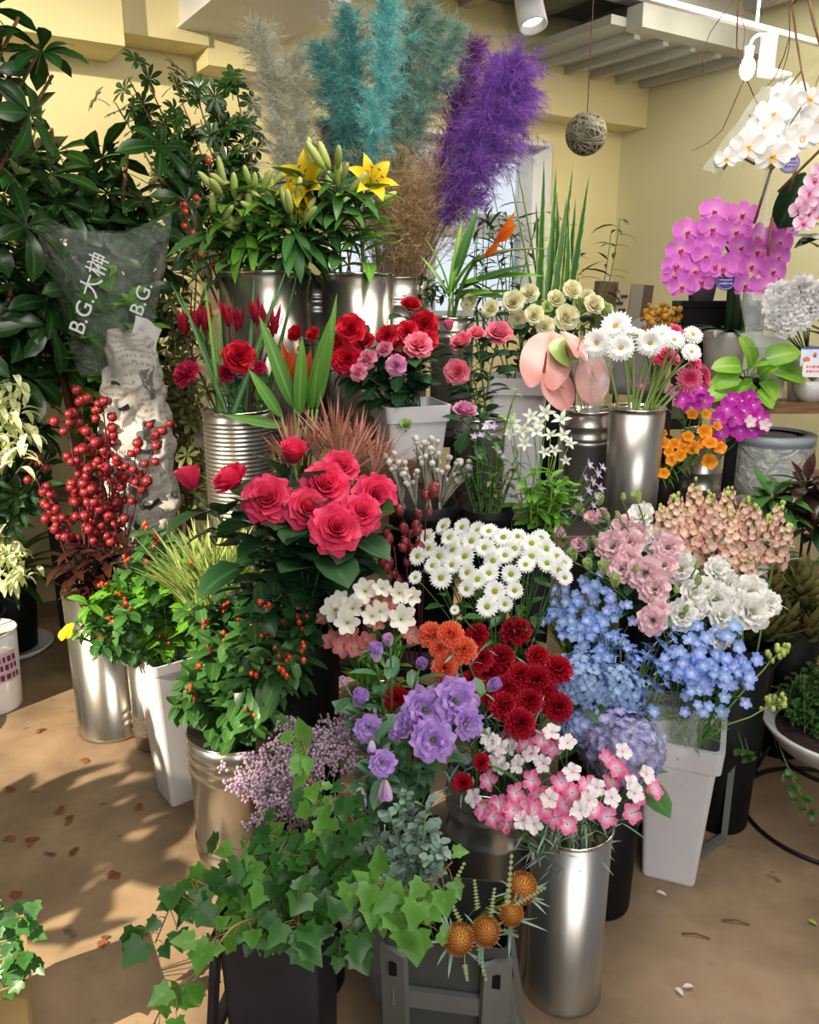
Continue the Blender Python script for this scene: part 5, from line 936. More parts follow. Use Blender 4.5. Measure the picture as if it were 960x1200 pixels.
leaf(lf, top, (-.1, -.2, 1), V((0, -1, 0)), .2, .06, .5, .3, 'oval', 8); leaf(lf, top, (.35, -.1, 1), V((0, -1, 0)), .17, .05, .5, .3, 'oval', 8)
lf.build('foliage', LFD, t); proto = [moth_mb().mesh('bloom', [ORCH, LIPM, LIPY]) for _ in range(3)]
ors = [[(805, 272), (797, 293), (792, 312), (790, 324), (800, 336)], [(822, 278), (813, 302), (815, 318), (822, 330)], [(838, 248), (835, 268), (832, 288), (828, 300), (838, 312), (848, 315)], [(870, 252), (862, 272), (867, 290), (860, 306), (858, 315)], [(888, 278), (886, 295), (880, 312), (872, 334)], [(918, 268), (912, 284), (910, 302), (905, 318), (898, 338)]]
for k, chain in enumerate(ors):
    q0 = P(*chain[0], 2.72); base = B + top + V((R(-.03, .03), R(-.03, .03), 0)); apex = V((q0.x * .6 + base.x * .4, q0.y, q0.z + .02)); sm.tube([v - B for v in bez(base, V((base.x, base.y, apex.z + .04)), q0, 8)], .004, .003, 6); prev = q0
    for j, (px, py) in enumerate(chain):
        q = P(px, py, 2.72 - .015 * j + R(-.01, .01)); sm.tube([prev - B + V((0, .03, 0)), q - B + V((0, .02, 0))], .002, seg=5); prev = q; n = V((R(-.5, .1) if px < 850 else R(-.25, .35), -1, R(-.1, .15))); ob('bloom', proto[j % 3], t, Matrix.Translation(q - B) @ (Matrix.Rotation(R(-.2, .2), 4, 'Y') @ rot_face(n)) @ Matrix.Scale(pxm(35 - j, q), 4))
sm.build('stem', STEMD, t)
def roundtag(label, px, py, Y, c, c2, ink, r=12):
    q = P(px, py, Y); t = thing('round_tag', label, 'tag', q); mx_ = rot_face(V((-.15, -1, .1))); rr = pxm(r, q); mb = MB(); mb.lathe([(.001, 0), (rr, 0), (rr, .002), (.001, .002)], 28); ob('tag_disc', mb.mesh('tag_disc', [mat('tag_' + c[1:], c, c2, .4)]), t, mx_)
    mb = MB()
    for z in (.35, .0, -.35):
        x = -.65 * math.sqrt(1 - z * z)
        while x < .6 * math.sqrt(1 - z * z): w = R(.05, .16); mb.box(((x + w / 2) * rr, z * rr, .0026), (w * rr, R(.1, .2) * rr, .0008)); x += w + .06
    ring = [V((rr * .88 * math.cos(u), rr * .88 * math.sin(u), .0026)) for u in [2 * PI * i / 30 for i in range(31)]]; mb.tube(ring, .0007, seg=4); ob('tag_print', mb.mesh('tag_print', [mat('tag_ink_' + ink[1:], ink, ink, .5)], False), t, mx_)
roundtag('round lavender tag hanging under the white orchid', 925, 191, 2.44, '#9a90bc', '#b4acd0', '#3c3470'); roundtag('round purple tag among the bright pink orchid stems', 851, 328, 2.66, '#4a3c98', '#6658b4', '#e0dcf0')
# white phalaenopsis spray in clear sleeves, held by dark canes
B = shelfpt(990, 2.9); t = thing('moth_orchid', 'large white moth orchid arching over, wrapped in clear sleeves', 'potted orchid', B); pot('pot', V((0, 0, 0)), .09, .07, .12, WHITEC, t); sm, lf = MB(), MB(); protow = [moth_mb().mesh('bloom', [ORCHW, LIPY, LIPY]) for _ in range(3)]
for chain in ([(940, 118), (922, 122), (905, 134), (896, 150), (886, 164), (876, 172), (862, 180), (852, 186)], [(955, 130), (946, 150), (930, 150), (925, 165), (912, 178), (905, 183), (950, 116)], [(958, 160), (950, 150), (962, 140)], [(925, 112), (935, 135), (915, 140), (940, 160)]):
    q0 = P(*chain[0], 2.5); sm.tube([v - B for v in bez(B + V((0, 0, .1)), V((B.x + .05, B.y, q0.z + .12)), q0, 10)], .005, .003, 6); prev = q0
    for j, (px, py) in enumerate(chain):
        q = P(px, py, 2.5 - .012 * j); sm.tube([prev - B + V((0, .03, 0)), q - B + V((0, .03, 0))], .002, seg=5); prev = q; ob('bloom', protow[j % 3], t, Matrix.Translation(q - B) @ rot_face(V((R(-.5, .0), -1, R(-.3, .15)))) @ Matrix.Scale(pxm(40 if j < 6 else 26, q), 4))
for (px, py) in ((905, 190), (842, 188), (900, 185)): q = P(px, py, 2.5); sm.ball(q - B, .018, 8, 6, 1, (.8, .8, 1.2))
sm.build('stem', [STEMD, LBUD], t)
for a, L in ((2.4, .24), (3.3, .22), (1.9, .22), (.5, .2), (-1, .2)): leaf(lf, V((0, 0, .11)), (math.cos(a), math.sin(a) * .5, 1.3), V((0, 0, 1)), L, .08, .8, .2, 'oval', 8)
q = P(912, 268, 2.6); leaf(lf, q - B, (P(938, 222, 2.58) - q), V((.2, -1, .3)), .17, .12, .3, .15, 'oval', 8); lf.build('foliage', LFD, t)
mb = MB(); 
for (a, b) in (((884, 262), (905, 195)), ((905, 195), (912, 186)), ((884, 192), (873, 186)), ((848, 198), (856, 188)), ((925, 225), (932, 200)), ((912, 225), (962, 175)), ((905, 255), (900, 300))): mb = MB(); mb.tube([P(*a, 2.52) - B, P(*b, 2.5) - B], .004, seg=6); mb.build('support_cane', TWIG, t)
mb = MB()
for (a, b, w) in (((832, 206), (903, 108), 24), ((862, 196), (922, 100), 20), ((898, 196), (890, 280), 2.5), ((874, 187), (899, 200), 2.5)):
    p, q = P(*a, 2.5) - B, P(*b, 2.5) - B; s_ = (q - p).cross(V((.2, -1, .1))).normalized() * pxm(w, P(*a, 2.46)) * .5; nn = V((0, -.012, 0))
    mb.grid(lambda u, v: p.lerp(q, v) + s_ * (2 * u - 1) + nn * math.sin(PI * u) * 3 + noise.noise_vector(V((u * 3, v * 5, w))) * .004, 6, 12)
mb.build('clear_sleeve', film('orchid_sleeve', .88, '#eef2f6', .2, 7), t)
# pale striped small orchid at the frame edge, dark leaves below
B = shelfpt(1045, 2.62); t = thing('moth_orchid', 'small pale pink striped moth orchid beside the big white one', 'potted orchid', B); pot('pot', V((0, 0, 0)), .07, .055, .1, WHITEC, t); sm, lf = MB(), MB(); protos_ = [moth_mb().mesh('bloom', [ORCHS, LIPM, LIPY]) for _ in range(2)]; prev = None
for j, (px, py) in enumerate([(962, 200), (955, 212), (948, 226), (957, 228), (944, 238), (955, 242), (936, 246), (948, 250), (960, 252), (942, 262), (965, 240)]):
    q = P(px, py, 2.4); sm.tube([q - B + V((0, .02, 0)), P(975, 215, 2.43) - B], .0018, seg=4); ob('bloom', protos_[j % 2], t, Matrix.Translation(q - B) @ rot_face(V((R(-.4, .2), -1, R(-.2, .1)))) @ Matrix.Scale(pxm(24, q), 4))
sm.tube([V((0, 0, .1)), P(975, 290, 2.45) - B, P(975, 215, 2.43) - B], .004, seg=5); sm.build('stem', STEMD, t)
for (a, b) in (((962, 262), (935, 262)), ((965, 275), (938, 280)), ((958, 290), (944, 276)), ((970, 285), (940, 268))): p, q = P(*a, 2.44), P(*b, 2.4); leaf(lf, p - B, q - p, V((0, -.4, 1)), (q - p).length * 1.2, .04, .4, .2, 'lance', 6)
lf.build('foliage', LFD, t)
# white blossoms in a pale pot with cards
B = shelfpt(940, 2.66); t = thing('white_orchid', 'white ruffled blossoms in clear wrap over a white pot', 'potted plant', B); rp = pxm(22, B); hp = P(935, 418, 2.66).z - SZ; pot('pot', V((0, 0, 0)), rp, rp * .72, max(.09, hp), WHITEC, t); top = V((0, 0, max(.09, hp))); sm, lf = MB(), MB()
lm_ = [lisi_mb(1.1, True, .09).mesh('bloom', [ORCHW, CENTL]) for _ in range(2)]
for j, (px, py) in enumerate([(908, 358), (918, 372), (930, 362), (905, 372), (925, 350), (945, 350), (955, 345), (938, 338), (950, 360), (920, 382), (935, 374), (912, 345)]):
    q = P(px, py, 2.58); sm.tube([top, q - B + V((0, .02, -.01))], .002, seg=5); ob('bloom', lm_[j % 2], t, xf(q - B, V((R(-.4, .3), -1, R(0, .5))), pxm(32, q), R(0, 6)))
for k in range(12): a = R(0, 6); leaf(lf, top, (math.cos(a), math.sin(a), R(.3, .9)), V((0, 0, 1)), R(.08, .13), .045, .7, .2, 'oval', 6)
sm.build('stem', STEMD, t); lf.build('foliage', LFD, t); mb = MB(); mb.lathe([(.03, .0), (.06, .1), (.075, .16)], 18); mb.v = [tuple(V(p) + noise.noise_vector(V(p) * 25) * .01) for p in mb.v]; q = P(893, 375, 2.56); mb.build('clear_wrap', CLEAR2, t, M=Matrix.Translation(q - B + V((0, 0, -.08))))
q = P(951, 418, 2.5); t = thing('plant_card', 'plant card with a blue top edge and small printed picture', 'card', q); M_ = rot_face(V((-.1, -1, .15))); a = pxm(12, q); b = pxm(11, q); mb = MB(); mb.box((0, 0, 0), (2 * a, 2 * b, .002)); ob('card_face', mb.mesh('card_face', [mat('card_pale', '#c8cade', '#dcdcea', .4, 0, 30)], False), t, M_)
mb = MB(); mb.box((0, b * .9, .0015), (2 * a, b * .2, .0015)); ob('card_band', mb.mesh('card_band', [mat('card_blue', '#2c4c9c', '#3458a8', .4)], False), t, M_); mb = MB(); mb.ball((-a * .45, -b * .3, .001), a * .36, 10, 6, 0, (1, .8, .08)); mb.box((a * .3, b * .2, .0015), (a * .3, b * .5, .001)); ob('card_print', mb.mesh('card_print', [mat('card_orange', '#c86a4c', '#d88a6c', .5, 0, 60)]), t, M_)
q = P(955, 433, 2.48); t = thing('price_tag', 'rounded white price tag with pink print under the blue card', 'tag', q); a = pxm(14, q); b = pxm(9, q); mb = MB(); mb.loft([(0, a, b), (.002, a, b), (.0021, .001, .001)], rr=.4); ob('tag_face', mb.mesh('tag_face', [WHITEC], False), t, M_); mb = MB()
for z in (.35, -.25):
    x = -.7
    while x < .6: w = R(.06, .14); mb.box(((x + w / 2) * a, z * b, .0026), (w * a, R(.2, .4) * b, .0008)); x += w + .07
ob('tag_print', mb.mesh('tag_print', [mat('tag_pink_ink', '#c84870', '#d05878', .5)], False), t, M_)
q = shelfpt(950, 2.6); t = thing('succulent_pot', 'tiny succulent in a rounded white pot on the shelf edge', 'potted plant', V((q.x, 2.61, SZ))); r = pxm(18, q); mb = MB(); mb.lathe([(.001, 0), (r * .6, 0), (r * .95, r * .5), (r, r), (r * .85, r * 1.35), (r * .75, r * 1.35), (.001, r * 1.2)], 28); mb.build('pot', WHITEC, t); mb = MB()
for k in range(16): a = k * 2.4; leaf(mb, V((0, 0, r * 1.25)), (math.cos(a), math.sin(a), .4 + k * .08), V((0, 0, 1)), r * .7, r * .4, -.4, .3, 'oval', 4)
mb.build('foliage', LFOLIVE, t)
# pothos with its white board behind
B = shelfpt(876, 2.62); B = V((B.x, 2.64, SZ)); t = thing('pothos', 'lime green pothos plant in front of a white board', 'potted plant', B); pot('pot', V((0, 0, 0)), .055, .045, .07, BLACKP, t); lf, sm = MB(), MB()
for (px, py, dx, dy, L) in [(880, 428, 4, -32, 34), (898, 420, 30, -8, 34), (905, 432, 34, 6, 36), (912, 436, 30, 4, 28), (868, 430, -28, -6, 30), (866, 442, -26, 4, 30), (872, 450, -34, 12, 34), (882, 448, -10, 10, 30), (890, 440, 10, -14, 28), (894, 446, 16, 12, 26), (872, 436, 16, -10, 30), (858, 455, -18, 4, 28), (888, 458, 10, 8, 24), (850, 462, -14, 2, 26), (876, 462, -16, 10, 26)]:
    q = P(px, py, 2.58 + R(-.03, .02)); e = P(px + dx, py + dy, 2.55); sm.tube([v - B for v in bez(B + V((0, 0, .06)), V((q.x, q.y + .02, q.z + .02)), q, 4)], .0015, seg=4); leaf(lf, q - B, e - q, V((R(-.9, .9), -.7, R(.3, 1))), pxm(L, q) * 1.15, pxm(L, q) * .75, R(.3, 1.0), .25, 'heart', 7)
sm.build('stem', STEML, t); lf.build('foliage', LFL, t)
q = P(896, 430, 2.71); t = thing('white_board', 'tilted white board leaning behind the pothos', 'board', V((q.x, q.y, SZ))); mb = MB(); mb.box((0, 0, .1), (pxm(52, q), .006, .2), Matrix.Rotation(rad(8), 3, 'Y') @ Matrix.Rotation(rad(-12), 3, 'X')); mb.build('board_sheet', mat('board_white', '#c8c8c4', '#d8d8d4', .4), t, False)
# black trough and grey pot behind the pink orchid
q = shelfpt(835, 3.05); t = thing('black_trough', 'black plastic trough standing behind the pink orchid pot', 'planter', V((q.x, 3.055, SZ))); mb = MB(); hh = P(835, 353, 3.0).z - SZ; mb.loft([(0, .14, .05), (hh - .02, .15, .055), (hh - .02, .156, .06), (hh, .156, .06), (hh, .148, .052), (.01, .138, .048)], rr=.1); mb.build('trough_wall', BLACKP, t, False)
t = thing('grey_pot', 'plain grey pot standing on the black trough', 'pot', V((q.x - .07, 3.055, SZ + hh))); pot('pot', V((0, 0, 0)), .06, .042, .12, mat('pot_grey', '#8e9496', '#9aa0a2', .5), t)
# below: wrapped tub
q = shelfpt(898, 2.72, .7625); t = thing('wrapped_tub', 'round white tub with a dark inner ring, wrapped in clear film', 'tub', q); r = pxm(47, P(898, 510, 2.72)); h_ = P(898, 507, 2.72).z - .7625; TUBM = mat('tub_pale_plastic', '#9aa4ac', '#aeb6bc', .35, 0, 4); mb = MB(); mb.lathe([(.001, 0), (r * .88, 0), (r * .9, .02), (r * .92, h_ - .03), (r, h_ - .022), (r, h_), (r * .76, h_ + .004), (r * .74, h_ - .004)], 44); mb.build('tub_wall', TUBM, t)
mb = MB(); mb.lathe([(r * .75, h_ - .002), (r * .73, h_ - .012), (r * .56, h_ - .014), (r * .55, h_ - .006), (.001, h_ - .01)], 36); mb.f = mb.f[:36 * 2] ; mb.mi = mb.mi[:72]; mb.build('inner_ring', BLACKP, t); mb = MB(); mb.lathe([(.001, h_ - .006), (r * .56, h_ - .008)], 36); mb.build('inner_lid', TUBM, t)
mb = MB(); mb.lathe([(r * .96, .0), (r * 1.0, h_ * .3), (r * .97, h_ * .6), (r * 1.02, h_ * .85)], 60); mb.v = [tuple(V(p) + V((p[0], p[1], 0)) * noise.noise(V(p) * 40) * .06) for p in mb.v]; mb.build('cling_film', film('cling_film', .55, '#dfe2dc', .5, 22), t)
# cardboard boxes, grey round chair back, yellow dried flowers near the corner
for (px, py, w, h_, c, lb, Y) in [(708, 360, 34, 60, '#6a4e3c', 'brown cardboard folder leaning near the corner', 3.9), (725, 360, 20, 58, '#b5a684', 'pale printed card box leaning in the stack', 3.86), (740, 360, 20, 54, '#8d8678', 'grey-beige folded box in the leaning stack', 3.9), (752, 362, 18, 56, '#5c4636', 'dark brown board at the end of the leaning stack', 3.95)]:
    q = P(px, py, Y); t = thing('cardboard_box', lb, 'box', V((q.x, Y, 0))); mb = MB(); zt = P(px, py - h_ / 2, Y).z; mb.box((0, 0, zt - .15), (pxm(w * .72, q), .1, .3), Matrix.Rotation(rad(4), 3, 'Y')); mb.build('box_card', mat('card_' + c[1:], c, c, .8), t, False)
    if 'printed' in lb: 
        mb = MB()
        for k in range(3): mb.box((R(-.01, .01), -.053, zt - .06 - .03 * k), (.03, .004, .012))
        mb.build('box_print', BLACKP2, t, False)
t = thing('stock_table', 'dark low table under the leaning boxes by the corner', 'table', (1.03, 3.9, 0)); mb = MB(); zt = P(720, 389, 3.9).z - .16; mb.box((0, 0, zt / 2 + .3), (.6, .4, .05)); mb.build('board', DARKW, t, False); mb = MB(); mb.box((0, 0, zt / 4 + .1), (.5, .3, zt / 2 + .2)); mb.build('cabinet_body', DARKW, t, False)
q = P(753, 392, 3.5); t = thing('grey_chair', 'rounded grey chair back behind the white gerberas', 'chair', V((q.x, 3.5, 0))); mb = MB(); a = pxm(30, q); zt = P(753, 372, 3.5).z; mb.v = []
mb.grid(lambda u, v: V((a * (2 * u - 1), .04 * (2 * u - 1) ** 2, zt - .32 * v - .09 * (2 * u - 1) ** 2 * (1 - v))), 12, 6); o = mb.build('backrest', mat('chair_grey', '#8c8a8c', '#989698', .5), t); o.modifiers.new('thick', 'SOLIDIFY').thickness = .02
mb = MB(); mb.box((0, -.2, .46), (2 * a, .42, .04)); mb.build('seat', MATS['chair_grey'], t)
for sx in (-1, 1):
    for y in (.02, -.38): mb = MB(); mb.tube([V((sx * a * .85, y, 0)), V((sx * a * .85, y, zt - .2 if y > 0 else .45))], .012, seg=6); mb.build('leg', BLKMETAL, t)
q = P(775, 380, 3.0); t = thing('dried_flower_bunch', 'yellow-orange dried flower bunch beside the black trough', 'dried flowers', V((q.x, q.y, q.z - .3)), kind='stuff'); mb, sm = MB(), MB()
for k in range(60): p = V((R(-.06, .06), R(-.05, .05), .3 + R(-.05, .07))); mb.ball(p, R(.007, .014), 6, 4); sm.tube([V((0, 0, 0)), p], .001, seg=3)
mb.build('flower_heads', mat('dried_yellow', '#b07818', '#d09a2c', .8, 0, 60), t); sm.build('stem', TWIG, t)
t = thing('dried_flower_vase', 'tall dark vase under the yellow dried flowers', 'vase', V((q.x, q.y, 0))); mb = MB(); mb.lathe([(.001, 0), (.07, 0), (.06, q.z - .25), (.05, q.z - .25), (.05, .05), (.001, .05)], 20); mb.build('vase_wall', DARKW, t)
# ================================================================== left side: hypericum
def hyper(name, lab_, pts, Y, cont, m, lm2, group, nber=5):
    for k, ((px, py), lb) in enumerate(zip(pts, lab_)):
        E = P(px, py, Y + R(-.07, .07) - .0006 * (py - 720) - (max(0, min(1, (px - 270) / 40)) * .26 if Y < 2 else 0)); S = instart(cont, .75, .1); t = thing(name, lb, 'hypericum', S, group); sm, lf, bb = MB(), MB(), MB(); pth = bez(S, S.lerp(E, .5) + V((0, 0, .09)), E, 9); sm.tube([q - S for q in pth], .0025, .0016, 5); loc_ = [q - S for q in pth]
        foliage(lf, loc_, 26, .062, .038, .28, 1, 'oval', .5, 1.2, 'opp', nv=4)
        for j in range(3):
            a, d = along(loc_, R(.6, .95)); dd = (d + jit(1.0)).normalized(); e = a + dd * R(.05, .08); p2 = bez(a, a.lerp(e, .5), e, 4); sm.tube(p2, .0015, .001, 4); foliage(lf, p2, 10, .052, .032, .2, 1, 'oval', .5, 1.2, 'opp', nv=4)
            if j == 0 and k % 2:
                for b in range(3): bb.ball(e + jit(.012) + V((0, 0, .008)), R(.0048, .0065), 7, 5, 0, (1, 1, 1.25))
        for b in range(nber): e = loc_[-1] + jit(.016) + V((0, -.004, .012)); sm.tube([loc_[-1], e], .0008, seg=3); bb.ball(e, R(.0042, .006), 8, 6, 0, (1, 1, 1.3))
        sm.build('stem', STEMG, t); lf.build('foliage', m if k % 3 else lm2, t); bb.build('berry_cluster', BERRYO, t)
pa = [(150, 660), (125, 690), (105, 712), (135, 735), (165, 700), (185, 680), (200, 715), (175, 735), (215, 690), (160, 755), (228, 720), (195, 750), (118, 745), (235, 668), (205, 655), (182, 638)]
hyper('cut_hypericum', labels('sunlit hypericum stem with orange-red berries', pa, 'the tall can', 2), pa, 2.06, hypA, LFB, LF, 'hypericum in the white pail')  # brighter leaf green puts the sunlight on these stems into their colour
pb = [(352, 735), (330, 790), (318, 830), (355, 770), (300, 700), (240, 730), (265, 715), (290, 735), (315, 745), (335, 770), (250, 765), (275, 775), (300, 790), (325, 810), (230, 790), (262, 805), (290, 825), (340, 740), (310, 715), (222, 815), (345, 790), (245, 830)]
hyper('cut_hypericum', labels('shaded hypericum stem in the shiny bucket', pb, 'the white pail', 2), pb, 1.8, hypB, LF, LFD, 'hypericum in the shiny bucket', 4)  # same plant in deeper greens, its shade put into the leaf colour
S = V((hypA[0], hypA[1], hypA[2] - .1)); E = P(80, 742, 2.0); t = thing('cut_hypericum', 'hypericum stem with one yellow flower sticking far out over the tall can', 'hypericum', S); sm, lf = MB(), MB(); pth = [q - S for q in bez(S, S.lerp(E, .4) + V((0, 0, .16)), E, 9)]; sm.tube(pth, .0025, .0015, 5); foliage(lf, pth, 14, .05, .028, .45, .98, 'oval', .5, 1.2, 'opp'); sm.build('stem', STEMG, t); lf.build('foliage', LFB, t); ob('bloom', flat_mb(5, .24, .46, 70, 10, 'obov', .03, tube=.1, eye=.12).mesh('bloom', [YEL, LIPY]), t, xf(E - S, V((-.5, -.6, .7)), pxm(26, E)))
# ================================================================== rosehip / ilex branches in the tall can
pts_ = [(78, 482), (95, 462), (30, 535), (60, 585), (125, 500), (140, 545), (105, 545), (190, 500), (120, 470), (160, 530), (90, 575), (112, 600), (70, 610), (135, 585), (128, 475), (100, 520), (150, 560), (118, 560)]
lab_ = labels('red rosehip branch in the tall steel can', pts_, 'the variegated plant', 2); rng.seed(5); b0_ = MB(); b0_.ball((0, 0, 0), 1, 10, 7, 0, (1, 1, .92)); b0_.ball((0, 0, 1), .28, 5, 4, 1); HIPR = b0_.mesh('hip', [BERRYR, REDTWIG])
for (px, py), lb in zip(pts_, lab_):
    E = P(px, py, 2.46 + R(-.07, .07)); S = instart(berC, .6, .2); t = thing('rosehip_branch', lb, 'rosehip', S, 'red rosehip branches'); sm, bb = MB(), MB(); pth = bez(S, S.lerp(E, .55) + V((0, 0, .12)), E, 10); sm.tube([q - S for q in pth], .0035, .002, 5)
    for k in range(10):
        a, d = along(pth, 1 - .55 * (k / 10) ** 1.2 * R(.6, 1)); q = a + (d * .6 + jit(1)).normalized() * R(.012, .04); sm.tube([a - S, q - S], .0012, seg=4); ob('hip', HIPR, t, xf(q - S, q - a, R(.0125, .0175)))
    sm.build('stem', REDTWIG, t)
pts_ = [(92, 640), (115, 645), (135, 650), (80, 655), (105, 670), (128, 675), (145, 640), (88, 680)]
for (px, py), lb in zip(pts_, labels('bronze glossy leaf sprig in the tall can', pts_, 'the variegated plant')):
    E = P(px, py, 2.42); bushy('bronze_sprig', lb, 'leaf sprig', V((berC[0], berC[1], berC[2] - .1)), E, 9, .1, .034, LFBR, REDTWIG, 'oval', .55, 1.2, .7, 1, .02, 'bronze sprigs')
# ================================================================== striped ornamental grass
t0_ = V((grsC[0], grsC[1], grsC[2] - .04)); mb = MB()
for k in range(420):
    a = R(0, 6.28); e = V((math.cos(a) * R(.05, .7) - .04, math.sin(a) * R(.05, .6) - .1, R(.8, 1.3))); leaf(mb, V((R(-.05, .05), R(-.05, .05), 0)), e, V((0, 0, 1)) + jit(.2), R(.16, .28), .014, R(.15, .6), .3, 'strap', 7)
t = mb.build('ornamental_grass', LFGRASS, None, M=Matrix.Translation(t0_)); tag(t, 'tuft of green and cream striped ornamental grass behind the hypericum', 'grass', None, 'stuff')
# ================================================================== newspaper-wrapped bunch and sleeved sakaki
bC = can('round_bucket', 'dark bucket holding the newspaper bundle', (at(170, 2.72, .3)[0], 2.74, 0), .12, .11, .45, BLACKP, (), None)[1]
nm_, N_, L_ = newmat('newsprint'); o_ = N_.new('ShaderNodeOutputMaterial'); b_ = N_.new('ShaderNodeBsdfPrincipled'); L_.new(b_.outputs[0], o_.inputs[0]); b_.inputs['Roughness'].default_value = .8
uvn = N_.new('ShaderNodeUVMap')
def mth(op, x, y): 
    n = N_.new('ShaderNodeMath'); n.operation = op
    for i, v in enumerate((x, y)):
        if isinstance(v, (int, float)): n.inputs[i].default_value = v
        else: L_.new(v, n.inputs[i])
    return n.outputs[0]
def nzs(sx, sy, det=2):
    mp = N_.new('ShaderNodeMapping'); mp.inputs['Scale'].default_value = (sx, sy, 1); L_.new(uvn.outputs[0], mp.inputs[0]); n = N_.new('ShaderNodeTexNoise'); n.inputs['Scale'].default_value = 1; n.inputs['Detail'].default_value = det; L_.new(mp.outputs[0], n.inputs[0]); return n.outputs[0]
sep = N_.new('ShaderNodeSeparateXYZ'); L_.new(uvn.outputs[0], sep.inputs[0]); lines = mth('GREATER_THAN', mth('SINE', mth('MULTIPLY', sep.outputs[1], 260), 0), -.1); chars = mth('GREATER_THAN', nzs(150, 40), .5); block = mth('GREATER_THAN', nzs(14, 7, 0), .47); text = mth('MULTIPLY', mth('MULTIPLY', lines, chars), block)
pics = mth('MULTIPLY', mth('GREATER_THAN', nzs(11, 9, 0), .66), mth('GREATER_THAN', nzs(50, 40, 3), .42)); mu_ = mth('MAXIMUM', mth('MULTIPLY', text, .55), mth('MULTIPLY', pics, .8))
class _O: outputs = [mu_]
mu = _O
m3 = N_.new('ShaderNodeMixRGB'); m3.inputs[1].default_value = hx('#c4beb4'); m3.inputs[2].default_value = hx('#4c4844'); L_.new(mu.outputs[0], m3.inputs[0]); L_.new(m3.outputs[0], b_.inputs['Base Color']); NEWS = nm_
t = thing('newspaper_bundle', 'bunch wrapped in crumpled newspaper leaning behind the rosehips', 'wrapped bouquet', V((bC[0], bC[1] - .02, bC[2] - .1)))
A, E = V((bC[0] + .035, bC[1] - .08, bC[2] + .04)), P(150, 392, 2.54); B0 = V(t.location); ax = (E - A); sx_ = V((1, 0, 0)); ny = V((0, 1, 0))
def newsf(u, v):
    w = [.1, .112, .115, .112, .1, .06][min(5, int(v * 5))] * (1 - (v * 5) % 1) + [.1, .112, .115, .112, .1, .06][min(5, int(v * 5) + 1)] * ((v * 5) % 1); a = 2 * PI * u
    p = A + ax * v + sx_ * (w * math.cos(a)) + ny * (w * .55 * math.sin(a)); return p + noise.noise_vector(p * 7) * .024 + V([abs(x) for x in noise.noise_vector(p * 17)]) * .03 - B0
mb = MB(); mb.grid(newsf, 60, 60); mb.build('newspaper', NEWS, t)
mb = MB(); tip = E - B0; mb.grid(lambda u, v: tip + V((-.03 + .09 * u + .05 * v, .015 * math.sin(6 * u), -.07 + .13 * v - .05 * u)) + noise.noise_vector(V((u * 2, v * 2, 5))) * .02, 6, 8); mb.build('paper_flap', mat('paper_white', '#d8d6d2', '#e4e2de', .7), t)
for (u, v, w, h_) in ((.72, .72, .03, .008), (.80, .55, .05, .012), (.70, .45, .045, .01), (.82, .32, .05, .011), (.75, .25, .04, .016), (.66, .82, .025, .012), (.84, .66, .03, .012)):
    mb = MB(); mb.grid(lambda a, b: newsf(u + (a - .5) * w * 1.6, v + (b - .5) * h_ * 1.6) + V((0, -.004, 0)), 4, 2); mb.build('headline_print', BLACKP2, t)
mb = MB(); mb.lathe([(.06, -.12), (.085, .0), (.085, .2), (.095, .28)], 20, sy=.7); mb.v = [tuple(V(p) + noise.noise_vector(V(p) * 14) * .015) for p in mb.v]; mb.build('kraft_sleeve', mat('kraft_paper', '#7c6038', '#9a7a4c', .8, 0, 6), t, M=Matrix.Translation(V((.02, -.06, 0))))
sC = can('round_bucket', 'dark bucket holding the sleeved green branches', (at(128, 2.98, .3)[0], 3.0, 0), .12, .11, .5, BLACKP, (), None)[1]
B0 = V((sC[0], sC[1], sC[2] - .1)); t = thing('sakaki_bunch', 'green branches in a clear printed sleeve behind the newspaper bundle', 'wrapped bouquet', B0); A, E = B0 + V((.02, -.02, .12)), P(122, 262, 2.74); pth = bez(V((0, 0, 0)), (A - B0), E - B0 + V((0, 0, -.12)), 9); sm, lf = MB(), MB()
for k in range(12): e = E - B0 + V((R(-.11, .11), R(-.02, .06), R(-.4, -.06))); p2 = bez(V((0, 0, 0)), (e * .5) + jit(.02), e, 7); sm.tube(p2, .003, .002, 5); foliage(lf, p2, 16, .115, .06, .4, 1, 'oval', .4, .9)
sm.build('stem', STEMD, t); lf.build('foliage', LFB, t); PB = P(130, 440, 2.76)
def sleeve(u, v):
    w = .10 + .12 * v ** .8; a = 2 * PI * u; c = PB.lerp(E, v); p = c + V((w * math.cos(a), w * .4 * math.sin(a), .03 * math.cos(a * 2) * v)); return p + noise.noise_vector(p * 8) * .014 - B0
mb = MB(); mb.grid(sleeve, 40, 24); mb.build('clear_sleeve', film('sleeve_film_green', .94, '#e4f0e6', .12, 12), t)
def handwriting(txt, px, py, size, rotd, Y, parent, B0):
    cu = bpy.data.curves.new('handwriting', 'FONT'); cu.body = txt; cu.size = 1; cu.extrude = .004; cu.offset = .004; o = bpy.data.objects.new('tmp', cu); C.objects.link(o); bpy.context.view_layer.update(); me = bpy.data.meshes.new_from_object(o.evaluated_get(bpy.context.evaluated_depsgraph_get())); bpy.data.objects.remove(o); me.materials.clear(); me.materials.append(MATS.get('marker_white') or mat('marker_white', '#e8ecec', '#f2f4f4', .5))
    q = P(px, py, Y); ob('handwriting', me, parent, Matrix.Translation(q - B0) @ Matrix.Rotation(rad(90), 4, 'X') @ Matrix.Rotation(rad(rotd), 4, 'Z') @ Matrix.Scale(pxm(size, q), 4))
handwriting('B.G.大榊', 97, 394, 26, 66, 2.595, t, B0); handwriting('B.G.', 166, 372, 23, 66, 2.595, t, B0)
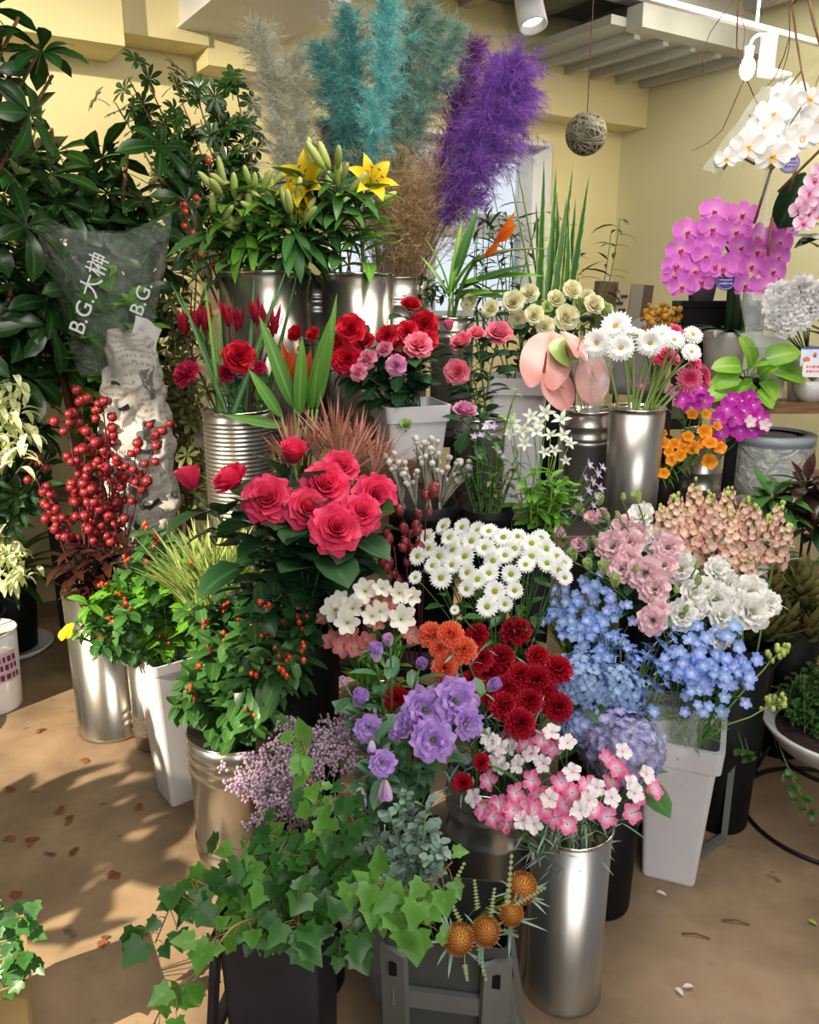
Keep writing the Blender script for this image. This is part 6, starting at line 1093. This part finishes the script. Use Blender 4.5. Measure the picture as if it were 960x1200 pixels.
# ================================================================== big foliage plants
def palmate(lf, sm, p, d, n, L, W, droop, pet, m=0):
    q = p + d * pet; sm.tube(bez(p, p + d * pet * .5 + V((0, 0, .01)), q, 4), .0022, .0015, 4); ax = (d * .5 + V((0, 0, R(-.1, .4)))).normalized(); a = ax.orthogonal().normalized(); c = ax.cross(a); o0 = R(0, 6)
    for k in range(n): g = o0 + 2 * PI * k / n; leaf(lf, q, (a * math.cos(g) + c * math.sin(g)) + ax * .3, ax, L * R(.75, 1.15), W * R(.85, 1.15), droop * R(.5, 1.4), .25, 'obov' if m == 0 else 'lance', 5)
def tree(name, label, cat, base, tips, per, n, L, W, droop, pet, m, trunk_r=.02, wob=.22, split=.5, potm=BLACKP, kinds=0, pr=.16, ph=.3):
    t = thing(name, label, cat, base); lf, sm, tr = MB(), MB(), MB()
    mb = MB(); mb.lathe([(.001, 0), (pr * .8, 0), (pr, ph), (pr - .008, ph), (pr * .7, .02), (.001, .02)], 28); mb.build('pot', potm, t); mb = MB(); mb.lathe([(.001, ph - .03), (pr - .012, ph - .035)], 16); mb.build('soil', SOIL, t)
    for tp in tips:
        e = tp - base; s = V((R(-.06, .06), R(-.06, .06), ph - .04)); pth = bez(s, V((e.x * .4, e.y * .4, e.z * .65)), e, 10); tr.tube(pth, trunk_r, trunk_r * .35, 7)
        for k in range(per): a, d = along(pth, split + (1 - split) * (k + R(0, 1)) / per); dd = (V((R(-1, 1), R(-1, .7), R(-.15, .8)))).normalized(); palmate(lf, sm, a + jit(wob * .25), dd, n, L, W, droop, pet * R(.6, 1.3), kinds)
    tr.build('trunk', TWIG, t); n0 = len(lf.mi); lf.put(sm, Matrix()); lf.mi[n0:] = [1] * (len(lf.mi) - n0); lf.build('foliage', [m, STEMG], t); return t
rng.seed(11)
tree('money_tree', 'large dark money tree with broad hand-shaped leaves filling the corner', 'potted tree', V((-1.22, 3.12, 0)), [P(40, 210, 2.95), P(110, 190, 3.2), P(170, 230, 3.25), P(30, 290, 2.9), P(90, 250, 3.2), P(150, 170, 3.15), P(210, 230, 3.1), P(60, 330, 3.15), P(10, 150, 3.0), P(125, 300, 3.25), P(200, 290, 3.25), P(60, 150, 3.1)], 13, 6, .15, .052, .8, .12, LFT, wob=.3, split=.55, pr=.18)
tree('money_tree', 'second money tree with shaded leaves low beside the wall', 'potted tree', V((-1.62, 2.75, 0)), [P(-10, 250, 2.6), P(15, 330, 2.65), P(0, 190, 2.65), P(25, 380, 2.7), P(-20, 320, 2.5)], 9, 6, .16, .056, .9, .12, LFT, wob=.25, split=.5, pr=.15)
tree('umbrella_tree', 'tall umbrella tree with small rounded leaflets against the sunny wall', 'potted tree', V((-.5, 3.75, 0)), [P(150, 90, 3.4), P(175, 100, 3.45), P(200, 85, 3.4), P(225, 95, 3.4), P(250, 110, 3.35), P(275, 95, 3.3), P(285, 130, 3.35), P(235, 140, 3.4), P(190, 140, 3.45), P(160, 130, 3.45), P(215, 170, 3.4), P(260, 165, 3.35), P(135, 120, 3.4)], 13, 8, .062, .022, .5, .06, LFT, trunk_r=.008, wob=.14, split=.7, pr=.16)
tree('money_tree', 'overhanging money tree branch against the sunny soffit', 'potted tree', V((-1.75, 2.15, 0)), [P(22, 20, 2.3), P(45, 62, 2.3), P(14, 85, 2.3), P(62, 88, 2.35)], 4, 6, .12, .042, 1.0, .08, LFT, trunk_r=.012, wob=.08, split=.82, pr=.15)
tree('umbrella_tree', 'bushy umbrella plant low behind the variegated leaves', 'potted plant', V((-1.8, 2.9, 0)), [P(20, 430, 2.75), P(45, 460, 2.75), P(10, 400, 2.8), P(55, 500, 2.8), P(30, 540, 2.7), P(60, 550, 2.8), P(15, 580, 2.75), P(40, 420, 2.85), P(55, 440, 2.8)], 9, 8, .085, .028, .6, .06, LFT, trunk_r=.007, wob=.12, split=.5, pr=.14)
B = V((at(208, 3.0, .3)[0], 3.1, 0)); tree('berry_shrub', 'twiggy shrub with small dark leaves behind the newspaper', 'potted shrub', B, [P(215, 300, 3.0), P(235, 270, 3.0), P(200, 330, 3.0), P(225, 340, 3.0), P(205, 400, 2.95), P(230, 420, 2.95), P(215, 450, 2.95), P(222, 490, 2.9), P(200, 440, 3.0)], 14, 6, .055, .02, .6, .04, LFOLIVE, trunk_r=.006, wob=.16, split=.4, pr=.14, ph=.35)
mb = MB(); BO = thing('red_berry_twig', 'twig of tiny red berries beside the lily buds', 'berry twig', P(238, 330, 2.8)); sm = MB()
for (px, py) in ((244, 188), (216, 240), (217, 248), (216, 265), (226, 273), (230, 232), (235, 298), (236, 285), (262, 218), (275, 245), (250, 310), (255, 335)): q = P(px, py, 2.72) - V(BO.location); mb = MB(); mb.ball(q, .011, 8, 6); mb.build('berry', BERRYO, BO); sm.tube([V((0, 0, 0)), q * .5 + jit(.02), q], .0015, seg=4)
sm.build('stem', TWIG, BO)
def varieg(label, pts, Y, base, pr=.1):
    t = thing('variegated_plant', label, 'potted plant', base); mb = MB(); mb.lathe([(.001, 0), (pr * .8, 0), (pr, .2), (pr - .008, .2), (pr * .7, .02), (.001, .02)], 24); mb.build('pot', BLACKP, t); lf, sm = MB(), MB()
    for (px, py) in pts:
        e = P(px, py, Y + R(-.05, .05)) - base; sm.tube(bez(V((0, 0, .18)), V((e.x * .3, e.y * .3, e.z * .7)), e, 6), .004, .002, 5)
        for k in range(26): a = R(0, 6.3); leaf(lf, e + jit(.055), (math.cos(a), math.sin(a) - .35, R(-.1, .5)), V((0, 0, 1)), R(.05, .08), .022, R(1.0, 1.8), .35, 'lance', 5)
    sm.build('stem', STEMG, t); lf.build('foliage', LFVAR, t)
varieg('cream variegated plant with drooping leaves, the upper one beside the umbrella plant', [(2, 470), (12, 490), (5, 515), (14, 525), (8, 455)], 2.5, V((-1.62, 2.5, 0)))
varieg('cream variegated plant with drooping leaves, the lower one above the saucer pot', [(2, 630), (10, 650), (18, 662), (4, 672)], 2.75, V((-1.86, 2.85, 0)))
B = V((at(12, 3.1, .15)[0], 3.1, 0)); t = thing('strap_leaf_plant', 'dark strap-leaved plant in a black pot on a white saucer', 'potted plant', B); mb = MB(); mb.lathe([(.001, .02), (.09, .02), (.115, .32), (.107, .32), (.08, .05), (.001, .05)], 28); mb.build('pot', BLACKP, t); mb = MB(); mb.lathe([(.001, 0), (.12, 0), (.155, .03), (.15, .034), (.115, .012), (.001, .01)], 30); mb.build('saucer', WHITEP, t); mb = MB()
for k in range(34): a = R(0, 6.3); leaf(mb, V((R(-.05, .05), R(-.05, .05), .3)), (math.cos(a), math.sin(a) - .2, R(.5, 1.6)), V((0, 0, 1)), R(.25, .42), .045, R(.9, 1.7), .3, 'lance', 8)
mb.build('foliage', LFT, t)
# white bucket with a pink printed label at the frame edge
B = V((at(-14, 2.62, .15)[0], 2.64, 0)); t = can('round_bucket', 'white bucket with a pink printed label on the floor', (B.x, B.y, 0), .098, .088, .29, WHITEC, (), WHITEC)[0]; mb = MB()
mb.grid(lambda u, v: V(((.0965 + .0035 * v) * math.sin(.1 + u * 1.35), -(.0965 + .0035 * v) * math.cos(.1 + u * 1.35), .12 + v * .11)), 10, 1); mb.build('label_patch', mat('label_pale_pink', '#c8a4b4', '#d4b4c2', .5), t); mb = MB()
for z in (.205, .175, .14):
    u = .2
    while u < 1.35: w = R(.06, .16); mb.grid(lambda a, b: V((.1015 * math.sin(u + a * w), -.1015 * math.cos(u + a * w), z + (b - .5) * .02)), 2, 1); u += w + .07
mb.build('label_print', mat('label_purple_ink', '#4a2244', '#5a2c52', .5), t)
# low plank shelf far back and brown rail
t = thing('back_bench', 'low dark bench with a grey board in the shade behind the rosehips', 'bench', (-1.12, 3.55, 0)); mb = MB(); mb.box((0, 0, .5), (.66, .3, .06)); mb.build('seat', mat('bench_grey', '#6a685c', '#7c7a6c', .6), t, False)
for x in (-.28, .28): mb = MB(); mb.box((x, 0, .235), (.05, .26, .47)); mb.build('leg', DARKW, t, False)
q = PZ(40, 622, .62); t = thing('wooden_rail', 'short brown wooden rail in the shade behind the saucer pot', 'rail', V((q.x, 3.35, 0))); mb = MB(); mb.box((0, 0, .60), (.5, .04, .06)); mb.build('rail_bar', WOOD, t, False); 
for x in (-.2, .2): mb = MB(); mb.box((x, 0, .285), (.04, .04, .57)); mb.build('post', DARKW, t, False)
# ================================================================== statice, ivy, eucalyptus, banksia
pts_ = [(300, 900), (325, 880), (350, 865), (375, 870), (395, 850), (320, 920), (345, 905), (372, 900), (395, 880), (300, 925), (335, 940), (362, 930), (405, 865), (312, 945), (285, 915), (352, 950)]
lab_ = labels('mauve feathery statice stem', pts_, 'the shiny bucket', 3); ball = MB()
fl_ = flat_mb(5, .25, .45, 70, 0, 'round', .02, tube=0, eye=0, ruf=0); fl_.v, fl_.f
for (px, py), lb in zip(pts_, lab_):
    E = P(px, py, 1.42 + (900 - py) * .0011 + R(-.03, .03)); S = instart(limC, .6, .1); t = thing('cut_statice', lb, 'statice', S, 'mauve statice stems'); sm, fb = MB(), MB(); pth = bez(S, S.lerp(E, .5) + V((0, 0, .06)), E, 7); sm.tube([q - S for q in pth], .002, .001, 4)
    for k in range(24):
        a, d = along(pth, R(.75, 1)); q = a + (d * .8 + jit(1)).normalized() * R(.012, .055); sm.tube([a - S, q - S], .0007, seg=3, cap=False)
        for j in range(9): w = q - S + jit(.01); fb.ball(w, R(.0022, .0042), 5, 4, 0)
    sm.build('stem', STEML, t); fb.build('florets', MAUVESP, t)
def ivy(label, ctrl, n, Lf, m, Y0=None, spread=.05, group='ivy strands', cont=ivyC, aerial=2):
    S = V((cont[0] + R(-.05, .05), cont[1] + R(-.05, .05), cont[2] - .08)); t = thing('ivy_strand', label, 'ivy', S, group); pts = [S] + [P(*c) for c in ctrl]; fine = []
    for i in range(len(pts) - 1):
        p0, p1, p2, p3 = pts[max(i - 1, 0)], pts[i], pts[i + 1], pts[min(i + 2, len(pts) - 1)]
        for k in range(6): u = k / 6; fine.append(.5 * ((2 * p1) + (p2 - p0) * u + (2 * p0 - 5 * p1 + 4 * p2 - p3) * u * u + (3 * p1 - p0 - 3 * p2 + p3) * u ** 3))
    fine.append(pts[-1]); sm, lf = MB(), MB(); loc = [q - S for q in fine]; sm.tube(loc, .0022, .0012, 5)
    n = int(n * 1.5)
    for k in range(n):
        a, d = along(loc, .22 + .78 * (k + R(0, .8)) / n); o = (jit(1) + V((0, -.6, .15))).normalized(); q = a + o * R(.3, 1) * spread; sm.tube(bez(a, a.lerp(q, .5) + V((0, 0, .008)), q, 3), .0008, seg=3); nn = (V((0, -.75, .75)) + jit(.7)).normalized(); ld = (o + V((0, 0, -.8)) + jit(.4)); ld = ld - nn * ld.dot(nn); ivyleaf(lf, q, ld, nn, Lf * R(.45, .95))
    sm.build('vine', VINEB, t); lf.build('foliage', m, t)
rng.seed(33)
ivy('ivy strand trailing far down past the black pail to the floor', [(320, 1075, 1.2), (275, 1085, 1.1), (240, 1130, 1.05), (200, 1165, 1.02), (178, 1205, 1.0)], 13, .05, LFIVYY, spread=.05)
ivy('ivy strand arching out over the sunlit floor', [(300, 1050, 1.25), (250, 1040, 1.2), (215, 1030, 1.16), (200, 1062, 1.12), (182, 1105, 1.1)], 15, .05, LFIVY, spread=.05)
ivy('ivy strand climbing up to the lavender lisianthus', [(370, 1020, 1.25), (375, 960, 1.24), (362, 900, 1.24), (355, 868, 1.25)], 14, .042, LFIVYY, spread=.035)
ivy('ivy strand standing up beside the mauve statice', [(400, 1010, 1.24), (405, 950, 1.22), (408, 920, 1.22)], 12, .042, LFIVY, spread=.04)
ivy('ivy strand reaching across to the banksia', [(400, 1040, 1.2), (440, 1035, 1.14), (490, 1045, 1.1), (530, 1010, 1.08)], 14, .052, LFIVYY, spread=.05)
ivy('ivy strand lying over the rim of the grey pail', [(420, 1050, 1.2), (450, 1062, 1.12), (472, 1072, 1.1), (492, 1082, 1.08)], 14, .055, LFIVYY, spread=.05)
ivy('ivy strand hanging over the front of the black pail', [(345, 1060, 1.18), (350, 1080, 1.1), (345, 1100, 1.09)], 15, .055, LFIVY, spread=.055)
ivy('ivy strand hanging at the corner of the black pail', [(390, 1050, 1.18), (400, 1080, 1.12), (410, 1100, 1.1)], 12, .05, LFIVY, spread=.05)
for k, (px, py, w) in enumerate([(300, 1000, 0), (330, 985, 0), (350, 1010, 0), (375, 1020, 0), (320, 1040, 0), (280, 1010, 0), (255, 1030, 0), (410, 1000, 0), (360, 1050, 0), (300, 1065, 0), (395, 970, 0), (340, 960, 0)]):
    if k == 0: li = labels('ivy strand in the mound over the black pail', [(300, 1000), (330, 985), (350, 1010), (375, 1020), (320, 1040), (280, 1010), (255, 1030), (410, 1000), (360, 1050), (300, 1065), (395, 970), (340, 960)], 'the floor', 2)
    ivy(li[k], [((px + 330) / 2, (py + 1090) / 2 - 20, 1.24), (px, py, 1.22 + (1030 - py) * .0008)], 13, .052, LFIVY if k % 3 else LFIVYY, spread=.065)
pts_ = [(440, 975), (455, 950), (468, 930), (475, 985), (490, 960), (500, 940), (510, 965), (448, 1000), (480, 1010), (432, 985), (520, 985), (462, 1005)]
lab_ = labels('grey-green eucalyptus stem with small round leaves', pts_, 'the ivy', 2)
for (px, py), lb in zip(pts_, lab_):
    E = P(px, py, 1.24 + R(-.03, .04)); S = V((gryC[0] - .05 + R(-.03, .03), gryC[1] + R(-.03, .03), gryC[2] - .08)); t = thing('cut_eucalyptus', lb, 'eucalyptus', S, 'eucalyptus stems'); sm, lf = MB(), MB(); pth = [q - S for q in bez(S, S.lerp(E, .5) + V((0, 0, .03)), E, 8)]; sm.tube(pth, .0018, .001, 4); foliage(lf, pth, 18, .024, .02, .3, 1, 'round', .2, 1.2, 'opp', nv=3)
    for j in range(3): a, d = along(pth, R(.4, .8)); e = a + (d + jit(.7)).normalized() * .06; p2 = [a, a.lerp(e, .5), e]; sm.tube(p2, .0008, seg=3); foliage(lf, p2, 9, .018, .015, .2, 1, 'round', .2, 1.2, 'opp', nv=3)
    sm.build('stem', STEML, t); lf.build('foliage', LFEUC, t)
for (px, py, s, lb, Y) in [(537, 1101, 30, 'rusty orange banksia head hanging lowest over the grey pail', 1.1), (569, 1092, 28, 'rusty orange banksia head in the middle of the pail rim', 1.11), (599, 1071, 24, 'bright orange banksia head by the steel cylinder', 1.14), (612, 1041, 30, 'largest round orange banksia head beside the dianthus cylinder', 1.2)]:
    E = P(px, py, Y); S = V((gryC[0] + .03 + R(-.03, .03), gryC[1] + R(-.03, .03), gryC[2] - .1)); t = thing('cut_banksia', lb, 'banksia', S); sm, hb, lf = MB(), MB(), MB(); ax = V((R(-.2, .3), -.5, .8)).normalized(); r = pxm(s, E) * .62; pth = [q - S for q in bez(S, S.lerp(E, .6) + V((0, 0, .05)), E - ax * r, 7)]; sm.tube(pth, .003, seg=6); hb.ball(E - S, r * .8, 14, 10, 0, (1, 1, 1.15), rot_to(ax).to_3x3())
    for k in range(240):
        z = 1 - 2 * (k + .5) / 240; a = k * 2.4; d = rot_to(ax).to_3x3() @ V((math.sqrt(1 - z * z) * math.cos(a), math.sqrt(1 - z * z) * math.sin(a), z * 1.15)); hb.tube([E - S + d * r * .75, E - S + d * r * 1.02 + ax * r * .12], .0011, .0006, 3, cap=False)
    sm.build('stem', STEMG, t); hb.build('flower_head', BANK, t)
    for k in range(10): a = R(0, 6.3); o = rot_to(ax).to_3x3() @ V((math.cos(a), math.sin(a), R(-.2, .5))); leaf(lf, E - ax * r * .9 - S, o, V((0, 0, 1)), R(.04, .065), .006, R(-.6, .8), .3, 'strap', 6)
    lf.build('foliage', LFEUC, t)
pts_ = [(525, 1050, 545, 1010), (560, 1065, 556, 1030), (575, 1075, 580, 1040), (595, 1060, 600, 1000), (540, 1080, 522, 1045), (560, 1105, 570, 1150), (590, 1090, 608, 1098), (605, 1060, 640, 1040), (545, 1130, 548, 1150), (528, 1060, 512, 1035), (520, 1095, 535, 1110)]
for (ax_, ay, bx, by), lb in zip(pts_, labels('pale saw-edged silvery leaf around the banksia', [(c, d) for a, b, c, d in pts_], 'the eucalyptus')):
    A, E = P(ax_, ay, 1.13), P(bx, by, 1.11); S = V((gryC[0] + .02, gryC[1], gryC[2] - .06)); t = thing('cut_leaf', lb, 'leaf', S, 'banksia leaves'); mb = MB(); mb.tube(bez(V((0, 0, 0)), (A - S) * .5 + V((0, 0, .03)), A - S, 4), .0012, seg=4); mb.build('leaf_stalk', STEML, t); mb = MB(); d = E - A; L = d.length; n = 9; s_ = d.cross(V((0, -1, .4))).normalized()
    for k in range(n):
        p = A - S + d * (k / n); w = .006 * (1 - .5 * k / n)
        i0 = [mb.add(p), mb.add(p + s_ * w + d * (.5 / n)), mb.add(p + d * (1 / n)), mb.add(p - s_ * w + d * (.5 / n))]; mb.face(i0)
    mb.build('leaf_blade', LFVAR if True else LFEUC, t)
# white-flowered and waxy sprigs over the bowl
for (pts, lb) in [([(880, 800), (895, 785), (905, 772), (918, 762)], 'sprig of pale yellow-green buds pointing up beside the blue delphinium'), ([(850, 850), (880, 840), (900, 828), (912, 818)], 'sprig of pale green buds leaning out over the white bowl')]:
    S = V((delC[0], delC[1], delC[2] - .1)); p_ = [S] + [P(a, b, 1.78) for a, b in pts]; t = thing('bud_sprig', lb, 'sprig', S); sm, bb = MB(), MB(); sm.tube([q - S for q in p_], .0025, .0012, 5)
    for k in range(14): a, d = along(p_[1:], R(.45, 1)); q = a + (d + jit(1)).normalized() * R(.012, .03); sm.tube([a - S, q - S], .0008, seg=3); bb.ball(q - S, R(.005, .0075), 7, 5, 0, (1, 1, 1.3))
    sm.build('stem', STEML, t); bb.build('flower_buds', CENTL, t)
# ================================================================== right lower corner plants
c1 = can('round_bucket', 'black bucket of cane-stemmed leafy plant under the shelf', (at(935, 2.3, .3)[0], 2.36, 0), .08, .07, .5, BLACKP, (), None)[1]
for (px, py, m_, lb, n) in [(905, 570, LF, 'green leafy cane plant at the edge of the lower shelf', 34), (945, 555, LFBR, 'bronze leafy cane plant beside the green one', 34), (958, 590, LFD, 'dark green cane plant beside the bronze one', 20)]:
    q = P(px, py + 10, 2.2); bushy('cane_plant', lb, 'plant', V((c1[0] + R(-.02, .02), c1[1], c1[2] - .1)), q, n, .12, .036, m_, STEML if m_ is LF else REDTWIG, 'lance', .78, 1.1, .6, 1, .0, sr=.006)
c2 = can('round_bucket', 'black bucket of olive leucadendron', (at(868, 2.26, .3)[0], 2.26, 0), .09, .08, .36, BLACKP, (), None)[1]
pts_ = [(905, 690), (925, 675), (885, 700), (945, 700), (900, 735), (925, 730), (950, 735), (880, 740), (912, 715), (940, 685)]
for (px, py), lb in zip(pts_, labels('olive leucadendron stem with a pointed leaf rosette', pts_, 'the white lisianthus', 2)):
    E = P(px, py, 2.04 + R(-.04, .04)); S = instart(c2, .6); t = thing('cut_leucadendron', lb, 'leucadendron', S, 'leucadendron stems'); sm, lf, cb = MB(), MB(), MB(); sm.tube([q - S for q in bez(S, S.lerp(E, .6), E, 5)], .004, seg=5)
    for k in range(30): a = k * 2.4; u = k / 30; leaf(lf, E - S - V((0, 0, .05 * u)), (math.cos(a) * (.3 + u), math.sin(a) * (.3 + u) - .25, 1.1 - .5 * u), V((0, 0, 1)), R(.06, .1), .026, -.2, .3, 'oval', 4)
    cb.ball(E - S + V((0, -.01, .02)), .014, 8, 6, 0, (1, 1, 1.3)); sm.build('stem', STEMD, t); lf.build('foliage', LFOLIVE, t); cb.build('cone', HIP, t)
pts_ = [(930, 650), (880, 655), (905, 640)]
for (px, py), lb in zip(pts_, labels('dark eucalyptus-like sprig hanging in the shade under the shelf', pts_, 'the peach stock')):
    q = P(px, py, 2.14); bushy('shade_sprig', lb, 'sprig', V((c2[0], c2[1], c2[2] - .1)), q, 26, .035, .024, LFD, stems=4, wob=.07, shape='oval', t0=.5)
# white bowl of ground cover on a wire stand
cx, cy = at(985, 2.0, .2)[0], 2.0; t = thing('wire_stand', 'black wire ring stand under the white bowl', 'stand', (cx, cy, 0)); mb = MB(); rr = .235
for z, r_ in ((.006, rr), (.2, .17)): mb.tube([V((r_ * math.cos(u), r_ * math.sin(u), z)) for u in [2 * PI * i / 48 for i in range(49)]], .006, seg=6)
mb.build('ring', BLKMETAL, t)
for k in range(4): a = PI / 4 + k * PI / 2 + .3; mb = MB(); mb.tube([V((rr * math.cos(a), rr * math.sin(a), .006)), V((.17 * math.cos(a), .17 * math.sin(a), .2))], .0055, seg=6); mb.build('leg', BLKMETAL, t)
t = thing('bowl_planter', 'wide white bowl of small-leaved ground cover on the wire stand', 'potted plant', (cx, cy, .2)); mb = MB(); mb.lathe([(.001, .0), (.1, 0), (.17, .03), (.205, .075), (.215, .09), (.212, .096), (.2, .092), (.16, .05), (.001, .04)], 48); mb.build('bowl', WHITEC, t); mb = MB(); mb.lathe([(.001, .075), (.12, .072), (.19, .062)], 30); mb.build('soil', SOIL, t); mb, sm = MB(), MB()
for k in range(230):
    a, r_ = R(0, 6.3), .2 * math.sqrt(R(0, 1)); p = V((r_ * math.cos(a) * .8 + .02, r_ * math.sin(a) * .8 + .04, .08)); e = p + V((R(-.03, .03), R(-.03, .03), R(.04, .2) * (1 - r_ * 2.5))); sm.tube([p, e], .001, seg=3, cap=False); foliage(mb, [p, p.lerp(e, .5), e], 7, .024, .02, .3, 1, 'oval', .4, 1.2)
for (px, py) in ((925, 905), (940, 935), (948, 950), (932, 920), (872, 880), (880, 888)):
    q = P(px, py, 1.84) - V((cx, cy, .2)); sm.tube([q + V((.02, .12, .02)), q], .001, seg=3); 
    for j in range(4): leaf(mb, q + jit(.008), (R(-1, 1), -.5, R(-.4, .6)), V((0, 0, 1)), .026, .022, .4, .2, 'oval', 4)
sm.build('stem', STEML, t); mb.build('foliage', LF, t)
# steel angle foot of the shelf by the white pail
q = PZ(848, 985, 0); t = thing('metal_stool', 'grey metal stool frame half hidden behind the white square pail', 'stool', V((q.x, q.y, 0))); 
for (a, b, n_) in (((0, 0, .01), (.02, .05, .40), 'leg'), ((.0, .0, .012), (-.13, -.1, .012), 'foot_bar'), ((.02, .05, .40), (-.1, .1, .40), 'top_bar'), ((-.1, .1, .40), (-.12, .1, .01), 'leg')): mb = MB(); mb.bar(a, b, .016, .016); mb.build(n_, GREYP, t, False)
# lower frame edge: pot of ivy on the floor
B = V((at(-26, 1.28, .1)[0], 1.28, 0)); t = thing('ivy_pot', 'white pot of small ivy in a beige cover alone on the sunlit floor', 'potted plant', B); pot('pot', V((0, 0, 0)), .07, .055, .13, WHITEC, t); mb = MB(); mb.loft([(0, .085, .085), (.2, .1, .1), (.2, .096, .096), (.02, .082, .082)], rr=.1, rot=.5); mb.build('cover_box', mat('cover_beige', '#8a7448', '#9a8456', .8), t, False); sm, lf = MB(), MB()
for (px, py) in ((10, 1062), (28, 1075), (22, 1105), (25, 1135), (8, 1085), (30, 1120), (16, 1150)):
    e = P(px, py, 1.24) - B; sm.tube(bez(V((0, 0, .12)), e * .5 + V((0, 0, .16)), e, 6), .0015, .001, 4)
    for j in range(5): ivyleaf(lf, e + jit(.022), (R(-1, 1), -.4, R(-1, .3)), V((0, -.6, .8)) + jit(.3), .03)
sm.build('vine', STEML, t); lf.build('foliage', LFIVY, t)
# fallen bits on the floor
for i, (px, py, c, lb) in enumerate([(768, 1046, WHITE, 'white fallen petals on the floor before the white square pail'), (943, 1079, LFL, 'small green fallen leaf near the wire stand'), (795, 1157, WHITE, 'tiny pale scrap on the floor beside the steel cylinder'), (862, 1080, TWIG, 'brown broken twig on the open floor'), (815, 1096, TWIG, 'dark crumb of leaf on the open floor'), (516, 1122, LFB, 'fallen green leaf between the pails')]):
    q = PZ(px, py, .004); t = thing('fallen_leaf' if c not in (WHITE,) else 'fallen_petal', lb, 'fallen leaf' if c is not WHITE else 'fallen petal', q); mb = MB()
    if c is TWIG: mb.tube([V((-.03, .004, 0)), V((0, .0, .004)), V((.03, -.01, 0))], .002, seg=5)
    else:
        for k in range(2 if c is WHITE else 1): leaf(mb, V((R(-.01, .01), R(-.005, .005), .002)), (R(.2, 1), R(-.8, .4), .25), V((0, 0, 1)), .024, .013, .6, .4, 'oval', 4)
    mb.build('scrap', c, t)
rng.seed(3); pts_ = [(48, 857), (8, 925), (15, 980), (103, 890), (72, 948), (85, 960), (160, 945), (90, 998), (137, 1022), (20, 1045), (122, 1102), (35, 985)]
for (px, py), lb in zip(pts_, labels('brown dried leaf flat on the floor', pts_, 'the white bucket', 2)):
    q = PZ(px, py, .003); t = thing('dried_leaf', lb, 'dried leaf', q, 'dried leaves on the floor'); mb = MB()
    for k in range(3): a = R(0, 6); leaf(mb, V((0, 0, .001)), (math.cos(a), math.sin(a), .06), V((0, 0, 1)), R(.018, .03), .02, .3, .2, 'oval', 3)
    mb.build('leaf_blade', mat('dried_leaf_brown', '#6a3a20', '#8a5230', .8) if 'dried_leaf_brown' not in MATS else MATS['dried_leaf_brown'], t)
# potted tree standing outside the frame towards the shop front: its leaves dapple the sun on the floor
rng.seed(17)
tree('money_tree', 'potted money tree by the sunny shop front', 'potted tree', V((-2.05, .75, 0)), [V((-2.06, .6, 1.4)), V((-2.15, .74, 1.36)), V((-2.02, .68, 1.26)), V((-1.96, .82, 1.14)), V((-2.2, .58, 1.5))], 6, 6, .15, .055, .7, .11, LFT, split=.6, wob=.25, pr=.16, trunk_r=.01)
# ================================================================== light
w = bpy.data.worlds.new('world'); sc.world = w; w.use_nodes = True; bgn = w.node_tree.nodes['Background']; bgn.inputs[0].default_value = hx('#e6efff'); bgn.inputs[1].default_value = .24
def area(name, loc, tgt, sx, sy, e, col):
    l = bpy.data.lights.new(name, 'AREA'); l.shape = 'RECTANGLE'; l.size = sx; l.size_y = sy; l.energy = e; l.color = col; o = bpy.data.objects.new(name, l); C.objects.link(o); o.location = loc; o.rotation_euler = (V(tgt) - V(loc)).to_track_quat('-Z', 'Y').to_euler(); return o
area('shop_front_daylight', (.9, -1.6, 2.3), (.3, 2.0, .7), 2.2, 1.6, 80, (1, .98, .95))
area('ceiling_panel_light', (.5, 1.7, 2.7), (.4, 2.0, 0), 1.6, 1.0, 44, (1, .95, .86))
area('corner_fill_light', (1.6, 3.6, 2.75), (1.5, 4.2, 0), .8, .8, 30, (1, .93, .8))  # fill light added to lift the underlit corner, no fixture of its own
def spot(name, loc, tgt, e, ang, blend, col, size):
    l = bpy.data.lights.new(name, 'SPOT'); l.energy = e; l.spot_size = rad(ang); l.spot_blend = blend; l.color = col; l.shadow_soft_size = size; o = bpy.data.objects.new(name, l); C.objects.link(o); o.location = loc; o.rotation_euler = (V(tgt) - V(loc)).to_track_quat('-Z', 'Y').to_euler()
spot('low_sun_on_floor', (-3.6, -1.0, 3.1), (-1.08, 1.98, .3), 3000, 25, .3, (1, .87, .66), .014)
spot('low_sun_on_wall', (-3.0, -.6, 2.9), (-1.35, 3.7, 2.3), 1500, 30, .5, (1, .88, .66), .035)
sc.view_settings.view_transform = 'Standard'; sc.view_settings.exposure = 0; sc.view_settings.look = 'None'
sc.cycles.use_denoising = True; sc.cycles.max_bounces = 6; sc.cycles.transparent_max_bounces = 16; sc.cycles.sample_clamp_indirect = 6
